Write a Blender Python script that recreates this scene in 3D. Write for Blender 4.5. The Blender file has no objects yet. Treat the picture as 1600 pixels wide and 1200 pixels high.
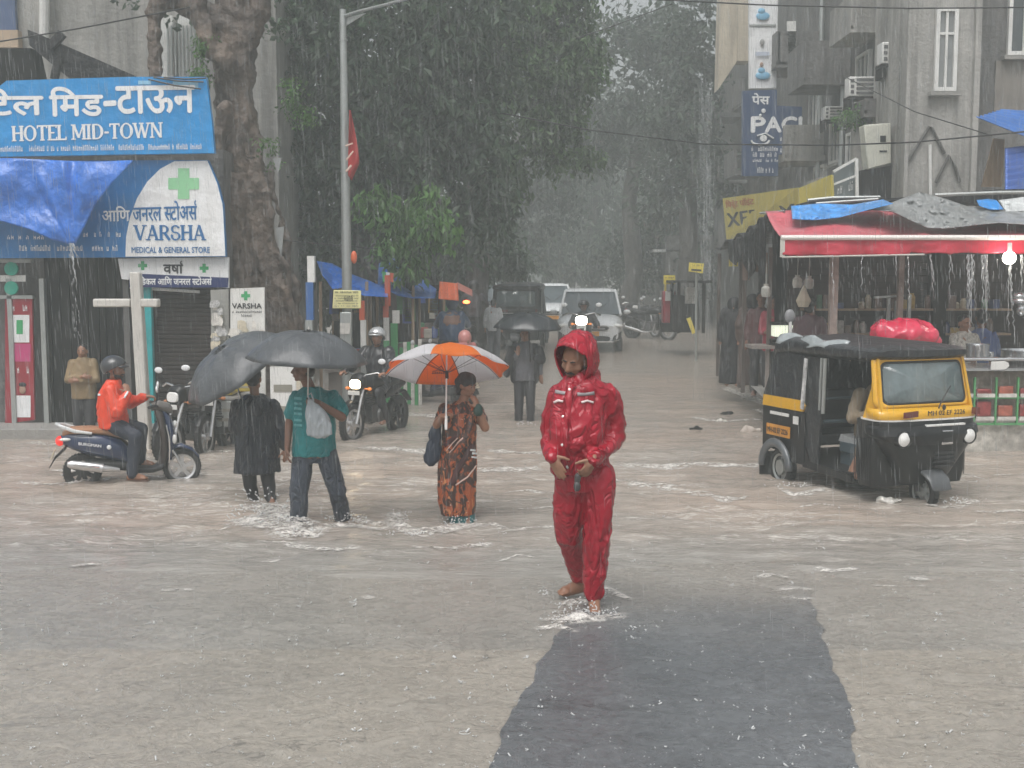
import bpy, bmesh, math, random
import numpy as np
from mathutils import Vector, Matrix, noise
R = math.radians
SC = bpy.context.scene
COL = SC.collection
V = Vector

# ------------------------------------------------------------------ camera, sky, sun, exposure
CZ = 2.03                      # eye height above the road crown in front of the camera
FPX = 1800.0                   # focal length in photograph pixels (1600 wide)
PITCH = math.atan(170 / FPX)
cam_d = bpy.data.cameras.new('camera'); cam = bpy.data.objects.new('camera', cam_d); COL.objects.link(cam)
cam_d.sensor_width = 36; cam_d.lens = 36 * FPX / 1600; cam_d.clip_end = 1000; cam_d.clip_start = .05
cam.location = (0, 0, CZ); cam.rotation_euler = (R(90) - PITCH, 0, 0); SC.camera = cam
SUN_EL, SUN_AZ = R(62), R(200)
world = bpy.data.worlds.new('World'); SC.world = world; world.use_nodes = True
wn = world.node_tree; wn.nodes.clear()
sky = wn.nodes.new('ShaderNodeTexSky'); sky.sky_type = 'NISHITA'; sky.sun_disc = False
sky.sun_elevation = SUN_EL; sky.sun_rotation = SUN_AZ; sky.dust_density = 6; sky.air_density = 1.0; sky.ozone_density = 1
hs = wn.nodes.new('ShaderNodeHueSaturation'); hs.inputs['Saturation'].default_value = .22   # rain cloud: nearly colourless daylight
bg = wn.nodes.new('ShaderNodeBackground'); bg.inputs[1].default_value = .13
wo = wn.nodes.new('ShaderNodeOutputWorld')
wn.links.new(sky.outputs[0], hs.inputs['Color']); wn.links.new(hs.outputs[0], bg.inputs[0]); wn.links.new(bg.outputs[0], wo.inputs[0])
sun_d = bpy.data.lights.new('sun', 'SUN'); sun_d.energy = .9; sun_d.angle = R(40); sun_d.color = (1, .985, .96)
sun = bpy.data.objects.new('sun', sun_d); COL.objects.link(sun)
sun.rotation_euler = (R(90) - SUN_EL, 0, math.pi - SUN_AZ)
SC.view_settings.view_transform = 'Standard'; SC.view_settings.look = 'None'
SC.view_settings.exposure = 0.62; SC.view_settings.gamma = 1
SC.cycles.use_denoising = True
SC.cycles.max_bounces = 7; SC.cycles.volume_bounces = 1; SC.cycles.transparent_max_bounces = 12
SC.cycles.caustics_reflective = False; SC.cycles.caustics_refractive = False
HAZE_DENSITY = .0110

# ------------------------------------------------------------------ ground profile and pixel helpers
_gy = [-20, 6.8, 8.2, 9.6, 11, 19, 21, 25, 33, 45, 400]
_gz = [0, 0, -.08, -.27, -.42, -.42, -.30, -.05, .10, .12, .2]
def G(y): return float(np.interp(y, _gy, _gz))
_cp, _sp = math.cos(PITCH), math.sin(PITCH)
def ray(px, py):
    u = (px - 800) / FPX; v = (600 - py) / FPX
    return u, _cp + v * _sp, -_sp + v * _cp
def at(px, py, Y):
    a, b, c = ray(px, py); t = Y / b
    return V((a * t, Y, CZ + c * t))
def gpt(px, py):
    a, b, c = ray(px, py); Y = 3.5
    while Y < 150 and CZ + c * Y / b > G(Y): Y += .02
    return V((a * Y / b, Y, G(Y)))

# ------------------------------------------------------------------ materials
MATS = {}
def M(name, col, rough=.6, metal=0, var=.18, scale=3, bump=0, bscale=40, dirt=0, dcol=(.05, .045, .04), coat=0, emit=None, es=0, alpha=1, trans=0, spec=.5, streak=0, transl=0, aniso=None, crease=0, csc=6):
    if name in MATS: return MATS[name]
    m = bpy.data.materials.new(name); m.use_nodes = True; nt = m.node_tree; N = nt.nodes; L = nt.links
    p = N['Principled BSDF']; p.inputs['Roughness'].default_value = rough; p.inputs['Metallic'].default_value = metal
    p.inputs['Coat Weight'].default_value = coat; p.inputs['Specular IOR Level'].default_value = spec
    p.inputs['Alpha'].default_value = alpha; p.inputs['Transmission Weight'].default_value = trans
    if coat: p.inputs['Coat Roughness'].default_value = .12
    tc = N.new('ShaderNodeTexCoord'); src = tc.outputs['Object']
    if aniso:
        mp = N.new('ShaderNodeMapping'); mp.inputs['Scale'].default_value = aniso; L.new(src, mp.inputs[0]); src = mp.outputs[0]
    n = N.new('ShaderNodeTexNoise'); n.inputs['Scale'].default_value = scale; n.inputs['Detail'].default_value = 6; n.inputs['Roughness'].default_value = .65
    L.new(src, n.inputs['Vector'])
    mr = N.new('ShaderNodeMapRange'); mr.inputs[1].default_value = .3; mr.inputs[2].default_value = .7
    L.new(n.outputs[0], mr.inputs[0])
    mx = N.new('ShaderNodeMix'); mx.data_type = 'RGBA'
    mx.inputs[6].default_value = (*[c * (1 - var) for c in col], 1); mx.inputs[7].default_value = (*[min(1, c * (1 + var)) for c in col], 1)
    L.new(mr.outputs[0], mx.inputs[0]); out = mx.outputs[2]
    if dirt or streak:
        n2 = N.new('ShaderNodeTexNoise'); n2.inputs['Scale'].default_value = 1.6 if not streak else 1
        n2.inputs['Detail'].default_value = 8; n2.inputs['Roughness'].default_value = .7
        if streak:
            mp2 = N.new('ShaderNodeMapping'); mp2.inputs['Scale'].default_value = (3.5, 3.5, .22); L.new(tc.outputs['Object'], mp2.inputs[0]); L.new(mp2.outputs[0], n2.inputs[0])
        else: L.new(tc.outputs['Object'], n2.inputs[0])
        mr2 = N.new('ShaderNodeMapRange'); mr2.inputs[1].default_value = .42; mr2.inputs[2].default_value = .68
        mr2.inputs[4].default_value = max(dirt, streak); L.new(n2.outputs[0], mr2.inputs[0])
        m2 = N.new('ShaderNodeMix'); m2.data_type = 'RGBA'; m2.inputs[7].default_value = (*dcol, 1)
        L.new(mr2.outputs[0], m2.inputs[0]); L.new(out, m2.inputs[6]); out = m2.outputs[2]
    L.new(out, p.inputs['Base Color'])
    if bump:
        n3 = N.new('ShaderNodeTexNoise'); n3.inputs['Scale'].default_value = bscale; n3.inputs['Detail'].default_value = 5
        L.new(src, n3.inputs['Vector'])
        b = N.new('ShaderNodeBump'); b.inputs['Strength'].default_value = min(1, bump); b.inputs['Distance'].default_value = .6 / bscale * max(1, bump)
        L.new(n3.outputs[0], b.inputs['Height']); L.new(b.outputs[0], p.inputs['Normal'])
    if crease:
        n4 = N.new('ShaderNodeTexNoise'); n4.inputs['Scale'].default_value = csc; n4.inputs['Detail'].default_value = 3; n4.inputs['Distortion'].default_value = 1.6
        mp4 = N.new('ShaderNodeMapping'); mp4.inputs['Scale'].default_value = (1.25, 1.25, .55); mp4.inputs['Rotation'].default_value = (.3, .45, 0); L.new(tc.outputs['Object'], mp4.inputs[0]); L.new(mp4.outputs[0], n4.inputs[0])
        m4 = N.new('ShaderNodeMath'); m4.operation = 'SUBTRACT'; m4.inputs[1].default_value = .5; L.new(n4.outputs[0], m4.inputs[0])
        m5 = N.new('ShaderNodeMath'); m5.operation = 'ABSOLUTE'; L.new(m4.outputs[0], m5.inputs[0])
        m6 = N.new('ShaderNodeMapRange'); m6.inputs[1].default_value = 0; m6.inputs[2].default_value = .11; m6.interpolation_type = 'SMOOTHSTEP'; L.new(m5.outputs[0], m6.inputs[0])
        b4 = N.new('ShaderNodeBump'); b4.inputs['Strength'].default_value = min(1, crease); b4.inputs['Distance'].default_value = .028; L.new(m6.outputs[0], b4.inputs['Height'])
        if bump: L.new(b.outputs[0], b4.inputs['Normal'])
        L.new(b4.outputs[0], p.inputs['Normal'])
    if emit:
        p.inputs['Emission Color'].default_value = (*emit, 1); p.inputs['Emission Strength'].default_value = es
    if transl:
        tr = N.new('ShaderNodeBsdfTranslucent'); L.new(out, tr.inputs[0]); ms = N.new('ShaderNodeMixShader'); ms.inputs[0].default_value = transl
        L.new(p.outputs[0], ms.inputs[1]); L.new(tr.outputs[0], ms.inputs[2]); L.new(ms.outputs[0], N['Material Output'].inputs[0])
    MATS[name] = m; return m

def srgb(r, g, b):
    f = lambda c: (c / 255 / 12.92) if c < 10.3 else ((c / 255 + .055) / 1.055) ** 2.4
    return (f(r), f(g), f(b))

# ------------------------------------------------------------------ mesh builder
def frame(d, up=V((0, 0, 1))):
    """matrix whose Z is d"""
    z = V(d).normalized(); x = V(up).cross(z)
    if x.length < 1e-4: x = V((1, 0, 0)).cross(z)
    if x.length < 1e-4: x = V((0, 1, 0)).cross(z)
    x.normalize(); y = z.cross(x)
    return Matrix((x, y, z)).transposed()
class MB:
    def __init__(s): s.v = []; s.f = []; s.m = []
    def add(s, vs, fs, mi=0, T=None):
        o = len(s.v)
        s.v += [(T @ V(q) if T is not None else V(q)) for q in vs]
        for q in fs: s.f.append([i + o for i in q]); s.m.append(mi)
        return s
    def box(s, c, d, rot=None, mi=0):
        x, y, z = d[0] / 2, d[1] / 2, d[2] / 2
        vs = [V((a, b, e)) for e in (-z, z) for b in (-y, y) for a in (-x, x)]
        if rot is not None:
            rm = rot if isinstance(rot, Matrix) else Matrix.Rotation(rot, 3, 'Z'); vs = [rm @ q for q in vs]
        s.add([q + V(c) for q in vs], [(0, 2, 3, 1), (4, 5, 7, 6), (0, 1, 5, 4), (2, 6, 7, 3), (0, 4, 6, 2), (1, 3, 7, 5)], mi); return s
    def bar(s, a, b, w, h, mi=0, up=V((0, 0, 1))):
        a = V(a); b = V(b); m = frame(b - a, up); s.box((a + b) / 2, (w, h, (b - a).length), m, mi); return s
    def tube(s, pts, rad, seg=8, mi=0, caps=True, closed=False, squash=1, up=V((0, 0, 1))):
        pts = [V(p) for p in pts]; n = len(pts)
        if not hasattr(rad, '__len__'): rad = [rad] * n
        o = len(s.v); prev = None
        for i, p in enumerate(pts):
            if closed: d = pts[(i + 1) % n] - pts[i - 1]
            else: d = pts[min(i + 1, n - 1)] - pts[max(i - 1, 0)]
            z = d.normalized()
            if prev is None: x = V(up).cross(z); x = x if x.length > .02 else V((1, 0, .01)).cross(z)
            else: x = prev - z * prev.dot(z)
            if x.length < 1e-6: x = V((1, 0, 0))
            x.normalize(); prev = x; y = z.cross(x)
            for k in range(seg):
                a = 2 * math.pi * k / seg
                s.v.append(p + (x * math.cos(a) + y * math.sin(a) * squash) * rad[i])
        m = n if closed else n - 1
        for i in range(m):
            j = (i + 1) % n
            for k in range(seg):
                q = (k + 1) % seg
                s.f.append([o + i * seg + k, o + i * seg + q, o + j * seg + q, o + j * seg + k]); s.m.append(mi)
        if caps and not closed:
            s.f.append([o + k for k in range(seg)][::-1]); s.m.append(mi)
            s.f.append([o + (n - 1) * seg + k for k in range(seg)]); s.m.append(mi)
        return s
    def ell(s, c, r, rot=None, nu=14, nv=9, mi=0):
        vs = []; fs = []; c = V(c)
        r = (r, r, r) if not hasattr(r, '__len__') else r
        for j in range(1, nv):
            t = math.pi * j / nv
            for i in range(nu):
                a = 2 * math.pi * i / nu
                q = V((r[0] * math.sin(t) * math.cos(a), r[1] * math.sin(t) * math.sin(a), r[2] * math.cos(t)))
                vs.append(q)
        vs += [V((0, 0, r[2])), V((0, 0, -r[2]))]
        for j in range(nv - 2):
            for i in range(nu):
                k = (i + 1) % nu; fs.append((j * nu + i, (j + 1) * nu + i, (j + 1) * nu + k, j * nu + k))
        T = len(vs) - 2; B = T + 1
        for i in range(nu):
            k = (i + 1) % nu; fs.append((T, i, k)); fs.append((B, (nv - 2) * nu + k, (nv - 2) * nu + i))
        if rot is not None: vs = [rot @ q for q in vs]
        s.add([q + c for q in vs], fs, mi); return s
    def cap(s, a, b, ra, rb, seg=12, mi=0, squash=1, up=V((0, 0, 1))):
        """limb: tapered tube with round ends"""
        a = V(a); b = V(b); d = (b - a); L = d.length or 1e-6; d = d / L
        ps = []; rs = []
        for t in (85, 60, 30): ps.append(a - d * ra * math.sin(R(t))); rs.append(ra * math.cos(R(t)))
        for i in range(5): ps.append(a + d * L * i / 4); rs.append(ra + (rb - ra) * i / 4)
        for t in (30, 60, 85): ps.append(b + d * rb * math.sin(R(t))); rs.append(rb * math.cos(R(t)))
        return s.tube(ps, rs, seg, mi, True, False, squash, up)
    def limb(s, pts, rad, seg=12, mi=0, squash=1):
        for i in range(len(pts) - 1): s.cap(pts[i], pts[i + 1], rad[i], rad[i + 1], seg, mi, squash)
        return s
    def rings(s, rs, mi=0, caps=True, close=True):
        o = len(s.v); n = len(rs[0])
        for r in rs: s.v += [V(q) for q in r]
        for i in range(len(rs) - 1):
            for k in range(n if close else n - 1):
                q = (k + 1) % n; s.f.append([o + i * n + k, o + i * n + q, o + (i + 1) * n + q, o + (i + 1) * n + k]); s.m.append(mi)
        if caps:
            s.f.append([o + k for k in range(n)][::-1]); s.m.append(mi); s.f.append([o + (len(rs) - 1) * n + k for k in range(n)]); s.m.append(mi)
        return s
    def eloft(s, secs, seg=20, mi=0, n=2.0, caps=True):
        """secs: (centre, sidevec*halfwidth, frontvec*halfdepth[, n])"""
        rs = []
        for q in secs:
            e = q[3] if len(q) > 3 else n; c = V(q[0]); a = V(q[1]); b = V(q[2]); r = []
            for k in range(seg):
                t = 2 * math.pi * k / seg; x = math.cos(t); y = math.sin(t)
                x = math.copysign(abs(x) ** (2 / e), x); y = math.copysign(abs(y) ** (2 / e), y)
                r.append(c + a * x + b * y)
            rs.append(r)
        return s.rings(rs, mi, caps)
    def prism(s, pts, ext, mi=0):
        """polygon pts (3d) extruded by vector ext"""
        pts = [V(p) for p in pts]; e = V(ext); n = len(pts)
        nrm = V((0, 0, 0))
        for i in range(n): nrm += pts[i].cross(pts[(i + 1) % n])
        if nrm.dot(e) > 0: pts = pts[::-1]
        s.add(pts + [p + e for p in pts], [list(range(n)), [n + i for i in range(n)][::-1]] + [(i, n + i, n + (i + 1) % n, (i + 1) % n) for i in range(n)], mi)
        return s
    def sheet(s, fn, nu, nv, mi=0, th=0):
        vs = [V(fn(i / nu, j / nv)) for j in range(nv + 1) for i in range(nu + 1)]
        fs = [(j * (nu + 1) + i, j * (nu + 1) + i + 1, (j + 1) * (nu + 1) + i + 1, (j + 1) * (nu + 1) + i) for j in range(nv) for i in range(nu)]
        s.add(vs, fs, mi); return s
    def lathe(s, prof, seg=20, T=None, mi=0, caps=True):
        rs = [[(T @ V((r * math.cos(2 * math.pi * k / seg), r * math.sin(2 * math.pi * k / seg), z)) if T is not None else V((r * math.cos(2 * math.pi * k / seg), r * math.sin(2 * math.pi * k / seg), z))) for k in range(seg)] for r, z in prof]
        return s.rings(rs, mi, caps)
    def mesh(s, name):
        me = bpy.data.meshes.new(name); me.from_pydata([tuple(q) for q in s.v], [], s.f)
        me.polygons.foreach_set('material_index', s.m); me.update(); return me
    def build(s, name, mats, parent=None, smooth=None, world=False, bevel=0, solid=0, sub=0, angle=35, fixn=False):
        me = s.mesh(name)
        return finish(me, name, mats, parent, smooth, world, bevel, solid, sub, angle, fixn)
def finish(me, name, mats, parent=None, smooth=None, world=False, bevel=0, solid=0, sub=0, angle=35, fixn=False):
    if not isinstance(mats, (list, tuple)): mats = [mats]
    for m in mats: me.materials.append(m)
    if fixn:
        bm = bmesh.new(); bm.from_mesh(me); bmesh.ops.recalc_face_normals(bm, faces=bm.faces); bm.to_mesh(me); bm.free()
    o = bpy.data.objects.new(name, me); COL.objects.link(o)
    if parent is not None:
        o.parent = parent
        if world: me.transform(wmat(parent).inverted())
    if smooth is not False:
        me.polygons.foreach_set('use_smooth', [True] * len(me.polygons))
        me.set_sharp_from_angle(angle=R(180 if smooth == 'all' else angle))
    if solid: mo = o.modifiers.new('solid', 'SOLIDIFY'); mo.thickness = solid; mo.offset = 0
    if bevel:
        mo = o.modifiers.new('bevel', 'BEVEL'); mo.width = bevel; mo.segments = 2; mo.limit_method = 'ANGLE'; mo.angle_limit = R(40)
    if sub: mo = o.modifiers.new('sub', 'SUBSURF'); mo.levels = sub; mo.render_levels = sub
    return o
def wmat(o):
    m = Matrix.LocRotScale(o.location, o.rotation_euler, o.scale)
    return wmat(o.parent) @ m if o.parent else m
def melt(mb, voxel, it=4, disp=None, fac=.5):
    """fuse overlapping closed shapes into one continuous surface"""
    me = mb.mesh('tmp'); o = bpy.data.objects.new('tmp', me); COL.objects.link(o)
    r = o.modifiers.new('r', 'REMESH'); r.mode = 'VOXEL'; r.voxel_size = voxel
    if it: sm = o.modifiers.new('s', 'SMOOTH'); sm.factor = fac; sm.iterations = it
    dg = bpy.context.evaluated_depsgraph_get(); out = bpy.data.meshes.new_from_object(o.evaluated_get(dg))
    bpy.data.objects.remove(o); bpy.data.meshes.remove(me)
    if disp:
        out.update(); n = len(out.vertices); nr = [v.normal.copy() for v in out.vertices]
        for i, v in enumerate(out.vertices): v.co = v.co + nr[i] * disp(v.co, nr[i])
        out.update()
    return out
def blob(mb, name, mats, parent, voxel=.012, it=4, disp=None, world=True, fac=.5):
    return finish(melt(mb, voxel, it, disp, fac), name, mats, parent, 'all', world)

def tag(o, label=None, cat=None, group=None, kind=None):
    if label: o['label'] = label
    if cat: o['category'] = cat
    if group: o['group'] = group
    if kind: o['kind'] = kind
    return o
def thing(name, label, cat, loc=(0, 0, 0), rz=0, group=None):
    o = bpy.data.objects.new(name, None); COL.objects.link(o); o.empty_display_size = .2
    o.location = loc; o.rotation_euler = (0, 0, rz); return tag(o, label, cat, group)
def dup(root, loc, rz, label, group=None):
    r = root.copy(); COL.objects.link(r); r.location = loc; r.rotation_euler = (0, 0, rz); r['label'] = label
    if group: r['group'] = group
    for ch in list(root.children):
        c = ch.copy(); COL.objects.link(c); c.parent = r
        for g in list(ch.children):
            d = g.copy(); COL.objects.link(d); d.parent = c
    return r

# ------------------------------------------------------------------ lettering
_tc = {}
def _glyphs(body):
    if body in _tc: return _tc[body]
    cu = bpy.data.curves.new('t', 'FONT'); cu.body = body; cu.resolution_u = 3
    o = bpy.data.objects.new('t', cu); COL.objects.link(o)
    dg = bpy.context.evaluated_depsgraph_get(); me = bpy.data.meshes.new_from_object(o.evaluated_get(dg))
    vs = [v.co.copy() for v in me.vertices]; fs = [list(p.vertices) for p in me.polygons]
    bpy.data.objects.remove(o); bpy.data.curves.remove(cu); bpy.data.meshes.remove(me)
    _tc[body] = (vs, fs); return _tc[body]
def compose(text):
    """~x = half form of letter x (stem cut away), ^ = reph hook over the last letter"""
    segs = []; buf = ''; i = 0
    while i < len(text):
        if text[i] == '~': segs += [('t', buf), ('h', text[i + 1])]; buf = ''; i += 2; continue
        if text[i] == '^': segs += [('t', buf), ('r', '')]; buf = ''; i += 1; continue
        buf += text[i]; i += 1
    segs.append(('t', buf)); X = 0; vs = []; fs = []
    for k, b in segs:
        if k == 'r':
            o = len(vs); pts = [R(-80 - 21 * j) for j in range(10)]
            for q in pts: vs += [V((X - .06 + .065 * math.cos(q), .775 + .065 * math.sin(q), .02)), V((X - .06 + .12 * math.cos(q), .775 + .12 * math.sin(q), .02))]
            for j in range(len(pts) - 1): fs.append([o + 2 * j, o + 2 * j + 1, o + 2 * j + 3, o + 2 * j + 2])
            continue
        if not b: continue
        gv, gf = _glyphs(b)
        if not gv: X += .25; continue
        x0 = min(q.x for q in gv); x1 = max(q.x for q in gv)
        if b[0] == ' ': X += .25
        if k == 'h':
            bm = bmesh.new(); bv = [bm.verts.new(q) for q in gv]
            for q in gf:
                try: bm.faces.new([bv[t] for t in q])
                except ValueError: pass
            cut = x1 - (x1 - x0) * .24
            bmesh.ops.bisect_plane(bm, geom=bm.verts[:] + bm.edges[:] + bm.faces[:], plane_co=(cut, 0, 0), plane_no=(1, 0, 0), clear_outer=True)
            bm.verts.index_update(); gv = [v.co.copy() for v in bm.verts]; gf = [[v.index for v in f.verts] for f in bm.faces]; bm.free(); x1 = cut
        o = len(vs); vs += [q + V((X - x0, 0, 0)) for q in gv]; fs += [[t + o for t in q] for q in gf]; X += x1 - x0
        if b[-1] == ' ': X += .25
    return vs, fs
SER = {  # heavy serif capitals on a 1-high cell: strokes (x0,y0,x1,y1,width); serifs are added at stroke ends flagged s
 'H': (.78, [(.14, 0, .14, 1, .15), (.64, 0, .64, 1, .15), (.14, .52, .64, .52, .07)], [.14, .64], [.14, .64]),
 'T': (.70, [(.35, 0, .35, 1, .15), (.04, .97, .66, .97, .07), (.05, .82, .05, 1, .05), (.65, .82, .65, 1, .05)], [.35], []),
 'E': (.62, [(.14, 0, .14, 1, .15), (.1, .97, .56, .97, .07), (.1, .03, .58, .03, .07), (.14, .5, .44, .5, .06), (.57, .82, .57, 1, .05), (.59, 0, .59, .2, .05)], [.14], [.14]),
 'L': (.60, [(.14, 0, .14, 1, .15), (.1, .03, .58, .03, .07), (.58, 0, .58, .2, .05)], [.14], [.14]),
 'M': (.95, [(.13, 0, .13, 1, .08), (.82, 0, .82, 1, .15), (.15, 1, .47, .12, .14), (.47, .12, .79, 1, .07)], [.13, .82], [.13, .82]),
 'I': (.36, [(.18, 0, .18, 1, .15)], [.18], [.18]),
 'N': (.82, [(.13, 0, .13, 1, .08), (.69, 0, .69, 1, .08), (.14, 1, .68, 0, .15)], [.13], [.13, .69]),
 'V': (.80, [(.12, 1, .41, 0, .15), (.41, 0, .70, 1, .07)], [], [.12, .70]),
 'W': (1.1, [(.1, 1, .34, 0, .14), (.34, 0, .54, .9, .07), (.54, .9, .76, 0, .14), (.76, 0, 1.0, 1, .07)], [], [.1, .54, 1.0]),
 'A': (.82, [(.12, 0, .41, 1, .07), (.41, 1, .70, 0, .15), (.22, .33, .62, .33, .06)], [.12, .70], []),
 '-': (.36, [(.05, .42, .31, .42, .1)], [], []), ' ': (.34, [], [], []),
}
def _arc(cx, cy, rx, ry, a0, a1, w0, w1, n=16):
    vs = []; fs = []
    for i in range(n + 1):
        t = R(a0 + (a1 - a0) * i / n); ww = w0 + (w1 - w0) * abs(math.cos(t))
        c, s_ = math.cos(t), math.sin(t)
        vs += [V((cx + (rx - ww / 2) * c, cy + (ry - w0 / 2) * s_, 0)), V((cx + (rx + ww / 2) * c, cy + (ry + w0 / 2) * s_, 0))]
    fs = [[2 * i, 2 * i + 1, 2 * i + 3, 2 * i + 2] for i in range(n)]
    return vs, fs
def serif(text):
    vs = []; fs = []; X = 0; zz = [0]
    def put(v_, f_):
        o = len(vs); zz[0] += .002
        vs.extend([q + V((X, 0, zz[0])) for q in v_]); fs.extend([[t + o for t in q] for q in f_])
    def st(x0, y0, x1, y1, w):
        d = V((x1 - x0, y1 - y0, 0)); 
        if abs(d.x) > 1e-6 and abs(d.y) > .5: n = V((w / 2, 0, 0))
        else: n = V((-d.y, d.x, 0)).normalized() * w / 2
        a = V((x0, y0, 0)); b = V((x1, y1, 0)); put([a - n, a + n, b + n, b - n], [[0, 1, 2, 3]])
    for ch in text:
        if ch == 'O': put(*_arc(.42, .5, .33, .49, 0, 360, .06, .16, 28)); X += .86; continue
        if ch == 'D':
            st(.14, 0, .14, 1, .15); st(.1, .97, .36, .97, .06); st(.1, .03, .36, .03, .06); put(*_arc(.34, .5, .34, .47, -90, 90, .06, .16)); X += .80
            continue
        if ch == 'R':
            st(.14, 0, .14, 1, .15); st(.02, .03, .28, .03, .06); st(.1, .97, .36, .97, .06); st(.14, .48, .36, .48, .06); put(*_arc(.34, .725, .22, .24, -90, 90, .06, .14)); st(.38, .46, .68, 0, .15); X += .74
            continue
        if ch == 'S':
            put(*_arc(.33, .74, .22, .23, 20, 270, .07, .12)); put(*_arc(.33, .27, .24, .25, -200, 90, .07, .13)); X += .66
            continue
        w, S, lo, hi = SER[ch]
        for q in S: st(*q)
        for x in lo: st(x - .14, .025, x + .14, .025, .05)
        for x in hi: st(x - .14, .975, x + .14, .975, .05)
        X += w
    return vs, fs
def letters(mb, text, origin, right, up, w, h, mi=0, bold=0, kind='sans', lift=.004):
    """fit text into a w x h rectangle whose lower-left corner is origin"""
    vs, fs = serif(text) if kind == 'serif' else compose(text)
    if not vs: return
    x0 = min(q.x for q in vs); x1 = max(q.x for q in vs); y0 = min(q.y for q in vs); y1 = max(q.y for q in vs)
    right = V(right).normalized(); up = V(up).normalized(); nrm = right.cross(up)
    sx = w / (x1 - x0); sy = h / (y1 - y0)
    offs = [(0, 0)] if not bold else [(-bold, 0), (bold, 0), (0, bold), (0, -bold)]
    for k, (ox, oy) in enumerate(offs):
        mb.add([V(origin) + right * ((q.x - x0) * sx + ox) + up * ((q.y - y0) * sy + oy) + nrm * (lift + .0007 * k + q.z * h * .12) for q in vs], fs, mi)
def scribble(mb, origin, right, up, w, h, n, mi=0, lift=.004, seed=0, dens=.75):
    """a line of print too small to read: short upright and level strokes"""
    rg = random.Random(seed); right = V(right).normalized(); up = V(up).normalized(); nr = right.cross(up); x = 0; k = 0
    st = w / n
    for i in range(n):
        if rg.random() > dens: continue
        a = V(origin) + right * (i * st) + nr * lift
        for j in range(2):
            q = a + right * (st * (.05 + .45 * j)); hh = h * rg.uniform(.6, 1)
            mb.add([q, q + right * st * .2, q + right * st * .2 + up * hh, q + up * hh], [(0, 1, 2, 3)], mi)
        q = a + up * h * rg.choice((0, .4, .8)) + right * st * .25
        mb.add([q, q + right * st * .25, q + right * st * .25 + up * h * .2, q + up * h * .2], [(0, 1, 2, 3)], mi)
# ================================================================== GROUND, WATER, HAZE
def ymask(nt, src, y0, y1, amp=1.2, sc=.6):
    N = nt.nodes; L = nt.links
    sep = N.new('ShaderNodeSeparateXYZ'); L.new(src, sep.inputs[0])
    n = N.new('ShaderNodeTexNoise'); n.inputs['Scale'].default_value = sc; n.inputs['Detail'].default_value = 5; L.new(src, n.inputs[0])
    ma = N.new('ShaderNodeMath'); ma.operation = 'MULTIPLY_ADD'; ma.inputs[1].default_value = amp * 2; L.new(n.outputs[0], ma.inputs[0])
    sb = N.new('ShaderNodeMath'); sb.operation = 'SUBTRACT'; L.new(sep.outputs[1], sb.inputs[0]); sb.inputs[1].default_value = amp
    L.new(sb.outputs[0], ma.inputs[2])
    mr = N.new('ShaderNodeMapRange'); mr.inputs[1].default_value = y0; mr.inputs[2].default_value = y1; mr.interpolation_type = 'SMOOTHSTEP'
    L.new(ma.outputs[0], mr.inputs[0]); return mr.outputs[0]
def noise_n(nt, src, scale, sc3=None, detail=6, rough=.6, dist=0):
    N = nt.nodes; L = nt.links
    if sc3: mp = N.new('ShaderNodeMapping'); mp.inputs['Scale'].default_value = sc3; L.new(src, mp.inputs[0]); src = mp.outputs[0]
    n = N.new('ShaderNodeTexNoise'); n.inputs['Scale'].default_value = scale; n.inputs['Detail'].default_value = detail
    n.inputs['Roughness'].default_value = rough; n.inputs['Distortion'].default_value = dist; L.new(src, n.inputs[0]); return n.outputs[0]
def rng(nt, v, a, b, c=0, d=1, smooth=False):
    m = nt.nodes.new('ShaderNodeMapRange'); m.inputs[1].default_value = a; m.inputs[2].default_value = b; m.inputs[3].default_value = c; m.inputs[4].default_value = d
    if smooth: m.interpolation_type = 'SMOOTHSTEP'
    nt.links.new(v, m.inputs[0]); return m.outputs[0]
def mixc(nt, f, a, b):
    m = nt.nodes.new('ShaderNodeMix'); m.data_type = 'RGBA'
    if hasattr(f, 'links'): nt.links.new(f, m.inputs[0])
    else: m.inputs[0].default_value = f
    for i, q in ((6, a), (7, b)):
        if hasattr(q, 'links'): nt.links.new(q, m.inputs[i])
        else: m.inputs[i].default_value = (*q, 1)
    return m.outputs[2]
def mth(nt, op, a, b):
    m = nt.nodes.new('ShaderNodeMath'); m.operation = op
    for i, q in ((0, a), (1, b)):
        if hasattr(q, 'links'): nt.links.new(q, m.inputs[i])
        else: m.inputs[i].default_value = q
    return m.outputs[0]
def bumpn(nt, h, strength, dist, prev=None):
    b = nt.nodes.new('ShaderNodeBump'); b.inputs['Strength'].default_value = strength; b.inputs['Distance'].default_value = dist
    nt.links.new(h, b.inputs['Height'])
    if prev is not None: nt.links.new(prev, b.inputs['Normal'])
    return b.outputs[0]
def newmat(name):
    m = bpy.data.materials.new(name); m.use_nodes = True; nt = m.node_tree
    tc = nt.nodes.new('ShaderNodeTexCoord'); return m, nt, nt.nodes['Principled BSDF'], tc.outputs['Object']

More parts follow.
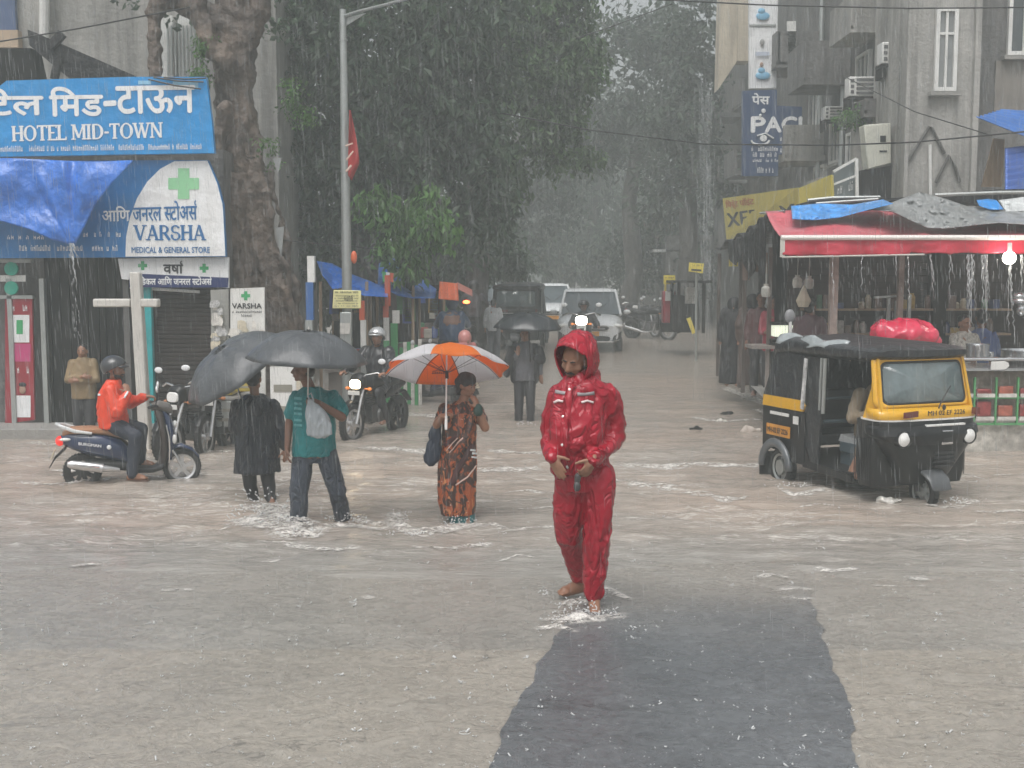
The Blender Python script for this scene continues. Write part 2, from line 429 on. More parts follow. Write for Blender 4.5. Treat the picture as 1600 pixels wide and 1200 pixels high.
# wet, rain-pitted road surfaces
def wet_road(name, c0, c1, grain=.5):
    m, nt, p, src = newmat(name)
    a = noise_n(nt, src, 1.1, (1, .6, 1), 8, .65); b = noise_n(nt, src, 24, (1, .8, 1), 5, .65, .4); c = noise_n(nt, src, 6.5, (.9, 1.1, 1), 6, .65, .8)
    col = mixc(nt, rng(nt, a, .35, .65), c0, c1)
    if grain == .5:      # older, browner slab in front of a joint across the road
        col = mixc(nt, ymask(nt, src, 6.08, 6.14, .04, 1.5), tuple(q * k for q, k in zip(c1, (1.0, .965, .92))), col)
    col = mixc(nt, rng(nt, noise_n(nt, src, .55, (1, 1.3, 1), 5, .6, .6), .45, .62, 0, .30), col, tuple(q * .74 for q in c0))
    cr_ = mth(nt, 'ABSOLUTE', mth(nt, 'SUBTRACT', noise_n(nt, src, .8, (.5, 1.6, 1), 7, .55, .8), .5), 0)
    col = mixc(nt, rng(nt, cr_, .0012, .0035, .55, 0), col, tuple(q * .45 for q in c0))
    col = mixc(nt, rng(nt, b, .40, .72, 0, grain), col, tuple(q * .62 for q in c0))
    col = mixc(nt, rng(nt, c, .52, .78, 0, .35), col, tuple(min(1, q * 1.35) for q in c1))
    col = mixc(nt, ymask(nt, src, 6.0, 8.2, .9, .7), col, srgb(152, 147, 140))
    nt.links.new(col, p.inputs['Base Color']); nt.links.new(rng(nt, c, .3, .7, .10, .42), p.inputs['Roughness'])
    n = bumpn(nt, b, .6, .011); n = bumpn(nt, c, .5, .028, n)
    nt.links.new(n, p.inputs['Normal']); return m
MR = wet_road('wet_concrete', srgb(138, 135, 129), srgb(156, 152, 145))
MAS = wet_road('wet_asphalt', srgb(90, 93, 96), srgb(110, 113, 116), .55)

xs = [-60, -30, -16, -12] + [(-9 + i * .5) for i in range(37)] + [12, 16, 30, 60]
ys = [-6, 0, 2, 4] + [4.5 + .5 * i for i in range(40)] + [26, 28, 31, 35, 42, 60, 120, 300]
mb = MB(); nx = len(xs)
for y in ys:
    for x in xs: mb.v.append(V((x, y, G(y))))
for j in range(len(ys) - 1):
    for i in range(nx - 1): mb.f.append([j * nx + i, j * nx + i + 1, (j + 1) * nx + i + 1, (j + 1) * nx + i]); mb.m.append(0)
tag(mb.build('road', MR), 'pale wet concrete road surface under the rain', kind='structure')

# dark asphalt strip laid in the concrete
Lp = [(735, 1290), (768, 1200), (782, 1150), (806, 1105), (826, 1075), (845, 1035), (868, 1000), (882, 975), (905, 945), (925, 920), (960, 885), (1000, 862)]
Rp = [(1345, 1290), (1340, 1200), (1330, 1150), (1328, 1105), (1322, 1080), (1302, 1045), (1290, 1005), (1278, 975), (1272, 945), (1262, 918), (1256, 890), (1250, 862)]
def _edge(P, t):
    k = t * (len(P) - 1); i = min(int(k), len(P) - 2); f = k - i; a = gpt(*P[i]); b = gpt(*P[i + 1]); return a.lerp(b, f)
_Lc = [_edge(Lp, j / 66) for j in range(67)]; _Rc = [_edge(Rp, j / 66) for j in range(67)]
def _asph(u, v):
    j = round(v * 66); a = _Lc[j].copy(); b = _Rc[j].copy()
    a.x += .035 * noise.noise(V((0, v * 17, 1))) + .02 * noise.noise(V((0, v * 90, 2))); b.x += .035 * noise.noise(V((7, v * 17, 1))) + .02 * noise.noise(V((3, v * 90, 2)))
    q = a.lerp(b, u); q.z = G(q.y) + .005; return q
tag(MB().sheet(_asph, 24, 66).build('asphalt_strip', MAS), 'darker asphalt strip running down the middle of the concrete', kind='structure')

# muddy water
def depth(y): return float(np.interp(y, [4, 7.2, 8.0, 8.6, 9.2, 11, 19, 24, 33, 300], [-.03, -.022, .004, .022, .045, .09, .09, .04, .03, .03]))
def wave(x, y):
    t = float(np.interp(y, [5, 7, 7.6, 9, 10.5, 15, 19, 24], [0, .1, .5, .9, 1, .9, .45, .25]))
    q = noise.noise(V((x * 1.1, y * 2.2, 0))) * .55 + noise.noise(V((x * 3.1 + 5, y * 5.2, 3))) * .35 + noise.noise(V((x * 8, y * 12, 9))) * .22
    return q * .075 * t
xs = [-60, -40, -25, -16, -12] + [(-9 + i * .075) for i in range(241)] + [12, 16, 25, 40, 60]
ys = [0, 2, 3.5, 4]
y = 4.2
while y < 21: ys.append(y); y += .03 + (y - 4) * .005
ys += [22, 23, 24, 25.5, 27, 29, 31, 33, 36, 40, 50, 80, 300]
mb = MB(); nx = len(xs)
for y in ys:
    for x in xs: mb.v.append(V((x, y, G(y) + depth(y) + (wave(x, y) if abs(x) < 9.2 and 4 < y < 21.5 else 0))))
for j in range(len(ys) - 1):
    for i in range(nx - 1): mb.f.append([j * nx + i, j * nx + i + 1, (j + 1) * nx + i + 1, (j + 1) * nx + i]); mb.m.append(0)
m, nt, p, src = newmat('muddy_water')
big = noise_n(nt, src, .33, (1, 1.5, 1), 5, .6, .5); mid = noise_n(nt, src, 2.2, (.5, 1.7, 1), 6, .65, .8); fine = noise_n(nt, src, 20, (.75, 1.1, 1), 5, .62, .5)
mud = mixc(nt, rng(nt, big, .38, .62), srgb(158, 150, 141), srgb(168, 154, 142))
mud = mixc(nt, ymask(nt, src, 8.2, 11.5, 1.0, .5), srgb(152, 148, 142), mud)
mud = mixc(nt, rng(nt, mid, .5, .72, 0, .30), mud, srgb(122, 115, 108))
mud = mixc(nt, rng(nt, fine, .56, .8, 0, .28), mud, srgb(205, 200, 192))
# foam drawn out along the current, only where the flow is fast (the dip across the junction)
fo = noise_n(nt, src, 1.25, (.42, 1.9, 1), 9, .72, 1.5)
ri = mth(nt, 'ABSOLUTE', mth(nt, 'SUBTRACT', fo, .5), 0)
line = rng(nt, ri, 0, .026, 1, 0); patch = rng(nt, noise_n(nt, src, .8, (.6, 1.3, 1), 4, .6), .46, .56)
zone = mth(nt, 'MULTIPLY', ymask(nt, src, 8.0, 9.6, .6), rng(nt, ymask(nt, src, 13.5, 17.5, 1.0), 0, 1, 1, 0))
foam = mth(nt, 'MULTIPLY', mth(nt, 'MULTIPLY', line, patch), zone)
brk = noise_n(nt, src, 17, (.6, 1.3, 1), 4, .7); foam = mth(nt, 'MULTIPLY', foam, rng(nt, brk, .34, .58))
col = mixc(nt, mth(nt, 'MULTIPLY', foam, .85), mud, (.80, .76, .71))
nt.links.new(col, p.inputs['Base Color']); p.inputs['Roughness'].default_value = .11; p.inputs['IOR'].default_value = 1.33
n = bumpn(nt, fine, .45, .009); n = bumpn(nt, mid, .6, .06, n); n = bumpn(nt, noise_n(nt, src, 7, (.6, 1.3, 1), 4, .6, .6), .6, .03, n)
nt.links.new(n, p.inputs['Normal'])
tag(mb.build('flood_water', m, smooth='all'), 'shallow muddy flood water streaming across the junction', kind='structure')

# one body of rain-thick air round the camera and the scene
m = bpy.data.materials.new('rain_haze'); m.use_nodes = True; nt = m.node_tree; nt.nodes.remove(nt.nodes['Principled BSDF'])
pv = nt.nodes.new('ShaderNodeVolumePrincipled'); pv.inputs['Color'].default_value = (.60, .65, .64, 1); pv.inputs['Density'].default_value = HAZE_DENSITY
pv.inputs['Anisotropy'].default_value = .1
nt.links.new(pv.outputs[0], nt.nodes['Material Output'].inputs['Volume'])
if HAZE_DENSITY > 0:
    tag(MB().box((0, 70, 9.5), (150, 172, 25)).build('haze', m, smooth=False), 'rain-thick grey air over the whole street', kind='stuff')
# ================================================================== MATERIALS of the street
DK = M('dark_interior', (.012, .011, .010), .8, var=.4, scale=2, spec=.15)
SH = M('brown_shutter', (.040, .031, .028), .6, metal=0, spec=.25, var=.3, scale=3, streak=.6, dcol=(.02, .018, .016))
PLA = M('old_plaster', (.36, .35, .33), .75, var=.2, scale=1.2, bump=.4, bscale=12, streak=.75, dcol=(.10, .098, .09))
PLD = M('dark_plaster', (.15, .145, .14), .75, var=.25, scale=1.2, bump=.4, bscale=12, streak=.75, dcol=(.05, .05, .05))
BEI = M('beige_plaster', (.52, .46, .36), .75, var=.15, scale=1, bump=.3, bscale=10, streak=.6, dcol=(.22, .19, .16))
WHP = M('white_paint', (.72, .72, .70), .35, var=.08, scale=5, dirt=.35, dcol=(.40, .38, .34))
WHS = M('white_sign', (.82, .83, .84), .3, var=.05, scale=2, streak=.4, dcol=(.52, .52, .50), bump=.2, bscale=3)
SIB = M('blue_sign_panel', (.012, .27, .64), .3, var=.15, scale=2, streak=.38, dcol=(.05, .20, .38), bump=.2, bscale=3)
DBL = M('deep_blue_sign_panel', (.010, .16, .42), .35, var=.2, scale=2, dirt=.3, dcol=(.01, .07, .2))
NVY = M('navy_sign_panel', (.012, .025, .12), .35, var=.15)
LET = M('white_lettering', (.80, .81, .82), .4, var=.03)
LBL = M('blue_lettering', (.015, .14, .36), .4, var=.05)
LBK = M('black_lettering', (.02, .02, .025), .5, var=.1)
GRN = M('green_mark', (.05, .36, .14), .4, var=.1)
LGR = M('pale_green_mark', (.28, .60, .34), .4, var=.1)
RED = M('red_print', (.30, .02, .035), .4, var=.15)
TRP = M('blue_tarpaulin', (.03, .17, .62), .28, var=.25, scale=4, bump=.5, bscale=9, coat=.3, transl=.12)
TRG = M('grey_tarpaulin', (.25, .26, .26), .3, var=.25, scale=3, bump=.25, bscale=5, coat=.3)
TRW = M('white_tarpaulin', (.58, .60, .60), .3, var=.15, scale=3, bump=.5, bscale=8, coat=.2)
TRK = M('black_tarpaulin', (.018, .018, .019), .45, spec=.3, var=.3, scale=3, bump=.6, bscale=8)
CONC = M('grey_concrete', (.30, .29, .275), .65, var=.2, scale=3, bump=.5, bscale=25, dirt=.5, dcol=(.14, .13, .12))
GAL = M('galvanised_steel', (.42, .44, .43), .38, metal=.55, var=.12, scale=3, dirt=.3, dcol=(.2, .2, .19))
STL = M('stainless_steel', (.55, .56, .57), .22, metal=.85, var=.1)
TUR = M('turquoise_paint', (.03, .38, .40), .4, var=.15, dirt=.2)
YLW = M('yellow_sign_panel', (.74, .60, .07), .4, var=.1, scale=2, dirt=.25, dcol=(.45, .38, .12))
PYL = M('pale_yellow_board', (.74, .70, .34), .4, var=.08, dirt=.2, dcol=(.5, .47, .3))
WOO = M('weathered_wood', (.28, .20, .13), .7, var=.3, scale=6, bump=.5, bscale=25, aniso=(1, 1, .2))
PAP = M('torn_paper', (.66, .64, .60), .7, var=.3, scale=9, dirt=.55, dcol=(.22, .2, .18))
GLS = M('dark_window_glass', (.05, .06, .065), .08, var=.2, spec=.8)
CLR = M('pale_glass', (.62, .68, .66), .05, var=.03, alpha=.28)
CAB = M('black_cable', (.012, .012, .012), .5)
RUB = M('black_rubber', (.018, .018, .018), .55, var=.2, bump=.2, bscale=60)
KRB = M('kerb_stone', (.34, .33, .31), .6, var=.2, bump=.4, bscale=20, dirt=.4)

def quad(mb, TL, TR, BR, BL, Y, th=.08, mi=0):
    """board facing the camera: corners in photo pixels on the vertical plane at distance Y"""
    P = [at(*c, Y) for c in (BL, BR, TR, TL)]
    mb.prism(P, (0, th, 0), mi); return P
def bil(P, u, v):
    a = P[0].lerp(P[1], u); b = P[3].lerp(P[2], u); return a.lerp(b, v)
def ptext(mb, text, x0, y0, x1, y1, Y, slope=0, mi=0, bold=0, kind='sans', lift=.006):
    """text whose box runs from pixel (x0,y0) top-left to (x1,y1) bottom-right on the plane at Y"""
    o = at(x0, y1, Y); r = at(x1, y1 + slope, Y) - o; u = V((0, 0, (at(x0, y0, Y) - o).z))
    letters(mb, text, o, r, u, r.length, u.z, mi, bold, kind, lift)
def pscrib(mb, x0, y0, x1, y1, Y, n, slope=0, mi=0, lift=.006, seed=0):
    o = at(x0, y1, Y); r = at(x1, y1 + slope, Y) - o
    scribble(mb, o, r, (0, 0, 1), r.length, abs((at(x0, y0, Y) - o).z), n, mi, lift, seed)
def prect(mb, x0, y0, x1, y1, Y, lift=.004, mi=0, dy=0):
    P = [at(x0, y1, Y), at(x1, y1 + dy, Y), at(x1, y0 + dy, Y), at(x0, y0, Y)]
    mb.add([p + V((0, -lift, 0)) for p in P], [(0, 1, 2, 3)], mi)
def pcross(mb, cx, cy, r, w, Y, mi=0, lift=.005):
    prect(mb, cx - w, cy - r, cx + w, cy + r, Y, lift, mi); prect(mb, cx - r, cy - w, cx - w, cy + w, Y, lift, mi); prect(mb, cx + w, cy - w, cx + r, cy + w, Y, lift, mi)

# ================================================================== LEFT FRONTAGE
YF = 17.3
zg = G(17)
b = thing('shop_building', 'dark ground floor shop front with closed shutters under the hotel and pharmacy signboards', 'building', (-6.5, YF, zg))
x0 = at(-260, 0, YF).x; x1 = at(334, 0, YF).x
MB().box(((x0 + x1) / 2, YF + .85, 1.25), (x1 - x0, 1.0, 4.3 - 2 * zg + .2)).build('wall', PLD, b, world=True)
m_ = MB(); Yp = YF + .30
for k, (a, c) in enumerate(((53, 92), (94, 138), (140, 184))):        # folding shutter leaves of the dark shop
    xa, xb = at(a, 0, YF).x, at(c, 0, YF).x
    for i in range(5):
        w = (xb - xa) / 5; m_.box((xa + w * (i + .5), YF + .02 + .03 * (i % 2), 1.0), (w * .94, .05, 3.0))
m_.build('folding_shutter', M('black_folding_shutter', (.012, .011, .011), .65, spec=.2, var=.4, streak=.7, dcol=(.012, .012, .012)), b, world=True)
m_ = MB(); xa, xb = at(229, 0, YF).x, at(328, 0, YF).x
for i in range(38):
    z = zg + .25 + i * .067
    m_.eloft([((xa, YF + .05, z), V((0, 0, .034)), V((0, -.022, 0))), ((xb, YF + .05, z), V((0, 0, .034)), V((0, -.022, 0)))], 8)
m_.build('rolling_shutter', SH, b, world=True)
m_ = MB()
for a, c in ((183, 192), (326, 333)):
    m_.box(((at(a, 0, YF).x + at(c, 0, YF).x) / 2, YF - .05, .85), (at(c, 0, YF).x - at(a, 0, YF).x, .22, 2.6))
m_.build('pillar', PLD, b, world=True)
m_ = MB(); m_.box((at(222, 0, YF).x, YF - .12, .78), (.11, .11, 2.35)); m_.build('door_post', TUR, b, world=True, bevel=.01)
m_ = MB(); m_.box((at(210, 0, YF).x, YF - .04, 1.0), (.15, .06, 1.3)); m_.build('door_poster', RED, b, world=True)
m_ = MB(); m_.box(((x0 + at(340, 0, YF).x) / 2, YF - .42, zg + .12), (at(340, 0, YF).x - x0, .75, .24)); m_.build('step', CONC, b, world=True, bevel=.015)
m_ = MB(); P0 = at(203, 449, YF - .1); P1 = at(312, 456, YF - .1); m_.tube([P0, P1], .022, 8); m_.build('tube_light', M('unlit_tube', (.75, .77, .78), .3), b, world=True)

# shop window with posters at the far left
t = thing('poster_board', 'tall red advertising panel with pasted pictures at the left edge of the shop front', 'poster', (at(28, 0, YF).x, YF - .1, zg))
m_ = MB(); Yq = YF - .12; quad(m_, (8, 466), (50, 463), (54, 656), (8, 662), Yq, .05, 0)
prect(m_, 14, 492, 46, 535, Yq, .004, 1); prect(m_, 26, 500, 36, 522, Yq, .008, 2); prect(m_, 18, 537, 48, 565, Yq, .004, 4); pscrib(m_, 12, 476, 44, 486, Yq, 8, mi=3)
pscrib(m_, 20, 572, 46, 583, Yq, 7, mi=3); prect(m_, 24, 618, 48, 652, Yq, .004, 1)
m_.ell(at(35, 609, Yq - .01), (.05, .012, .065), mi=5); m_.ell(at(35, 601, Yq - .012), (.055, .012, .035), mi=6)
m_.build('panel', [RED, WHS, GRN, LET, M('pink_print', (.5, .05, .18), .4), M('portrait_print', (.35, .22, .16), .6), LBK], t, world=True)
m_ = MB()
for a in (0, 52): m_.box((at(a + 2, 0, YF).x, YF - .1, .78), (.07, .1, 2.4))
m_.box((at(26, 463, YF).x, YF - .1, at(0, 464, YF).z), (.6, .1, .05)); m_.box((at(26, 463, YF).x, YF - .1, at(0, 408, YF).z), (.6, .1, .05)); m_.build('frame', GAL, t, world=True)
m_ = MB()
for cy in (420, 450): m_.lathe([(.001, -.02), (.10, -.02), (.10, .02), (.001, .02)], 20, Matrix.Translation(at(18, cy, YF - .15)) @ Matrix.Rotation(R(90), 4, 'X'))
prect(m_, 0, 430, 40, 440, YF - .13, 0, 1); m_.build('sticker', [M('teal_sticker', (.03, .35, .25), .5), WHP], t, world=True)

# hotel signboard
ns = 'blue hotel signboard with large white Devanagari and HOTEL MID-TOWN lettering'
s1 = thing('signboard', ns, 'sign', (-6, YF - .5, 3.8)); Y1 = YF - .55
m_ = MB(); P = quad(m_, (-240, 133), (8, 127), (10, 118), (-240, 118), Y1) if False else None
pts = [(-240, 249), (335, 239), (331, 190), (322, 120), (200, 120), (10, 126), (0, 134), (-240, 140)]
m_.prism([at(*q, Y1) for q in pts], (0, .10, 0)); m_.build('panel', SIB, s1, world=True)
m_ = MB(); ptext(m_, 'टाऊन', 183, 136, 305, 177, Y1, -2, 0, .012); ptext(m_, '-', 163, 159, 181, 165, Y1, -1, 0, .012); ptext(m_, 'िमड', 79, 137, 161, 181, Y1, -1, 0, .012); ptext(m_, 'होटेल', -70, 140, 68, 186, Y1, -1, 0, .012)
ptext(m_, 'HOTEL MID-TOWN', 19, 197, 255, 221, Y1, -6, 0, .004, 'serif')
pscrib(m_, -150, 230, 316, 239, Y1, 150, -6, 0, seed=3); m_.build('lettering', LET, s1, world=True, smooth=False)
m_ = MB()
for k, (a, c) in enumerate((((240, 121), (318, 128)), ((232, 124), (314, 139)), ((256, 121), (322, 122)))): m_.tube([at(*a, Y1 - .04), at((a[0] + c[0]) / 2, (a[1] + c[1]) / 2 + 2, Y1 - .05), at(*c, Y1 - .04)], .012, 6)
m_.build('cable', CAB, s1, world=True)
m_ = MB(); prect(m_, 216, 126, 236, 132, Y1, .006); prect(m_, 270, 127, 310, 136, Y1, .006, dy=2); m_.build('patch', M('sky_blue_patch', (.25, .5, .7), .4), s1, world=True)

# pharmacy signboard
s2 = thing('signboard', 'blue and white pharmacy signboard with pale green cross and VARSHA in blue', 'sign', (-6, YF - .4, 2.6)); Y2 = YF - .42
m_ = MB(); m_.prism([at(*q, Y2) for q in [(-240, 405), (353, 401), (349, 320), (340, 285), (325, 250), (-240, 252)]], (0, .09, 0)); m_.build('panel', DBL, s2, world=True)
m_ = MB(); arc = [(272, 252), (250, 264), (230, 284), (214, 310), (203, 340), (197, 370), (196, 401)]
m_.prism([at(*q, Y2 - .004) for q in arc + [(352, 400), (348, 321), (339, 286), (324, 251)]], (0, .003, 0)); m_.build('white_field', WHS, s2, world=True)
m_ = MB(); pcross(m_, 287, 287, 24, 9, Y2 - .005); m_.build('cross_mark', LGR, s2, world=True)
m_ = MB(); ptext(m_, 'जनरल ~सटोअसर्'.replace('सर्', 'स^'), 208, 316, 308, 346, Y2 - .005, -3, 0, .004); ptext(m_, 'VARSHA', 209, 352, 322, 376, Y2 - .005, 0, 0, .004, 'serif')
ptext(m_, 'MEDICAL & GENERAL STORE', 206, 386, 328, 395, Y2 - .005, 0, 0, .002); m_.build('blue_lettering', LBL, s2, world=True, smooth=False)
m_ = MB(); ptext(m_, 'आिण', 160, 323, 203, 346, Y2, -1, 0, .004); pscrib(m_, 130, 362, 190, 370, Y2, 14, seed=4); pscrib(m_, 30, 383, 185, 392, Y2, 34, seed=5); pscrib(m_, 0, 368, 70, 374, Y2, 12, seed=6); m_.build('white_lettering', LET, s2, world=True, smooth=False)

# smaller board under it
s3 = thing('signboard', 'small white and navy pharmacy board with two green crosses below the VARSHA signboard', 'sign', (-4.9, YF - .3, 2)); Y3 = YF - .3
m_ = MB(); quad(m_, (184, 404), (357, 402), (357, 450), (190, 436), Y3, .07); m_.build('panel', WHS, s3, world=True)
m_ = MB(); quad(m_, (202, 427), (357, 434), (356, 449), (202, 449), Y3 - .006, .004); m_.build('navy_band', NVY, s3, world=True)
m_ = MB(); pcross(m_, 223, 415, 7, 2.6, Y3); pcross(m_, 319, 419, 7, 2.6, Y3); m_.build('cross_mark', GRN, s3, world=True)
m_ = MB(); ptext(m_, 'वषा^', 256, 408, 286, 427, Y3, 0, 0, .006); m_.build('black_lettering', LBK, s3, world=True, smooth=False)
m_ = MB(); ptext(m_, 'मेिडकल आिण जनरल ~सटोअस^', 212, 432, 331, 445, Y3 - .006, 0, 0, .003); m_.build('white_lettering', LET, s3, world=True, smooth=False)

# blue tarpaulin slung over the signs, gathered into a spout
tp = thing('tarpaulin', 'bright blue tarpaulin slung below the hotel signboard and gathered to a dripping point', 'tarpaulin', (-6.4, YF - 1, 2.6))
def tarp(u, v):
    top = (-240 + 447 * u, 251 - 2 * u + 3 * math.sin(u * 9))
    bp = [(-240, 300), (-100, 322), (0, 345), (45, 358), (80, 374), (104, 381), (118, 381), (150, 318), (175, 285), (207, 252)]
    k = u * 9; i = min(8, int(k)); f = k - i; bx = bp[i][0] * (1 - f) + bp[i + 1][0] * f; by = bp[i][1] * (1 - f) + bp[i + 1][1] * f
    px = top[0] * (1 - v) + bx * v; py = top[1] * (1 - v) + by * v
    ang = math.atan2(py - 385, px - 112); dd = math.hypot(px - 112, py - 385)
    fold = math.sin(ang * 11 + 3.5 * math.sin(ang * 4 + 1)) * min(.06, dd * .0006) * (.5 + noise.noise(V((ang * 3, dd * .01, 2)))) + .09 * noise.noise(V((px * .02, py * .02, 0)))
    return at(px, py, YF - .72 - fold - .12 * math.sin(v * math.pi * .5))
MB().sheet(tarp, 150, 26).build('sheet', TRP, tp, world=True, smooth='all', solid=.006)
def strand(mb, px, py0, py1, Y, r, seed, spread=0):
    rg = random.Random(seed); pts = []; rad = []; n = int((py1 - py0) / 6) + 3; x = px
    for i in range(n):
        f = i / (n - 1); x = px + spread * f + rg.uniform(-1.6, 1.6); pts.append(at(x, py0 + (py1 - py0) * f, Y - rg.uniform(0, .04))); rad.append(r * rg.uniform(.35, 1.2) * (1 - .6 * f))
    mb.tube(pts, rad, 6)
WAT = M('falling_water', (.62, .64, .65), .08, var=.1, alpha=.42, spec=.8)
m_ = MB()
for k in range(6): strand(m_, 112 + k * .9 - 3, 380, 405 + 16 * (k % 4), YF - .9, .011, k, 3 + k * 1.8)
rg = random.Random(5)
for k in range(30):
    f = rg.random(); c = at(112 + f * 10 + rg.uniform(-6, 4), 395 + 130 * f, YF - .9); m_.tube([c, c + V((.01, 0, -.06))], [.006, .002], 5)
tag(m_.build('falling_water', WAT), 'water pouring from the gathered tip of the blue tarpaulin', kind='stuff')

# cross in front of the shops
cr = thing('roadside_cross', 'plain white concrete cross standing before the shop fronts', 'cross', at(197, 700, 15.6))
m_ = MB(); Yc = 15.6
ca = at(187, 425, Yc); cb = at(204, 700, Yc); w = (at(204, 0, Yc).x - at(188, 0, Yc).x)
zc0 = G(Yc); cx = at(196, 0, Yc).x
m_.prism([(cx - w / 2, Yc, ca.z), (cx + w / 2, Yc, ca.z), (cx + w * .62 + .07, Yc, zc0), (cx - w * .4 + .05, Yc, zc0)], (0, .16, 0))
a1 = at(144, 467, Yc); a2 = at(246, 480, Yc)
m_.box(((a1.x + cx - w / 2) / 2, Yc + .08, (a1.z + a2.z) / 2), (cx - w / 2 - a1.x, .15, a1.z - a2.z)); m_.box(((a2.x + cx + w / 2) / 2, Yc + .08, (a1.z + a2.z) / 2), (a2.x - cx - w / 2, .15, a1.z - a2.z))
m_.build('shaft', M('cross_paint', (.60, .58, .54), .5, var=.12, bump=.3, bscale=20, dirt=.5, dcol=(.35, .33, .3)), cr, world=True, bevel=.02)

# notice board with pasted papers
nb = thing('notice_board', 'white pharmacy notice board covered below with torn papers, beside the tree trunk', 'notice board', (at(388, 0, 16.4).x, 16.4, G(16)))
Yn = 16.4
m_ = MB(); quad(m_, (360, 451), (413, 449), (415, 640), (360, 640), Yn, .04); m_.build('panel', WHP, nb, world=True)
m_ = MB(); pcross(m_, 384, 462, 7, 2.6, Yn); m_.build('cross_mark', GRN, nb, world=True)
m_ = MB(); ptext(m_, 'VARSHA', 363, 474, 409, 482, Yn, 0, 0, .003); pscrib(m_, 363, 485, 410, 489, Yn, 16, seed=7); pscrib(m_, 377, 491, 394, 495, Yn, 6, seed=8); m_.build('black_lettering', LBK, nb, world=True, smooth=False)
rg = random.Random(11)
def papers(mb, x0, y0, x1, y1, Y, n, seed, nm=3):
    rg = random.Random(seed)
    for k in range(n):
        cx, cy = rg.uniform(x0, x1), rg.uniform(y0, y1); w, h = rg.uniform(7, 17), rg.uniform(6, 17); a = rg.uniform(-.25, .25); pts = []
        for i in range(9):
            t = 2 * math.pi * i / 9 + .3; rr = rg.uniform(.8, 1.1) / max(abs(math.cos(t)), abs(math.sin(t)))
            x, y = w * .5 * rr * math.cos(t), h * .5 * rr * math.sin(t); pts.append(at(cx + x * math.cos(a) - y * math.sin(a), cy + x * math.sin(a) + y * math.cos(a), Y) + V((0, -.004 - .0025 * k, 0)))
        mb.add(pts[::-1] if False else pts, [tuple(range(9))], rg.randrange(nm))
PMS = [PAP, M('printed_paper', (.42, .42, .42), .7, var=.7, scale=26), M('cream_paper', (.62, .56, .44), .7, var=.2, scale=8)]
m_ = MB(); papers(m_, 364, 506, 411, 575, Yn, 26, 1); m_.build('torn_papers', PMS, nb, world=True, smooth=False)
nb2 = thing('notice_board', 'narrow board of ragged grey and white papers left of the white VARSHA board', 'notice board', (at(343, 0, 16.6).x, 16.6, G(16)))
m_ = MB(); quad(m_, (329, 453), (357, 452), (358, 640), (331, 640), 16.6, .04); m_.build('panel', M('grey_board', (.3, .3, .28), .6), nb2, world=True)
m_ = MB(); papers(m_, 337, 470, 350, 575, 16.6, 30, 2); m_.build('torn_papers', PMS, nb2, world=True, smooth=False)

# yellow crates, cooler, bundles by the boards
def crate(name, label, cat, px0, py0, px1, py1, Y, mat, dep=.4, lid=None, group=None):
    a = at(px0, py1, Y); c = at(px1, py0, Y); t = thing(name, label, cat, ((a.x + c.x) / 2, Y + dep / 2, a.z), 0, group)
    w = c.x - a.x; h = c.z - a.z
    MB().box((0, 0, h * .43), (w, dep, h * .86)).build('body', mat, t, bevel=.02)
    MB().box((0, 0, h * .93), (w * 1.05, dep * 1.05, h * .13)).build('lid', lid or mat, t, bevel=.015)
    m = MB()
    for z in (.25, .55): m.box((0, -dep / 2 - .004, h * z), (w * .7, .01, h * .1))
    m.build('rib', M('crate_rib', (.25, .24, .2), .6), t)
    return t
YCR = M('yellow_plastic', (.62, .48, .06), .4, var=.2, scale=8, dirt=.4)
crate('goods_box', 'yellow box with dark prints stacked on a grey crate left of the boy', 'box', 334, 592, 362, 618, 15.6, YCR)
crate('goods_box', 'yellow box stacked just left of the boy in the black poncho', 'box', 365, 582, 392, 612, 15.4, YCR)
crate('storage_crate', 'grey metal crate under the yellow boxes', 'crate', 333, 619, 392, 668, 15.6, GAL, .5, CONC)
crate('cooler_cabinet', 'white chest freezer showing between the boy and the man in teal', 'freezer', 423, 556, 462, 668, 15.2, WHP, .6)

# old building behind the signs
ob = thing('old_building', 'streaked grey plaster building rising behind the hotel signboard', 'building', (-7, 22.5, G(22)))
xa, xb = at(-260, 0, 22.4).x, at(430, 0, 22.4).x
MB().box(((xa + xb) / 2, 24.5, 4.6), (xb - xa, 4.2, 10.2)).build('wall', PLA, ob, world=True)
m_ = MB(); m_.tube([at(69, 60, 22.2), at(70, -120, 22.2)], .09, 10); m_.build('drain_pipe', WHP, ob, world=True)
m_ = MB(); m_.box((at(0, 0, 22.3).x - 1, 22.3, at(0, 20, 22.3).z + .6), (2.6, .1, 1.9)); m_.build('blue_panel', M('blue_wall_panel', (.05, .09, .2), .5), ob, world=True)
m_ = MB(); m_.box((at(0, 0, 22.2).x - .6, 22.2, at(0, 62, 22.2).z), (1.9, .2, .32)); m_.build('ledge', M('sand_ledge', (.45, .34, .24), .7), ob, world=True)
for wx in (258, 288):
    m_ = MB(); m_.box((at(wx, 0, 22.25).x, 22.3, at(0, 80, 22.3).z), (.26, .12, 1.3)); m_.build('window', WHP, ob, world=True)
m_ = MB()
for k in range(9): m_.tube([at(262 + k * 6, 40, 22.2), at(263 + k * 6, 118, 22.2)], .02, 6)
m_.build('window_grille', GAL, ob, world=True)
rf = thing('lean_to_roof', 'black sloping roof edge with a bracket above the hotel signboard', 'roof', (at(120, 0, 18).x, 18, at(0, 90, 18).z))
m_ = MB(); m_.prism([at(*q, 18.0) for q in [(43, 46), (58, 52), (210, 118), (212, 124), (110, 124), (45, 70)]], (0, .5, 0)); m_.build('roof_edge', TRK, rf, world=True)
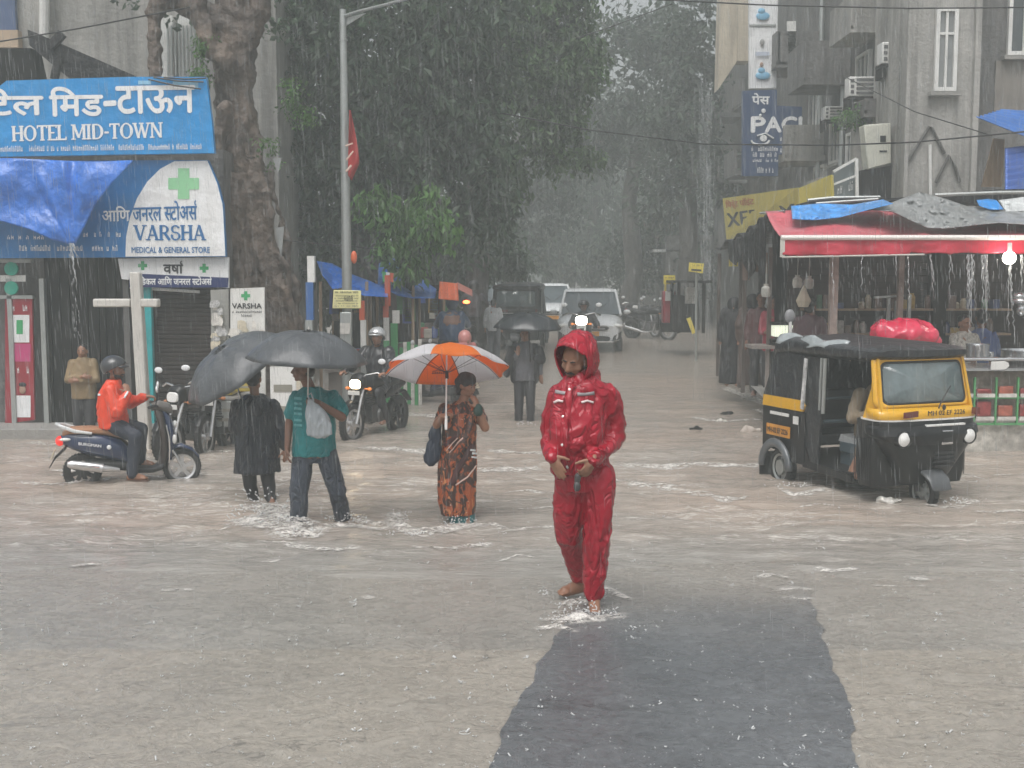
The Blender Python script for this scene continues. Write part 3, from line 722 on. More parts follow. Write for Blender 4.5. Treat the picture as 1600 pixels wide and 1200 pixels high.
m_ = MB(); m_.bar(at(78, 74, 17.95), at(98, 52, 17.95), .1, .12); m_.bar(at(85, 124, 17.95), at(92, 88, 17.95), .1, .1); m_.build('bracket', TRK, rf, world=True)
m_ = MB(); m_.prism([at(*q, 18.1) for q in [(-240, 75), (48, 75), (60, 130), (-240, 130)]], (0, .4, 0)); m_.build('fascia', DK, rf, world=True)

# ================================================================== STREET LAMP
lp = thing('street_lamp', 'tall grey street lamp post with a red pennant and yellow notice tied to it', 'street lamp', (at(543, 0, 18.2).x, 18.2, G(18.2)))
Yl = 18.2; m_ = MB(); m_.tube([at(543, 690, Yl), at(542, 430, Yl), at(538, 180, Yl), at(535.5, 15, Yl)], [.085, .078, .062, .048], 14)
for py in (63, 128, 200, 268, 320, 345, 380, 430): m_.tube([at(541 - (430 - py) * .012, py, Yl) + V((0, 0, .008)), at(541 - (430 - py) * .012, py, Yl) - V((0, 0, .008))], .075 if py > 200 else .064, 12)
m_.build('post', GAL, lp, world=True)
m_ = MB(); m_.tube([at(536, 26, Yl), at(560, 18, Yl - .2), at(600, 8, Yl - .5), at(640, -3, Yl - .8)], [.03, .026, .024, .022], 8)
m_.prism([at(541, 40, Yl), at(572, 20, Yl - .1), at(541, 28, Yl)], (0, .03, 0)); m_.build('arm', GAL, lp, world=True)
def head_(c):
    m = MB(); m.eloft([(c + V((-.28, 0, 0)), V((0, .05, 0)), V((0, 0, .03))), (c, V((0, .12, 0)), V((0, 0, .06))), (c + V((.35, 0, .03)), V((0, .1, 0)), V((0, 0, .05)))], 12); return m
head_(at(668, -12, Yl - 1)).build('lamp_head', GAL, lp, world=True)
pn = thing('pennant', 'narrow red pennant with pale stripes hanging on the lamp post', 'flag', at(545, 230, 18.05))
def pen(u, v):
    px = 546 + (u - .1) * (2 + 15 * min(1, v * 1.5)) * (1 if v < .75 else (1 - (v - .75) * 2.6)); py = 172 + 102 * v + u * (8 if v > .6 else 0)
    return at(px - 6 * max(0, v - .7), py, 18.05 - .05 * math.sin(u * 5 + v * 6))
MB().sheet(pen, 10, 24).build('cloth', M('red_cloth', (.42, .03, .03), .6, var=.2, transl=.1), pn, world=True, smooth='all', solid=.005)
m_ = MB(); m_.tube([at(540, 228, 17.97), at(551, 224, 17.95)], .014, 5); m_.tube([at(541, 250, 17.95), at(552, 236, 17.95)], .014, 5); m_.tube([at(541, 268, 17.95), at(549, 258, 17.95)], .018, 5); m_.build('stripe', M('pale_cloth', (.7, .5, .42), .6), pn, world=True)
yb = thing('notice_sign', 'pale yellow notice with small print tied to the lamp post', 'sign', at(542, 467, 18.0))
m_ = MB(); quad(m_, (521, 453), (564, 454), (564, 482), (519, 482), 18.02, .03); m_.build('panel', PYL, yb, world=True, bevel=.01)
m_ = MB(); pscrib(m_, 524, 455, 560, 458, 18.02, 14, seed=1)
for k, q in enumerate((461, 465, 469, 473, 477)): pscrib(m_, 523, q, 560, q + 2, 18.02, 22, seed=20 + k)
pscrib(m_, 538, 462, 552, 470, 18.015, 4, seed=9, lift=.01); m_.build('lettering', LBK, yb, world=True, smooth=False)
m_ = MB(); m_.ell(at(553, 402, 18), (.05, .05, .1)); tag(m_.build('plastic_bag', M('orange_plastic', (.62, .12, .04), .4), smooth='all'), 'small orange plastic bag knotted on the lamp post', 'bag')

# ================================================================== OVERHEAD CABLES
def cable(label, pts, r=.014):
    P = [at(*p) for p in pts]; out = []
    for i in range(len(P) - 1):
        for k in range(10): out.append(P[i].lerp(P[i + 1], k / 10))
    out.append(P[-1]); tag(MB().tube(out, r, 5).build('overhead_cable', CAB, smooth='all'), label, 'cable', 'cables strung over the street')
cable('thin cable crossing the very top right of the street', [(960, -4, 20), (1200, 8, 18), (1420, 13, 17), (1660, 11, 16)], .012)
cable('cable sagging from the big tree to the right hand buildings below the PACE sign', [(780, 176, 24), (920, 203, 24), (1100, 225, 22), (1300, 227, 20), (1430, 222, 19), (1660, 200, 18)], .014)
cable('faint cable slanting down across the grey building wall at right', [(1320, 120, 24), (1430, 175, 21), (1550, 212, 19)], .01)
cable('short cable slanting up to the right through the pale gap in the trees', [(900, 60, 26), (960, 40, 26), (1050, 6, 26)], .012)
cable('cable running across the old grey building at upper left', [(-20, 68, 17), (120, 45, 17.4), (240, 22, 18), (330, 5, 18.4)], .012)
cable('cable between the trunk and the lamp post above the blue stall covers', [(440, 375, 18.4), (500, 381, 18.4), (545, 385, 18.3), (590, 389, 18.6)], .008)
# ================================================================== TREES
BRK = M('wet_bark', (.085, .066, .056), .6, var=.4, scale=5, bump=1, bscale=14, dirt=.7, dcol=(.20, .145, .105))
BRD = M('dark_bark', (.05, .045, .04), .65, var=.4, scale=5, bump=1, bscale=14)
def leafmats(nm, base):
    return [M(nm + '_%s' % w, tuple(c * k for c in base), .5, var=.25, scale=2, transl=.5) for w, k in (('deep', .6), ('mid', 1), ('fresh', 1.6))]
LDK = leafmats('broad_leaf', (.072, .118, .070)); LBR = leafmats('bright_leaf', (.085, .18, .045)); LFR = leafmats('far_leaf', (.075, .105, .075))
def foliage(clumps, n, size, seed, droop=.5, fresh=.2):
    """clumps: (centre, (rx,ry,rz), weight); leaves are small folded blades gathered on twigs"""
    rg = random.Random(seed); nr = np.random.RandomState(seed); mb = MB(); tot = sum(c[2] for c in clumps)
    for c, r, w in clumps:
        k = int(n * w / tot / 7); c = V(c)
        for _ in range(k):
            d = V((rg.gauss(0, 1), rg.gauss(0, 1), rg.gauss(0, 1))).normalized(); rr = rg.random() ** .42
            rr *= 1 + .38 * noise.noise(d * 2.3 + c)
            p = c + V((d.x * r[0], d.y * r[1], d.z * r[2])) * rr
            if noise.noise(p * (1.1 / max(.5, size * 5))) < -.26: continue
            tw = V((rg.uniform(-1, 1), rg.uniform(-1, 1), rg.uniform(-.6, .5) - droop * .6)).normalized()
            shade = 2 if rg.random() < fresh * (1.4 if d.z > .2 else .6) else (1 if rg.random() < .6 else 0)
            for q in range(7):
                s = size * rg.uniform(.55, 1.25); o = p + tw * (q * size * .38) + V((rg.uniform(-1, 1), rg.uniform(-1, 1), rg.uniform(-1, 1))) * size * .5
                a = V((rg.uniform(-1, 1), rg.uniform(-1, 1), rg.uniform(-1, .35) - droop * .5)).normalized(); b_ = a.cross(V((rg.uniform(-1, 1), rg.uniform(-1, 1), rg.uniform(-1, 1))))
                if b_.length < .05: continue
                b_.normalize(); e = a.cross(b_) * s * .12
                mb.add([o, o + a * s * .5 + b_ * s * .24 + e, o + a * s, o + a * s * .5 - b_ * s * .24 + e], [(0, 1, 2), (0, 2, 3)], shade)
    return mb
def limbs(mb, paths, seg=9):
    for pts, rad in paths:
        P = [V(p) for p in pts]; out = []; rr = []
        for i in range(len(P) - 1):
            for k in range(4):
                f = k / 4; q = P[i].lerp(P[i + 1], f); q += V((noise.noise(q * 2), noise.noise(q * 2 + V((5, 0, 0))), 0)) * rad[i] * .6
                out.append(q); rr.append((rad[i] * (1 - f) + rad[i + 1] * f) * (1 + .2 * noise.noise(q * 3)))
        out.append(P[-1]); rr.append(rad[-1]); mb.tube(out, rr, seg)

# big gnarled trunk by the lamp post
T1 = thing('banyan_tree', 'massive gnarled brown trunk with hanging roots between the signboards and the lamp post', 'tree', (at(415, 0, 18.6).x, 18.6, G(18.6)))
mb = MB(); Y = 18.6
main = [(428, 650, .50), (418, 560, .42), (408, 470, .36), (398, 400, .34), (386, 320, .34), (376, 240, .32), (368, 160, .30), (366, 90, .32), (372, 20, .34), (380, -60, .34)]
pts = [at(a, b_, Y) for a, b_, c in main]; mb.limb(pts, [c for *_, c in main], 16)
for k, (path) in enumerate([
    [(372, 60, .24), (335, 30, .20), (300, 12, .17), (262, -10, .14)], [(262, -10, .15), (240, 22, .14), (243, 70, .10), (243, 130, .09)],
    [(352, 95, .2), (325, 60, .16), (312, 20, .13), (306, -30, .12)], [(385, 60, .2), (400, 20, .18), (410, -40, .16)],
    [(455, 660, .16), (446, 520, .12), (430, 420, .12), (410, 330, .12), (392, 250, .12)], [(390, 660, .15), (385, 560, .13), (378, 450, .12), (372, 360, .12), (366, 280, .10)],
    [(478, 650, .12), (470, 540, .09), (458, 430, .08), (440, 340, .08), (420, 270, .08)], [(405, 660, .15), (402, 520, .12), (415, 400, .10), (400, 300, .10)],
    [(352, 170, .12), (344, 230, .10), (352, 300, .11), (362, 380, .10)], [(378, 170, .12), (398, 230, .12), (402, 290, .10), (388, 330, .07)], [(392, 300, .09), (408, 350, .10), (398, 420, .09)]]):
    mb.limb([at(a, b_, Y - .18 * (k % 3) - .1) for a, b_, c in path], [c for *_, c in path], 12)
rg = random.Random(3)
for k in range(26):
    px = rg.uniform(345, 480); t0 = rg.uniform(180, 380) if px < 430 else rg.uniform(330, 420)
    mb.limb([at(px * .35 + 395 * .65 - 8, t0, Y - .32), at(px * .8 + 80, t0 + 90, Y - .36), at(px, t0 + 190, Y - .3), at(px + rg.uniform(-4, 8), 640, Y - .25)], [.04, .05, .05, .07], 7)
def barkd(co, nn):
    q = V((co.x * 3.2, co.y * 3.2, co.z * 1.1)); return (1 - abs(noise.noise(q)) * 2.6) * .07 + noise.noise(co * 7) * .045 + noise.noise(co * 18) * .018 - .035
blob(mb, 'trunk', BRK, T1, .035, 1, barkd)
cl = []
for (px, py, Yc, rx, rz, w) in [(455, 150, 18.4, .22, .35, .6), (475, 180, 18.4, .2, .16, .4), (412, 215, 18.2, .18, .2, .5), (425, 235, 18.2, .14, .26, .4), (318, 92, 18.1, .10, .42, 1.1), (310, 118, 18.1, .12, .2, .7), (322, 60, 18.1, .08, .2, .5)]:
    cl.append((at(px, py, Yc), (rx, .16, rz), w))
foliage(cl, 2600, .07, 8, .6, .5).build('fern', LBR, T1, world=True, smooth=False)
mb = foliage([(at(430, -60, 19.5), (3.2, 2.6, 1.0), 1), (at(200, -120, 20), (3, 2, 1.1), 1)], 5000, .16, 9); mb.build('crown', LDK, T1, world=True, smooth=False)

def tree(label, trunk, clumps, n, size, seed, mats, droop=.6, fresh=.2, group=None, base=None):
    t = thing('leafy_tree', label, 'tree', base, 0, group)
    mb = MB(); limbs(mb, trunk); mb.build('trunk', BRD, t, world=True, smooth='all')
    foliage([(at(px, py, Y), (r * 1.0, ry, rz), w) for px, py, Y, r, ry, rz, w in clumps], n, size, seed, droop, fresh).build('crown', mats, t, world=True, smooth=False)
    return t
def gp(px, Y, dz=0): p = at(px, 600, Y); p.z = G(Y) + dz; return p
# the dark curtain of foliage behind the lamp post
tree('huge dark tree whose hanging foliage fills the view behind the lamp post', [([gp(560, 25), at(566, 420, 25), at(560, 250, 25), at(540, 60, 25), at(520, -150, 25)], [.5, .42, .38, .3, .2]), ([at(560, 250, 25), at(640, 120, 24.6), at(700, -20, 24.4)], [.26, .2, .14]), ([at(563, 330, 25), at(480, 200, 24.8), at(420, 40, 24.6)], [.24, .18, .14])],
     [(470, 60, 24.5, 1.5, 1.3, 2.2, 1.6), (450, 260, 25, 1.3, 1.2, 1.5, 1.1), (560, 60, 24, 1.3, 1.3, 2.2, 1.5), (540, 250, 24.6, 1.2, 1.3, 1.6, 1.1), (650, 60, 24, 1.3, 1.2, 2.2, 1.5), (630, 230, 24.4, 1.2, 1.2, 1.6, 1.2), (730, 40, 24, 1.1, 1.2, 2.1, 1.3), (700, 220, 24.2, .9, 1, 1.9, 1.1),
      (505, 370, 25, 1.3, .9, .7, .6), (760, 180, 24, .5, .8, 1.7, .6), (735, 330, 24.3, .45, .7, .9, .35), (600, -60, 23.8, 3.2, 1.6, 1.3, 1.3), (770, 300, 25, .5, .6, .6, .25)], 36000, .23, 21, LDK, .9, .12, base=gp(560, 25))
tree('tree with a ragged hanging crown edge over the middle of the street', [([gp(742, 29), at(746, 300, 29), at(770, 120, 28.6), at(800, -60, 28)], [.34, .3, .24, .16]), ([at(770, 120, 28.6), at(840, 60, 28), at(890, 40, 27.6)], [.16, .12, .06])],
     [(850, 20, 27.5, 1.25, 1.2, 1.0, 1.4), (905, 75, 27.2, .55, .7, .5, .5), (870, 110, 27.3, .65, .8, .85, .8), (910, 110, 27, .42, .5, .3, .25), (845, 190, 27.3, .5, .6, .6, .5), (880, 180, 27.2, .45, .5, .6, .45), (862, 232, 27.2, .35, .4, .4, .25), (915, 235, 27.2, .22, .3, .14, .12), (800, 90, 27.6, .7, .9, 1.6, 1.1), (800, 260, 28, .35, .5, .8, .3), (890, -40, 27.3, .9, .9, .6, .6), (840, 120, 27.3, .5, .5, .8, .5)], 20000, .20, 22, leafmats('edge_leaf', (.085, .145, .06)), .8, .38, base=gp(742, 29))
tree('low dark tree over the stalls left of the far traffic', [([gp(716, 33), at(716, 420, 33), at(720, 330, 33)], [.25, .22, .15])],
     [(720, 380, 33, 1.1, 1, .7, 1), (770, 385, 33, .75, .8, .6, .7), (755, 330, 34, .8, .9, 1.0, .8), (690, 420, 32, .8, .8, .5, .5), (800, 410, 34, .5, .6, .35, .3)], 8000, .23, 23, LDK, .6, .15, base=gp(716, 33))
tree('small tree with fresh bright green leaves right of the lamp post', [([gp(640, 21), at(640, 440, 21), at(632, 380, 21), at(620, 340, 20.8)], [.09, .08, .06, .04]), ([at(634, 390, 21), at(665, 350, 20.8), at(690, 310, 20.8)], [.05, .04, .02]), ([at(634, 380, 21), at(600, 340, 20.8), at(575, 315, 20.8)], [.05, .03, .02])],
     [(640, 322, 20.5, .42, .4, .20, 1.0), (668, 340, 20.5, .42, .4, .26, .8), (612, 372, 20.5, .26, .3, .34, .6), (672, 290, 20.5, .22, .25, .18, .35), (582, 312, 20.5, .30, .3, .16, .4), (598, 290, 20.6, .15, .15, .14, .16), (690, 345, 20.5, .22, .3, .24, .3), (640, 400, 20.6, .4, .4, .18, .35), (655, 285, 20.5, .14, .15, .10, .12)], 2300, .19, 24, LBR, 1.5, .5, base=gp(640, 21))
# the far tunnel of street trees
far = [('hazy tree beyond the gap at the top centre of the street', 985, 46, [(960, 90, 46, 1.9, 1.5, 1.9, 1), (1040, 60, 46, 1.9, 1.5, 1.8, 1), (1010, 190, 46, 2.2, 1.5, 1.6, 1), (1080, 180, 45, 1.4, 1.4, 2, .7), (930, 210, 47, 1.6, 1.4, 1.5, .7)]),
       ('hazy tree leaning over the right side of the far street', 1075, 40, [(1085, 60, 40, 1.1, 1.2, 2.2, 1), (1100, 260, 40, .9, 1.2, 1.4, .8), (1040, 300, 41, 1.3, 1.2, 1.1, .8), (1060, 180, 40, 1.2, 1.2, 1.2, .7)]),
       ('hazy dark tree filling the left of the far street', 800, 52, [(830, 300, 52, 2.6, 1.8, 2.2, 1.2), (790, 380, 52, 1.8, 1.5, 1.3, 1), (870, 220, 54, 2.2, 1.6, 2, 1), (830, 120, 54, 2.6, 1.6, 2.6, 1)]),
       ('faint grey tree at the far end of the street', 930, 66, [(940, 320, 66, 4.2, 2.5, 3.2, 1.5), (900, 400, 66, 3, 2, 1.6, 1), (1000, 380, 64, 3, 2, 2, 1.2), (960, 200, 68, 4, 2.2, 3, 1.2)]),
       ('faint tall tree closing the street behind the white car', 870, 80, [(850, 330, 80, 5, 2.5, 4.5, 1.4), (960, 260, 82, 6, 2.5, 6, 1.6), (1060, 340, 78, 4, 2.5, 4, 1)])]
for k, (lb, px, Y, cl) in enumerate(far):
    cl = cl
    tree(lb, [([gp(px, Y), at(px, 350, Y), at(px + 8, 200, Y)], [.4, .33, .2])], cl, 9000, .30 + .004 * (Y - 40) * 2, 40 + k, LFR, .5, .15, 'trees fading into the rain', base=gp(px, Y))

tree('dense dark bushy tree low behind the blue covered street stalls', [([gp(600, 31), at(600, 420, 31), at(610, 380, 31)], [.3, .25, .2])],
     [(470, 400, 30, 1.3, 1, 1.2, 1), (560, 400, 31, 1.3, 1, 1.2, 1), (640, 410, 31, 1.3, 1, 1.2, 1), (700, 400, 31.5, 1, 1, 1.1, .8), (520, 460, 31, 1.5, 1, .9, .8), (640, 470, 31, 1.6, 1, .8, .8), (430, 470, 30, 1, 1, .9, .5)], 13000, .25, 61, LDK, .6, .1, base=gp(600, 31))
tree('dark tree low behind the parked motorbikes at the right of the road', [([gp(1040, 48), at(1040, 420, 48), at(1040, 380, 48)], [.3, .25, .2])],
     [(1000, 400, 48, 1.8, 1.2, 1.6, 1), (1070, 380, 47, 1.8, 1.2, 2, 1), (1110, 420, 46, 1.2, 1.2, 1.4, .7)], 8000, .25, 62, LFR, .6, .1, 'trees fading into the rain', base=gp(1040, 48))
# ================================================================== RIGHT SIDE: buildings along the street
def pipe(mb, x, Y, z0, z1, r=.06): mb.tube([(x, Y, z0), (x, Y, z1)], r, 8)
XR = 7.7
def ac(parent_x, px, py, Y, label, w=.75):
    c = at(px, py, Y); t = thing('air_conditioner', label, 'air conditioner', c, 0, 'air conditioners on the right hand buildings')
    MB().box((0, 0, 0), (w, .35, w * .72)).build('casing', WHP, t, bevel=.02)
    m = MB()
    for i in range(4): m.box((w * .10, -.18, -w * .24 + i * w * .16), (w * .66, .012, w * .1))
    m.build('grille', M('ac_grille', (.10, .10, .10), .5), t)
    m = MB()
    for i in range(3): m.box((-w * .38, -.18, -w * .2 + i * w * .2), (w * .12, .012, w * .12))
    m.build('side_grille', M('ac_grille', (.10, .10, .10), .5), t)
    m = MB(); m.box((0, 0, -w * .42), (w * 1.05, .4, .05)); m.box((-w * .4, .1, -w * .55), (.04, .5, .3)); m.box((w * .4, .1, -w * .55), (.04, .5, .3)); m.build('bracket', DK, t)
    return t
def window(b, c, w, h, axis='y', name='window', mat=None, bars=(1, 1), gl=None):
    """window with frame proud of the wall; axis y faces the camera, axis x faces the street"""
    c = V(c); rot = Matrix.Identity(3) if axis == 'y' else Matrix.Rotation(R(-90), 3, 'Z')
    def B(m, cc, d): m.box(c + rot @ V(cc), d, rot)
    m = MB(); B(m, (0, 0, 0), (w, .05, h)); o = m.build(name, gl or GLS, b, world=True)
    m = MB(); t = .07
    B(m, (-w / 2, -.03, 0), (t, .09, h + t)); B(m, (w / 2, -.03, 0), (t, .09, h + t)); B(m, (0, -.03, h / 2), (w - t, .09, t)); B(m, (0, -.03, -h / 2), (w - t, .09, t))
    for i in range(bars[0]): B(m, (-w / 2 + w * (i + 1) / (bars[0] + 1), -.035, 0), (.045, .05, h - t))
    for i in range(bars[1]): B(m, (0, -.036, h / 2 - h * .3 * (i + 1)), (w - t, .04, .045))
    m.build('frame', mat or WHP, o, world=True)
    m = MB(); B(m, (0, -.07, -h / 2 - .09), (w + .25, .16, .07)); m.build('sill', CONC, o, world=True)
    return o
# nearest: pale plaster house end with a tall window
b1 = thing('corner_building', 'pale streaked plaster building with a tall white window at the upper right', 'building', (9.6, 22.3, 0))
Yb = 22.0
def wall_px(px0, px1, Y, dep, z0=-.4, z1=12): a = at(px0, 0, Y).x; c = at(px1, 0, Y).x; return ((a + c) / 2, Y + dep / 2, (z0 + z1) / 2), (c - a, dep, z1 - z0)
m_ = MB(); m_.box(*wall_px(1421, 1530, Yb, 2.0)); m_.build('wall', PLA, b1, world=True)
m_ = MB(); m_.box(*wall_px(1533, 1720, Yb + .5, 1.6)); m_.build('rear_wall', PLD, b1, world=True)
m_ = MB(); m_.box(*wall_px(1527, 1536, Yb - .1, .2)); m_.box(*wall_px(1421, 1427, Yb - .08, .15)); m_.build('pilaster', PLA, b1, world=True)
c = at(1477, 78, Yb - .03); window(b1, c, .34, 1.45, bars=(1, 1), gl=M('grey_window_glass', (.22, .23, .23), .1))
c = at(1600, 25, Yb + .45); window(b1, c, .55, 1.4, bars=(1, 0))
m_ = MB()
for q in ([(1416, 255), (1452, 198), (1456, 200), (1476, 240)], [(1462, 285), (1483, 243), (1493, 262), (1500, 285)]): m_.tube([at(*e, Yb - .04) for e in q], .03, 6)
m_.build('stair_outline', M('dark_stain', (.09, .085, .08), .8), b1, world=True)
m_ = MB(); m_.tube([at(1453, 226, Yb - .08), at(1454, 320, Yb - .08)], .03, 8); m_.build('drain_pipe', WHP, b1, world=True)
m_ = MB(); m_.box(*wall_px(1560, 1720, Yb + .45, .08, at(0, 172, Yb).z, at(0, 88, Yb).z)); m_.build('lower_panel', M('brown_plaster', (.22, .2, .18), .8, streak=.6), b1, world=True)

# the row facing the street, seen along its face
b2 = thing('apartment_block', 'dark grey apartment block with balconies, behind the PACE sign and air conditioners', 'building', (9, 27, 0))
m_ = MB(); m_.box((XR + 2.5, 27.9, 6), (5, 7.8, 13)); m_.build('wall', PLD, b2, world=True)
for k, (Ya, z, d, hh) in enumerate([(24.6, 5.3, .55, .30), (26.4, 3.9, .9, .28), (27.4, 6.4, 1.1, .9), (29.5, 4.9, 1.0, .8), (29.8, 7.2, 1.2, .8), (25.2, 7.1, .7, .7), (30.6, 3.3, .8, .5)]):
    m_ = MB(); m_.box((XR - d / 2, Ya, z), (d, 1.6, .14)); m_.box((XR - d + .05, Ya, z + hh / 2), (.09, 1.6, hh)); m_.box((XR - d / 2, Ya - .76, z + hh / 2), (d - .1, .08, hh)); m_.build('balcony', [PLD, PLA][k % 2], b2, world=True)
for Ya, z in ((25.6, 6.3), (27.6, 5.2), (29.6, 6.2), (26.2, 4.7), (29, 4.2)): window(b2, (XR - .02, Ya, z), .9, 1.0, 'x', bars=(2, 0))
m_ = MB()
for Ya in (24.3, 26.9, 28.9): pipe(m_, XR - .12, Ya, 0, 11)
m_.build('drain_pipe', GAL, b2, world=True)
m_ = MB()
for k, (a, c_, e) in enumerate([(1386, 1402, 120), (1347, 1365, 90), (1290, 1306, 130)]): pass
m_.box((XR - .35, 24.4, 4.6), (.5, .25, 1.3)); m_.build('duct', PLA, b2, world=True)
b3 = thing('far_block', 'beige edged building fading into the rain left of the white vertical sign', 'building', (9.3, 38, 0))
m_ = MB(); m_.box((XR + 3, 39, 6), (5.4, 14, 14)); m_.build('wall', PLD, b3, world=True)
m_ = MB(); m_.prism([at(*q, 31.95) for q in [(1128, -60), (1152, -60), (1152, 95), (1122, 140), (1124, 60)]], (0, .6, 0)); m_.prism([at(*q, 31.9) for q in [(1152, -60), (1172, -60), (1172, 95), (1152, 95)]], (0, .6, 0)); m_.build('corner_wall', BEI, b3, world=True)
for k, (Ya, z) in enumerate([(34, 5.2), (37, 5.2), (40, 5.2), (34, 3.2), (38, 3.0), (36, 7.2), (41, 7.5)]):
    m_ = MB(); m_.box((XR - .3, Ya, z), (1.0, 1.8, .16)); m_.box((XR - .78, Ya, z + .35), (.08, 1.8, .7)); m_.build('balcony', PLD, b3, world=True)
b4 = thing('low_shop_row', 'low dark shop row beside the road below the far trees at right', 'building', (7.5, 50, 0))
m_ = MB(); m_.box((8.6, 56, 1.8), (5, 20, 3.6)); m_.build('wall', PLD, b4, world=True); m_ = MB(); m_.box((6.2, 54, 3.0), (1.2, 16, .1)); m_.build('awning', TRW, b4, world=True)
ac(0, 1397, 85, 23.3, 'white window air conditioner high on the wall, topmost of those at right', .58); ac(0, 1344, 137, 24.5, 'grey-white air conditioner below and left of the topmost one', .56); ac(0, 1300, 178, 27, 'small faint air conditioner left of the green balcony plant', .42)
mb = foliage([(at(1335, 185, 24.2), (.42, .3, .22), 1), (at(1358, 172, 24.2), (.2, .2, .2), .5)], 900, .09, 71, .4, .3); tag(mb.build('balcony_plant', LBR, smooth=False), 'leafy green potted plant spilling over a balcony at right', 'plant')
u = thing('outdoor_unit', 'tall off-white outdoor cabinet standing on a ledge right of the balcony plant', 'cabinet', at(1372, 262, 22.6))
m_ = MB(); quad(m_, (1350, 195), (1392, 192), (1393, 255), (1356, 265), 22.6, .35); m_.build('casing', M('off_white_casing', (.6, .6, .52), .5, dirt=.4), u, world=True, bevel=.02)
m_ = MB(); prect(m_, 1375, 212, 1384, 222, 22.6, .01); prect(m_, 1374, 235, 1386, 238, 22.6, .01); m_.build('vent', DK, u, world=True)
m_ = MB(); quad(m_, (1346, 266), (1395, 258), (1395, 320), (1350, 320), 22.7, .6); m_.build('ledge', DK, u, world=True)

# signs
t = thing('vertical_sign', 'tall white hanging sign with small blue figures above the PACE sign', 'sign', at(1192, 138, 29.5))
m_ = MB(); quad(m_, (1171, -70), (1217, -70), (1213, 138), (1171, 138), 29.5, .15); m_.build('panel', WHS, t, world=True)
m_ = MB()
for cy, s_ in ((25, 1), (118, 1.1)):
    m_.ell(at(1192, cy, 29.46), (.17 * s_, .02, .10), mi=0); m_.ell(at(1190, cy - 8, 29.45), (.09, .02, .07), mi=0)
m_.ell(at(1190, 101, 29.45), (.045, .02, .06), mi=1); m_.ell(at(1191, 66, 29.45), (.06, .02, .08), mi=2); prect(m_, 1180, 81, 1202, 87, 29.46, .01, 3)
m_.build('printed_figure', [M('pale_blue_print', (.2, .45, .65), .4), M('portrait_print', (.35, .22, .16), .6), M('grey_print', (.3, .3, .3), .5), M('lilac_print', (.5, .55, .65), .5)], t, world=True)
m_ = MB(); quad(m_, (1171, 38), (1213, 38), (1213, 40.5), (1171, 40.5), 29.47, .02); m_.build('seam', GAL, t, world=True)
t = thing('small_sign', 'narrow weathered white board to the right of the tall white sign', 'sign', at(1238, 80, 29)); m_ = MB(); quad(m_, (1230, 33), (1244, 33), (1243, 82), (1232, 84), 29, .08); m_.build('panel', WHP, t, world=True)
t = thing('institute_sign', 'dark blue institute sign lettered PACE with a swirl mark', 'sign', at(1205, 275, 29))
DPB = M('slate_blue_panel', (.025, .055, .14), .4, var=.15)
m_ = MB(); m_.prism([at(*q, 29) for q in [(1160, 275), (1216, 275), (1216, 241), (1253, 241), (1253, 167), (1214, 165), (1214, 140), (1160, 142)]], (0, .15, 0)); m_.build('panel', DPB, t, world=True)
m_ = MB(); ptext(m_, 'पेस', 1175, 146, 1202, 163, 29, 0, 0, .008); ptext(m_, 'ACE'[:2] + 'I', 1196, 183, 1252, 206, 29, 0, 0, .02); ptext(m_, 'P', 1174, 183, 1195, 206, 29, 0, 0, .02)
m_.ell(at(1193, 173, 28.97), (.055, .01, .055)); m_.ell(at(1188, 180, 28.97), (.035, .01, .035))
sw = [at(1180 + 3 * 0 + 14 * math.cos(R(a)) + 8, 219 - 7 * math.sin(R(a)), 28.97) for a in range(180, 380, 20)]; m_.tube(sw, .025, 5); m_.tube([at(1183, 212, 28.97), at(1196, 208, 28.97), at(1209, 216, 28.97)], .02, 5); m_.ell(at(1193, 216, 28.97), (.09, .01, .08))
pscrib(m_, 1174, 229, 1216, 236, 29, 12, seed=30); pscrib(m_, 1176, 238, 1214, 245, 29, 10, seed=31); pscrib(m_, 1176, 248, 1216, 253, 29, 14, seed=32); pscrib(m_, 1183, 261, 1209, 270, 29, 10, seed=33); pscrib(m_, 1219, 214, 1252, 220, 29, 10, seed=34); pscrib(m_, 1219, 231, 1248, 238, 29, 9, seed=35)
m_.build('lettering', LET, t, world=True, smooth=False)
# yellow copy-shop sign on the street face
t = thing('shop_sign', 'long yellow sign lettered XEROX in black with red Devanagari above', 'sign', at(1210, 340, 27))
A = at(1135, 374, 31); B_ = at(1262, 356, 24.0); C_ = at(1247, 293, 24.0); D_ = at(1129, 310, 31)
m_ = MB(); m_.prism([A, B_, C_, D_], (.08, .1, 0)); m_.build('panel', YLW, t, world=True)
A2 = at(1248, 345, 23.8); B2 = at(1300, 345, 21.8); C2 = at(1298, 273, 21.8); D2 = at(1248, 294, 23.8)
m_ = MB(); m_.prism([A2, B2, C2, D2], (.08, .1, 0)); m_.build('side_panel', YLW, t, world=True)
def lq(mb, text, u0, v0, u1, v1, mi=0, bold=0):
    vs, fs = compose(text); x0 = min(q.x for q in vs); x1 = max(q.x for q in vs); y0 = min(q.y for q in vs); y1 = max(q.y for q in vs)
    for k, (ox, oy) in enumerate([(0, 0)] if not bold else [(-bold, 0), (bold, 0), (0, bold)]):
        mb.add([bil([A, B_, C_, D_], u0 + (u1 - u0) * (q.x - x0) / (x1 - x0) + ox, v0 + (v1 - v0) * (q.y - y0) / (y1 - y0) + oy) + V((-.02 - .001 * k, -.03 - .001 * k, 0)) for q in vs], fs, mi)
m_ = MB(); lq(m_, 'XEROX', .05, .28, .93, .62, 0, .008); m_.build('black_lettering', LBK, t, world=True, smooth=False)
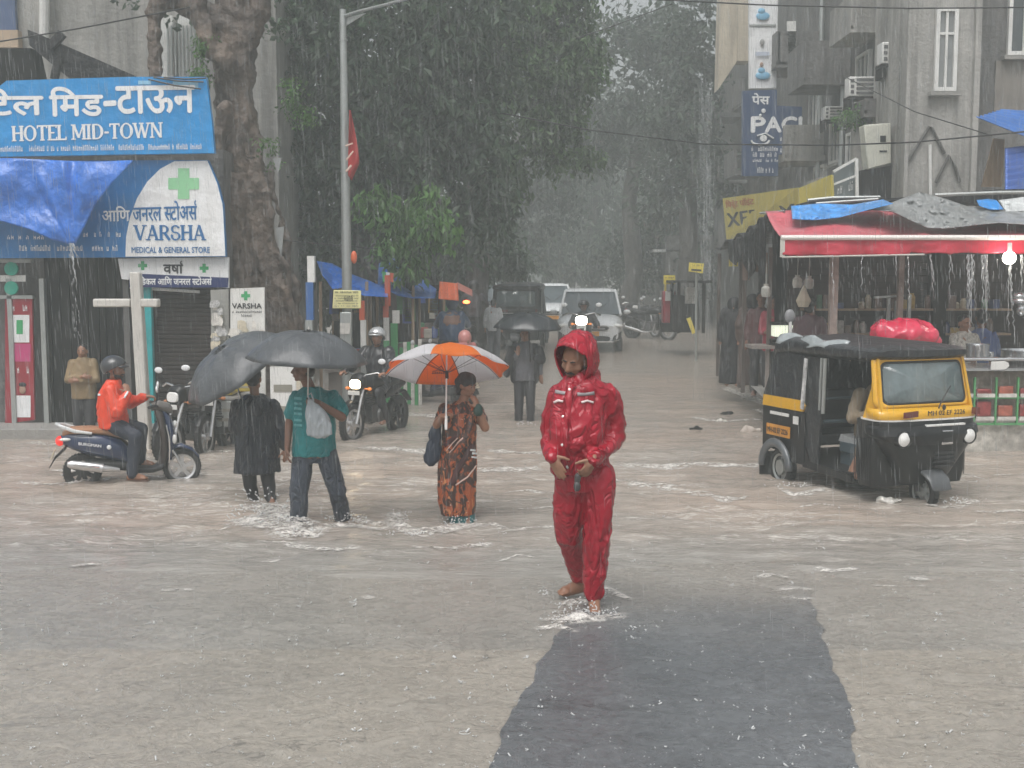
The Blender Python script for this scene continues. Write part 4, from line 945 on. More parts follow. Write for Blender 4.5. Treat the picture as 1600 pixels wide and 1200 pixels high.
m_ = MB(); lq(m_, 'िपर्ंट पॉइंट', .05, .70, .47, .93, 0, .003); m_.build('red_lettering', M('orange_red_print', (.6, .14, .03), .5), t, world=True, smooth=False)
t = thing('lattice_sign', 'blue grey framed sign board with white edging right of the yellow sign', 'sign', at(1322, 300, 22.5))
m_ = MB(); quad(m_, (1302, 268), (1337, 250), (1340, 310), (1304, 312), 22.5, .06); m_.build('panel', M('slate_panel', (.16, .19, .2), .5), t, world=True)
m_ = MB(); m_.bar(at(1302, 268, 22.4), at(1338, 248, 22.4), .05, .05); m_.bar(at(1338, 248, 22.4), at(1339, 312, 22.4), .06, .06); m_.bar(at(1303, 288, 22.4), at(1338, 274, 22.4), .04, .04); m_.build('frame', WHP, t, world=True)
m_ = MB(); pscrib(m_, 1308, 290, 1334, 304, 22.5, 6, -8, seed=41); m_.build('lettering', LET, t, world=True, smooth=False)

# blue corrugated awning at the far right
t = thing('corrugated_awning', 'blue corrugated sheet awning jutting in at the upper right edge', 'awning', at(1570, 200, 19))
def corr(u, v):
    px0, py0 = 1565 + 120 * u, 172 + 6 * u; px1, py1 = 1525 + 150 * u, 184 + 60 * u
    q = at(px0 * (1 - v) + px1 * v, py0 * (1 - v) + py1 * v, 19.6 - .9 * v); q.z += .018 * math.sin(v * 40); return q
MB().sheet(corr, 24, 90).build('upper_sheet', M('blue_corrugated', (.05, .17, .5), .3, metal=.3, var=.2), t, world=True, smooth='all', solid=.01)
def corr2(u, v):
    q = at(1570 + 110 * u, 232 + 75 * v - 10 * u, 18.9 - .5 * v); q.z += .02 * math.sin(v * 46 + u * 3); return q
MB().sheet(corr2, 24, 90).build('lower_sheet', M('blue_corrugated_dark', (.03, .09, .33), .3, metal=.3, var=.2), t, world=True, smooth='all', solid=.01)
t = thing('plywood_board', 'tall brown plywood board leaning under the blue corrugated awning', 'board', at(1552, 290, 19.5)); m_ = MB(); quad(m_, (1553, 216), (1570, 218), (1566, 292), (1534, 292), 19.4, .04); m_.build('panel', WOO, t, world=True)

# ================================================================== THE RED AWNING STALL
YS = 15.6
st = thing('market_stall', 'roadside stall with a long red awning, metal counter and brown slatted back', 'stall', (at(1420, 0, YS).x, YS + 1, G(YS)))
AWN = M('red_awning_cloth', (.60, .10, .13), .4, var=.15, scale=3, bump=.4, bscale=7, dirt=.6, dcol=(.62, .30, .32), coat=.2)
xl = at(1222, 372, YS).x; xr = at(1720, 372, YS).x; zf = at(1222, 372, YS).z; xt = at(1196, 334, YS + 1.7).x; zt = at(1196, 332, YS + 1.7).z + .02
def awn(u, v):
    x = (xt * (1 - v) + xl * v) * (1 - u) + xr * u; y = YS + 1.7 * (1 - v); z = zt * (1 - v) + zf * v - .05 * math.sin(v * math.pi) * (1 + .6 * math.sin(u * 23)) + .012 * noise.noise(V((x * 3, y * 3, 0)))
    return (x, y, z)
MB().sheet(awn, 90, 14).build('awning', AWN, st, world=True, smooth='all', solid=.01)
def val(u, v):
    x = xl + (xr - xl) * u; rag = .02 * noise.noise(V((x * 4, 0, 0))) + .012 * noise.noise(V((x * 13, 0, 3)))
    z0 = zf - .025; z1 = at(0, 398, YS).z + rag + (.02 if u > .4 else -.01); return (x, YS - .02 - .03 * math.sin(x * 9) * v - .015 * noise.noise(V((x * 6, v * 2, 0))), z0 + (z1 - z0) * v)
MB().sheet(val, 220, 8).build('valance', M('red_valance_cloth', (.56, .03, .06), .35, var=.12, scale=4, coat=.2, transl=.1), st, world=True, smooth='all', solid=.008)
m_ = MB(); m_.tube([(xl - .02, YS - .03, zf + .005), (xr, YS - .03, zf + .005)], .035, 8); m_.build('piping', M('white_piping', (.78, .74, .70), .4, var=.05), st, world=True)
m_ = MB(); m_.box((xl - .0, YS - .03, (zf + at(0, 402, YS).z) / 2), (.06, .03, zf - at(0, 402, YS).z)); m_.tube([(xl, YS - .04, at(0, 402, YS).z), (xl + 1.9, YS - .05, at(0, 399, YS).z + .01)], .014, 6); m_.build('hem', M('grey_hem', (.5, .48, .44), .5), st, world=True)
m_ = MB(); zb = G(YS)
for px, Yp, w in ((1314, YS + .6, .105), (1421, YS + 1.9, .08), (1660, YS + .3, .09)):
    x = at(px, 0, Yp).x; m_ = MB(); m_.box((x, Yp, (zb + zf) / 2 - .02), (w, w, zf - zb - .05)); m_.build('post', M('painted_timber_post', (.42, .33, .29), .6, var=.3, scale=5, dirt=.5), st, world=True)
# back wall of slats
yb_ = YS + 2.5; m_ = MB(); xa = at(1240, 0, yb_).x
for i in range(24): m_.box(((xa + xr + .4) / 2, yb_ + .02 * (i % 2), zb + .5 + i * .105), (xr + .4 - xa, .035, .098))
m_.build('slatted_back', SH, st, world=True)
m_ = MB(); m_.box(((xa + xr) / 2 + .3, yb_ + .5, 1.2), (xr - xa + .8, .3, 3.2)); m_.build('rear_panel', DK, st, world=True)
m_ = MB()
for px, py0, py1 in ((1388, 466, 500), (1420, 460, 500), (1400, 470, 500)): a = at(px, py0, yb_ - .4); c_ = at(px, 520, yb_ - .4); m_.box(((a.x + c_.x) / 2, a.y, (a.z + c_.z) / 2), (.05, .05, a.z - c_.z))
m_.bar(at(1365, 465, yb_ - .42), at(1412, 462, yb_ - .42), .04, .03); m_.build('shelf_frame', GAL, st, world=True)
rg = random.Random(21); gc = [(.30, .08, .05), (.34, .30, .22), (.06, .14, .08), (.05, .07, .16), (.38, .26, .06), (.12, .08, .06), (.42, .42, .40)]
for row, z in enumerate((.35, .72, 1.12, 1.5)):
    m_ = MB(); m_.box(((xa + xr) / 2, yb_ - .16, z), (xr - xa - .4, .28, .03)); m_.build('shelf', WOO, st, world=True)
    for k in range(26):
        if rg.random() < .25: continue
        x = xa + .35 + k * (xr - xa - .7) / 26 + rg.uniform(-.03, .03); h = rg.uniform(.08, .24); q = rg.randrange(7); m_ = MB()
        if rg.random() < .5: m_.box((x, yb_ - .18, z + .016 + h / 2), (rg.uniform(.06, .13), .12, h), rg.uniform(-.3, .3))
        else: m_.lathe([(.045, 0), (.05, h * .1), (.05, h * .75), (.03, h * .9), (.032, h)], 12, Matrix.Translation((x, yb_ - .18, z + .016)))
        m_.build('shelf_goods', M('shelf_goods_%s' % 'abcdefg'[q], gc[q], .4, var=.4, scale=12), st, world=True)
# counter on the right
yc0 = 15.3; cx0 = at(1440, 0, yc0).x; cx1 = xr; ztop = at(0, 579, yc0).z; zmid = at(0, 655, yc0).z
m_ = MB(); m_.box(((cx0 + cx1) / 2, yc0 + .45, ztop + .015), (cx1 - cx0, .95, .035)); m_.tube([(cx0, yc0 - .02, at(0, 561, yc0).z), (cx1, yc0 - .02, at(0, 561, yc0).z)], .022, 8)
for k in range(6): m_.tube([(cx0 + .2 + k * .45, yc0 - .02, ztop), (cx0 + .2 + k * .45, yc0 - .02, at(0, 561, yc0).z)], .014, 6)
m_.build('metal_top', STL, st, world=True)
m_ = MB(); m_.box(((cx0 + cx1) / 2, yc0 + .5, (zmid + ztop) / 2), (cx1 - cx0, .7, ztop - zmid - .03)); m_.build('display_interior', M('display_interior', (.20, .17, .14), .6, var=.5, scale=9), st, world=True)
m_ = MB(); GRF = M('green_frame', (.10, .36, .14), .4, dirt=.3)
for z in (at(0, 618, yc0).z, zmid, at(0, 624, yc0).z + .0): pass
for z in (at(0, 622, yc0).z, at(0, 663, yc0).z): m_.box(((cx0 + cx1) / 2, yc0 + .05, z), (cx1 - cx0, .04, .03))
for k in range(11): m_.box((cx0 + .02 + k * .29, yc0 + .04, (at(0, 590, yc0).z + at(0, 664, yc0).z) / 2), (.022, .04, at(0, 590, yc0).z - at(0, 664, yc0).z))
m_.build('display_frame', GRF, st, world=True)
rg = random.Random(4); k = 0
for row, (pa, pb) in enumerate(((604, 620), (628, 652))):
    for i in range(10):
        x = cx0 + .17 + i * .29; z0_ = at(0, pb, yc0).z; h = (at(0, pa, yc0).z - z0_) * rg.uniform(.7, 1)
        colr = [(.42, .12, .08), (.14, .10, .07), (.45, .40, .30), (.40, .25, .08), (.30, .05, .05), (.5, .47, .4)][rg.randrange(6)]
        m = MB(); m.box((x, yc0 + .10, z0_ + h / 2), (.20, .07, h)); q = m.build('food_packet', M('packet_%d' % (i % 6), colr, .3, var=.4, scale=14), st, world=True, bevel=.015)
        if row == 0 or True:
            m = MB(); m.box((x, yc0 + .02, z0_ + (.015 if row == 0 else -.02)), (.24, .012, .05)); m.build('price_card', PAP, st, world=True)
m_ = MB(); m_.box(((cx0 + cx1) / 2, yc0 + .5, (zb + zmid) / 2), (cx1 - cx0, .8, zmid - zb)); m_.build('counter_base', M('newsprint_base', (.48, .46, .42), .6, var=.5, scale=7, dirt=.6, dcol=(.12, .10, .09)), st, world=True)
m_ = MB(); m_.box((at(1518, 0, yc0).x, yc0 - .04, at(0, 570, yc0).z), (.10, .02, .17)); m_.build('blue_card', M('blue_card', (.06, .2, .5), .5), st, world=True)
m_ = MB(); m_.prism([at(*q, yc0 - .06) for q in [(1548, 578), (1571, 577), (1577, 572), (1576, 567), (1570, 564), (1549, 565)]], (0, .01, 0)); m_.build('price_tag', WHP, st, world=True)

def pot(name, label, cat, px, py, Y, r, h, mat, group=None, prof=None):
    t = at(px, py, Y); m = MB(); m.lathe(prof or [(r * .85, 0), (r, h * .1), (r, h * .9), (r * 1.08, h), (r * .98, h), (r * .9, h * .15), (.001, h * .12)], 20, Matrix.Translation(t))
    return tag(m.build(name, mat), label, cat, group)
pot('steel_pot', 'large steel pot on the stall counter in front of the shopkeeper', 'pot', 1527, 560, 15.7, .15, .20, STL)
pot('steel_pot', 'small steel cup on the stall counter right of the large pot', 'cup', 1547, 560, 15.7, .05, .09, STL)
pot('steel_pot', 'wide steel tray at the right end of the stall counter', 'tray', 1600, 560, 15.8, .3, .12, STL)
# hanging jars, lantern, cloth
JAR = M('clear_jar', (.5, .5, .46), .1, var=.3, scale=9, alpha=.75)
for px, py, s_, lb in ((1246, 438, 1, 'round glass jar hanging under the left end of the red awning'), (1264, 440, .95, 'glass jar hanging just right of the first jar under the awning'), (1197, 452, 1, 'white lidded jar hanging in the dark side shed')):
    t = at(px, py, 17); t.z -= .12 * s_; m = MB(); m.lathe([(.001, 0), (.06 * s_, .01), (.075 * s_, .06), (.07 * s_, .14), (.035 * s_, .17), (.04 * s_, .2), (.001, .2)], 18, Matrix.Translation(t)); m.tube([t + V((0, 0, .2)), t + V((0, 0, .5))], .006, 5)
    tag(m.build('hanging_jar', JAR), lb, 'jar', 'jars hanging from the stall')
m_ = MB(); a = at(1256, 446, 16.6); m_.rings([[a + V((.0 + .012 * math.cos(t), .012 * math.sin(t), 0)) for t in [k * .7854 for k in range(8)]], [a + V((.11 * math.cos(t), .09 * math.sin(t), -.22)) for t in [k * .7854 for k in range(8)]], [a + V((.07 * math.cos(t), .06 * math.sin(t), -.31)) for t in [k * .7854 for k in range(8)]]])
tag(m_.build('cloth_bundle', M('cream_cloth', (.5, .45, .35), .7, bump=.3, bscale=15)), 'cream pointed cloth bundle hanging behind the rickshaw roof', 'bundle')
m_ = MB(); a = at(1594, 470, 15.9); m_.ell(a, (.14, .14, .05)); m_.ell(a + V((.02, 0, -.12)), (.07, .07, .09)); m_.ell(a + V((-.02, 0, .06)), (.09, .09, .06)); tag(m_.build('steel_ladle_set', STL, smooth='all'), 'shiny steel vessels hanging at the right edge below the bulb', 'vessels')
# lit bulb
bl = thing('light_bulb', 'bright bare bulb glowing under the red awning', 'light bulb', at(1577, 402, 15.4))
c = at(1577, 403, 15.4); m_ = MB(); m_.ell(c, .085, nu=18, nv=12); m_.build('glass', M('lit_bulb', (1, .95, .85), .3, emit=(1, .93, .80), es=22), bl, world=True)
m_ = MB(); m_.tube([c + V((0, 0, .07)), c + V((0, 0, .2))], .03, 8); m_.build('holder', WHP, bl, world=True)
# water curtain from the awning edge
m_ = MB(); rg = random.Random(8)
for px, n, L0 in ((1486, 2, 60), (1514, 5, 120), (1518, 4, 90), (1536, 4, 110), (1541, 3, 70), (1577, 4, 110), (1597, 4, 60), (1300, 1, 80), (1345, 1, 60), (1400, 1, 50), (1420, 1, 90), (1455, 2, 60)):
    for k in range(n): strand(m_, px + rg.uniform(-3, 3), 398, 398 + L0 * rg.uniform(.5, 1.3), YS - .1, .008, rg.randrange(999), rg.uniform(-2, 8))
for k in range(300):
    px = rg.uniform(1225, 1640); c = at(px, rg.uniform(402, 560), YS - .08 + rg.uniform(-.05, .05)); m_.tube([c, c + V((.004, 0, -rg.uniform(.03, .12)))], [.0022, .0014], 4)
tag(m_.build('roof_runoff', WAT), 'strings of rain water running off the red awning edge', kind='stuff')

# tarpaulins lying on the awning
def drape(name, label, cat, outline_top, outline_bot, Y0, Y1, mat, amp=.05, seed=0, nu=60, nv=14):
    def ip(P, t):
        k = t * (len(P) - 1); i = min(int(k), len(P) - 2); f = k - i; return (P[i][0] * (1 - f) + P[i + 1][0] * f, P[i][1] * (1 - f) + P[i + 1][1] * f)
    def fn(u, v):
        a = ip(outline_top, u); b = ip(outline_bot, u); px = a[0] * (1 - v) + b[0] * v; py = a[1] * (1 - v) + b[1] * v
        q = at(px, py, Y0 * (1 - v) + Y1 * v - amp * (noise.noise(V((px * .05, py * .12, seed))) + .6 * noise.noise(V((px * .14, py * .3, seed + 3))))); return q
    t = thing(name, label, cat, at(outline_bot[0][0], outline_bot[0][1], Y1)); MB().sheet(fn, nu, nv).build('sheet', mat, t, world=True, smooth='all', solid=.008); return t
drape('tarpaulin', 'bright blue tarpaulin strip lying on the left of the red awning', 'tarpaulin', [(1236, 322), (1280, 318), (1330, 320), (1380, 312)], [(1238, 342), (1270, 344), (1310, 340), (1395, 318)], 17.2, 16.4, M('sky_blue_tarp', (.06, .30, .72), .3, var=.35, scale=5, bump=.5, bscale=9, coat=.3), .12, 2)
drape('tarpaulin', 'large wet grey tarpaulin humped over the middle and right of the red awning', 'tarpaulin', [(1358, 328), (1395, 316), (1437, 300), (1475, 310), (1510, 322), (1560, 328), (1680, 325)], [(1395, 330), (1425, 345), (1450, 356), (1480, 357), (1520, 352), (1560, 348), (1680, 356)], 17.1, 15.75, TRG, .18, 5, 90, 22)
drape('tarpaulin', 'white plastic sheet bunched at the right end of the stall roof', 'tarpaulin', [(1560, 313), (1600, 308), (1700, 306)], [(1572, 330), (1620, 330), (1700, 330)], 17.3, 16.9, TRW, .12, 8, 30, 8)
drape('tarpaulin', 'small vivid blue sheet folded between the grey and white sheets on the stall', 'tarpaulin', [(1526, 313), (1545, 311), (1557, 313)], [(1530, 321), (1548, 328), (1568, 327)], 17.25, 16.85, M('vivid_blue_tarp', (.02, .28, .75), .3, var=.2, coat=.3), .08, 9, 20, 6)
t = thing('roof_sheets', 'dark roofing sheets and poles lying along the top of the stall', 'roof sheets', at(1420, 310, 17.6))
m_ = MB(); m_.prism([at(*q, 17.6) for q in [(1262, 315), (1296, 311), (1360, 311), (1420, 308), (1420, 330), (1262, 324)]], (0, .7, 0)); m_.prism([at(*q, 17.7) for q in [(1462, 304), (1560, 296), (1680, 294), (1680, 316), (1500, 318)]], (0, .7, 0)); m_.build('roof_sheet', TRK, t, world=True)
m_ = MB(); m_.tube([at(1262, 313, 17.5), at(1300, 309, 17.5), at(1375, 308, 17.5)], .025, 6); m_.tube([at(1275, 318, 17.4), at(1330, 314, 17.4), at(1372, 311, 17.4)], .02, 6); m_.tube([at(1460, 305, 17.6), at(1560, 301, 17.6), at(1680, 300, 17.6)], .03, 6); m_.build('pole', GAL, t, world=True)
m_ = MB(); m_.tube([at(1188, 333, 17.6), at(1226, 330, 17.2)], .02, 6); tag(m_.build('awning_rod', GAL), 'short steel rod sticking out at the left corner of the awning', 'rod')

# dark side shed running back along the pavement
sh = thing('side_shed', 'dark shed of black plastic sheeting running back from the left end of the stall', 'shed', (4.9, 19, .1))
def shed(u, v):     # sloping sheet from the awning corner back and down
    top = [(1195, 336, 17.4), (1180, 352, 18.2), (1160, 366, 19.6), (1136, 378, 21.5), (1117, 392, 23)]
    k = u * 4; i = min(3, int(k)); f = k - i; a = at(*top[i]); b_ = at(*top[i + 1]); q = a.lerp(b_, f); q.x += v * 2.2; q.z += v * .25 - .05 * math.sin(u * 30) * (1 - v); return q
MB().sheet(shed, 40, 8).build('roof_sheet', TRK, sh, world=True, smooth='all', solid=.02)
def flap(u, v):
    top = [(1196, 338, 17.4), (1180, 354, 18.2), (1160, 368, 19.6), (1136, 380, 21.5)]; dn = [.95, .72, .50, .22]
    k = u * 3; i = min(2, int(k)); f = k - i; a = at(*top[i]); b_ = at(*top[i + 1]); q = a.lerp(b_, f); d = dn[i] * (1 - f) + dn[i + 1] * f
    q.z -= v * d * (1 + .25 * math.sin(u * 17)); q.x += .03 * math.sin(u * 40); return q
MB().sheet(flap, 60, 8).build('hanging_flap', TRK, sh, world=True, smooth='all', solid=.01)
m_ = MB(); m_.box((6.6, 20.5, 1.3), (.2, 5.4, 3.0)); m_.box((6.0, 23.1, 1.3), (1.4, .2, 2.6)); m_.build('back_wall', DK, sh, world=True)
m_ = MB()
for px, Yp in ((1131, 22.6), (1166, 20.3), (1172, 19.4), (1212, 17.6)): q = at(px, 0, Yp); m_ = MB(); m_.box((q.x, Yp, 1.25), (.06, .06, 2.4)); m_.build('post', M('dark_timber', (.09, .07, .06), .7), sh, world=True)
m_ = MB(); a = at(1146, 408, 22); m_.box(a, (.17, .03, .2)); m_.build('yellow_plate', YLW, sh, world=True)
m_ = MB(); prect(m_, 1160, 395, 1172, 438, 19.3, 0); m_.build('brown_panel', M('brown_board', (.2, .14, .11), .6), sh, world=True)
m_ = MB(); m_.prism([at(*q, 18.6) for q in [(1172, 390), (1201, 395), (1201, 428), (1180, 424)]], (0, .03, 0)); m_.build('cardboard', M('cardboard', (.26, .16, .11), .7), sh, world=True)
m_ = MB(); m_.box(((gpt(1172, 606).x + 6.6) / 2, 20.4, .0), (6.6 - gpt(1172, 606).x, 6.6, .24)); m_.build('plinth', KRB, sh, world=True, bevel=.02)
m_ = MB(); a, b_ = V((3.72, 18.0, 0)), V((3.60, 16.9, 0))
m_.prism([at(1171, 601, 19.1), at(1205, 633, 17.2), at(1206, 612, 17.2), at(1180, 604, 19)], (.15, .1, 0)); m_.build('chipped_kerb', KRB, sh, world=True)
# lit glass display box
gl = thing('display_box', 'small lit glass display box on a table behind the rickshaw', 'display box', at(1232, 533, 17.4))
a = at(1210, 532, 17.4); c = at(1256, 508, 17.4); m_ = MB(); m_.box(((a.x + c.x) / 2, 17.55, (a.z + c.z) / 2 + .03), (c.x - a.x, .3, (c.z - a.z) * .8)); m_.build('glass', M('lit_glass', (.7, .75, .6), .1, var=.1, emit=(.95, 1, .8), es=.55), gl, world=True, bevel=.02)
m_ = MB(); m_.box(((a.x + c.x) / 2, 17.55, c.z + .02), (c.x - a.x + .08, .36, .04)); m_.box(((a.x + c.x) / 2, 17.55, a.z - .02), (c.x - a.x + .08, .36, .07)); m_.box(((a.x + c.x) / 2, 17.39, (a.z + c.z) / 2), (.03, .02, .24)); m_.build('frame', DK, gl, world=True)
m_ = MB(); m_.box(((a.x + c.x) / 2 - .1, 17.6, a.z - .10), (c.x - a.x + .5, .5, .05))
for dx in (-.3, .3):
    m_.box(((a.x + c.x) / 2 + dx, 17.5, (a.z - .1 + G(17.5)) / 2), (.05, .05, a.z - .1 - G(17.5)))
m_.build('table', M('old_table', (.25, .22, .2), .6), gl, world=True)

# ================================================================== ITEMS FURTHER UP THE RIGHT OF THE ROAD
k_ = thing('red_kiosk', 'tall red cabinet with a small yellow sign on top at the right roadside', 'kiosk', (at(1046, 0, 29).x, 29, G(29)))
a = at(1036, 515, 29); c = at(1056, 455, 29); m_ = MB(); m_.box(((a.x + c.x) / 2, 29.2, (a.z + c.z) / 2 + .08), (c.x - a.x, .35, c.z - a.z - .16)); m_.build('body', RED, k_, world=True, bevel=.03)
m_ = MB(); m_.box(((a.x + c.x) / 2, 29.2, a.z + .05), (c.x - a.x + .06, .4, .22)); m_.build('base', DK, k_, world=True)
m_ = MB(); m_.box(((a.x + c.x) / 2, 29.0, c.z - .12), (.22, .04, .24)); m_.build('white_label', WHP, k_, world=True)
m_ = MB(); quad(m_, (1037, 430), (1055, 430), (1055, 444), (1037, 444), 29, .04); m_.box((at(1046, 0, 29).x, 29.1, at(0, 450, 29).z), (.05, .05, .3)); m_.build('yellow_sign', YLW, k_, world=True)
m_ = MB(); pscrib(m_, 1039, 433, 1053, 435, 29, 8, seed=1); prect(m_, 1041, 438, 1051, 440.5, 29, .006); m_.build('lettering', LBK, k_, world=True, smooth=False)
k_ = thing('sign_post', 'yellow arrow sign on a thin post right of the red cabinet', 'sign', (at(1088, 0, 27).x, 27, G(27)))
m_ = MB(); m_.tube([gp(1087, 27), at(1088, 418, 27)], .03, 8); m_.build('post', GAL, k_, world=True)
m_ = MB(); quad(m_, (1077, 410), (1100, 412), (1098, 427), (1076, 424), 26.9, .04); m_.build('panel', YLW, k_, world=True)
m_ = MB(); pscrib(m_, 1080, 413, 1097, 416, 26.9, 9, seed=2); prect(m_, 1080, 420, 1096, 423, 26.9, .006, dy=1); m_.build('lettering', LBK, k_, world=True, smooth=False)
k_ = thing('dark_stall', 'dark wooden street stall between the red cabinet and the yellow plank', 'stall', (at(1075, 0, 28).x, 28, G(28)))
m_ = MB(); a = at(1058, 520, 28); c = at(1098, 440, 28)
for x in (a.x, c.x):
    for y in (27.8, 29): m_ = MB(); m_.box((x, y, (a.z + c.z) / 2), (.07, .07, c.z - a.z)); m_.build('post', DK, k_, world=True)
m_ = MB(); m_.box(((a.x + c.x) / 2, 28.4, c.z), (c.x - a.x + .3, 1.5, .06)); m_.build('roof', TRK, k_, world=True)
m_ = MB(); m_.box(((a.x + c.x) / 2 - .05, 28.6, a.z + .45), (c.x - a.x - .15, .8, .9)); m_.build('counter', DK, k_, world=True); m_ = MB(); m_.box((at(1087, 0, 28).x, 28.3, at(0, 462, 28).z), (.25, .2, .4)); m_.build('goods', WHP, k_, world=True)
m_ = MB(); m_.prism([at(*q, 27.2) for q in [(1073, 498), (1079, 496), (1087, 520), (1082, 522)]], (0, .06, 0)); tag(m_.build('yellow_plank', YLW), 'yellow plank leaning at the foot of the dark stall', 'plank')
# ================================================================== VEHICLES
X_, Y_, Z_ = V((1, 0, 0)), V((0, 1, 0)), V((0, 0, 1))
BLK = M('black_paint', (.007, .007, .008), .33, var=.3, coat=.15, spec=.35)
BLM = M('matt_black', (.02, .02, .021), .55, var=.3, bump=.2, bscale=30)
NAV = M('navy_paint', (.008, .022, .075), .2, var=.1, coat=.8)
CHR = M('chrome', (.7, .7, .7), .15, metal=1, var=.05)
SLV = M('silver_metal', (.62, .62, .62), .25, metal=.7, var=.1)
MIR = M('mirror_back', (.75, .76, .77), .2, var=.05)
TYR = M('tyre', (.02, .02, .02), .6, var=.3, bump=.4, bscale=50)
YEL = M('taxi_yellow', (.70, .38, .012), .28, var=.1, coat=.5, dirt=.12, dcol=(.4, .22, .03))
REDL = M('red_lens', (.55, .02, .02), .15, emit=(1, .05, .03), es=.5)
ORL = M('orange_lens', (.7, .2, .03), .15, emit=(1, .3, .05), es=.4)
LAMP = M('lamp_glass', (.8, .8, .78), .08, var=.05)
def wheel(root, c, r, w, spokes=5, rimmat=None, name='wheel', hub=.06):
    c = V(c); T = Matrix.Translation(c) @ Matrix.Rotation(R(90), 4, 'X')
    o = bpy.data.objects.new(name, None); COL.objects.link(o); o.parent = root; o.empty_display_size = .05
    m = MB(); m.lathe([(r * .72, -w * .45), (r * .9, -w * .5), (r * .985, -w * .32), (r, 0), (r * .985, w * .32), (r * .9, w * .5), (r * .72, w * .45), (r * .70, 0)], 32, T, caps=False)
    n = len(m.v) - 32
    for k in range(32): m.f.append([k, (k + 1) % 32, n + (k + 1) % 32, n + k]); m.m.append(0)
    for k in range(36):
        a = 2 * math.pi * k / 36; m.box(c + V((math.cos(a) * r, 0, math.sin(a) * r)), (.012, w * .7, r * .05), Matrix.Rotation(-a + (.3 if k % 2 else -.3) * 0, 3, 'Y'))
    m.build('tyre', TYR, o)
    m = MB(); m.lathe([(r * .60, -w * .3), (r * .73, -w * .42), (r * .73, w * .42), (r * .60, w * .3)], 32, T, caps=False)
    m.lathe([(.001, -w * .45), (hub, -w * .45), (hub, w * .45), (.001, w * .45)], 16, T)
    for k in range(spokes):
        a = 2 * math.pi * k / spokes + .3; d = V((math.cos(a), 0, math.sin(a))); m.bar(c + d * hub * .8, c + d * r * .68, w * .5 if spokes < 12 else .008, r * .10 if spokes < 12 else .008, up=Y_)
    m.build('rim', rimmat or SLV, o); return o

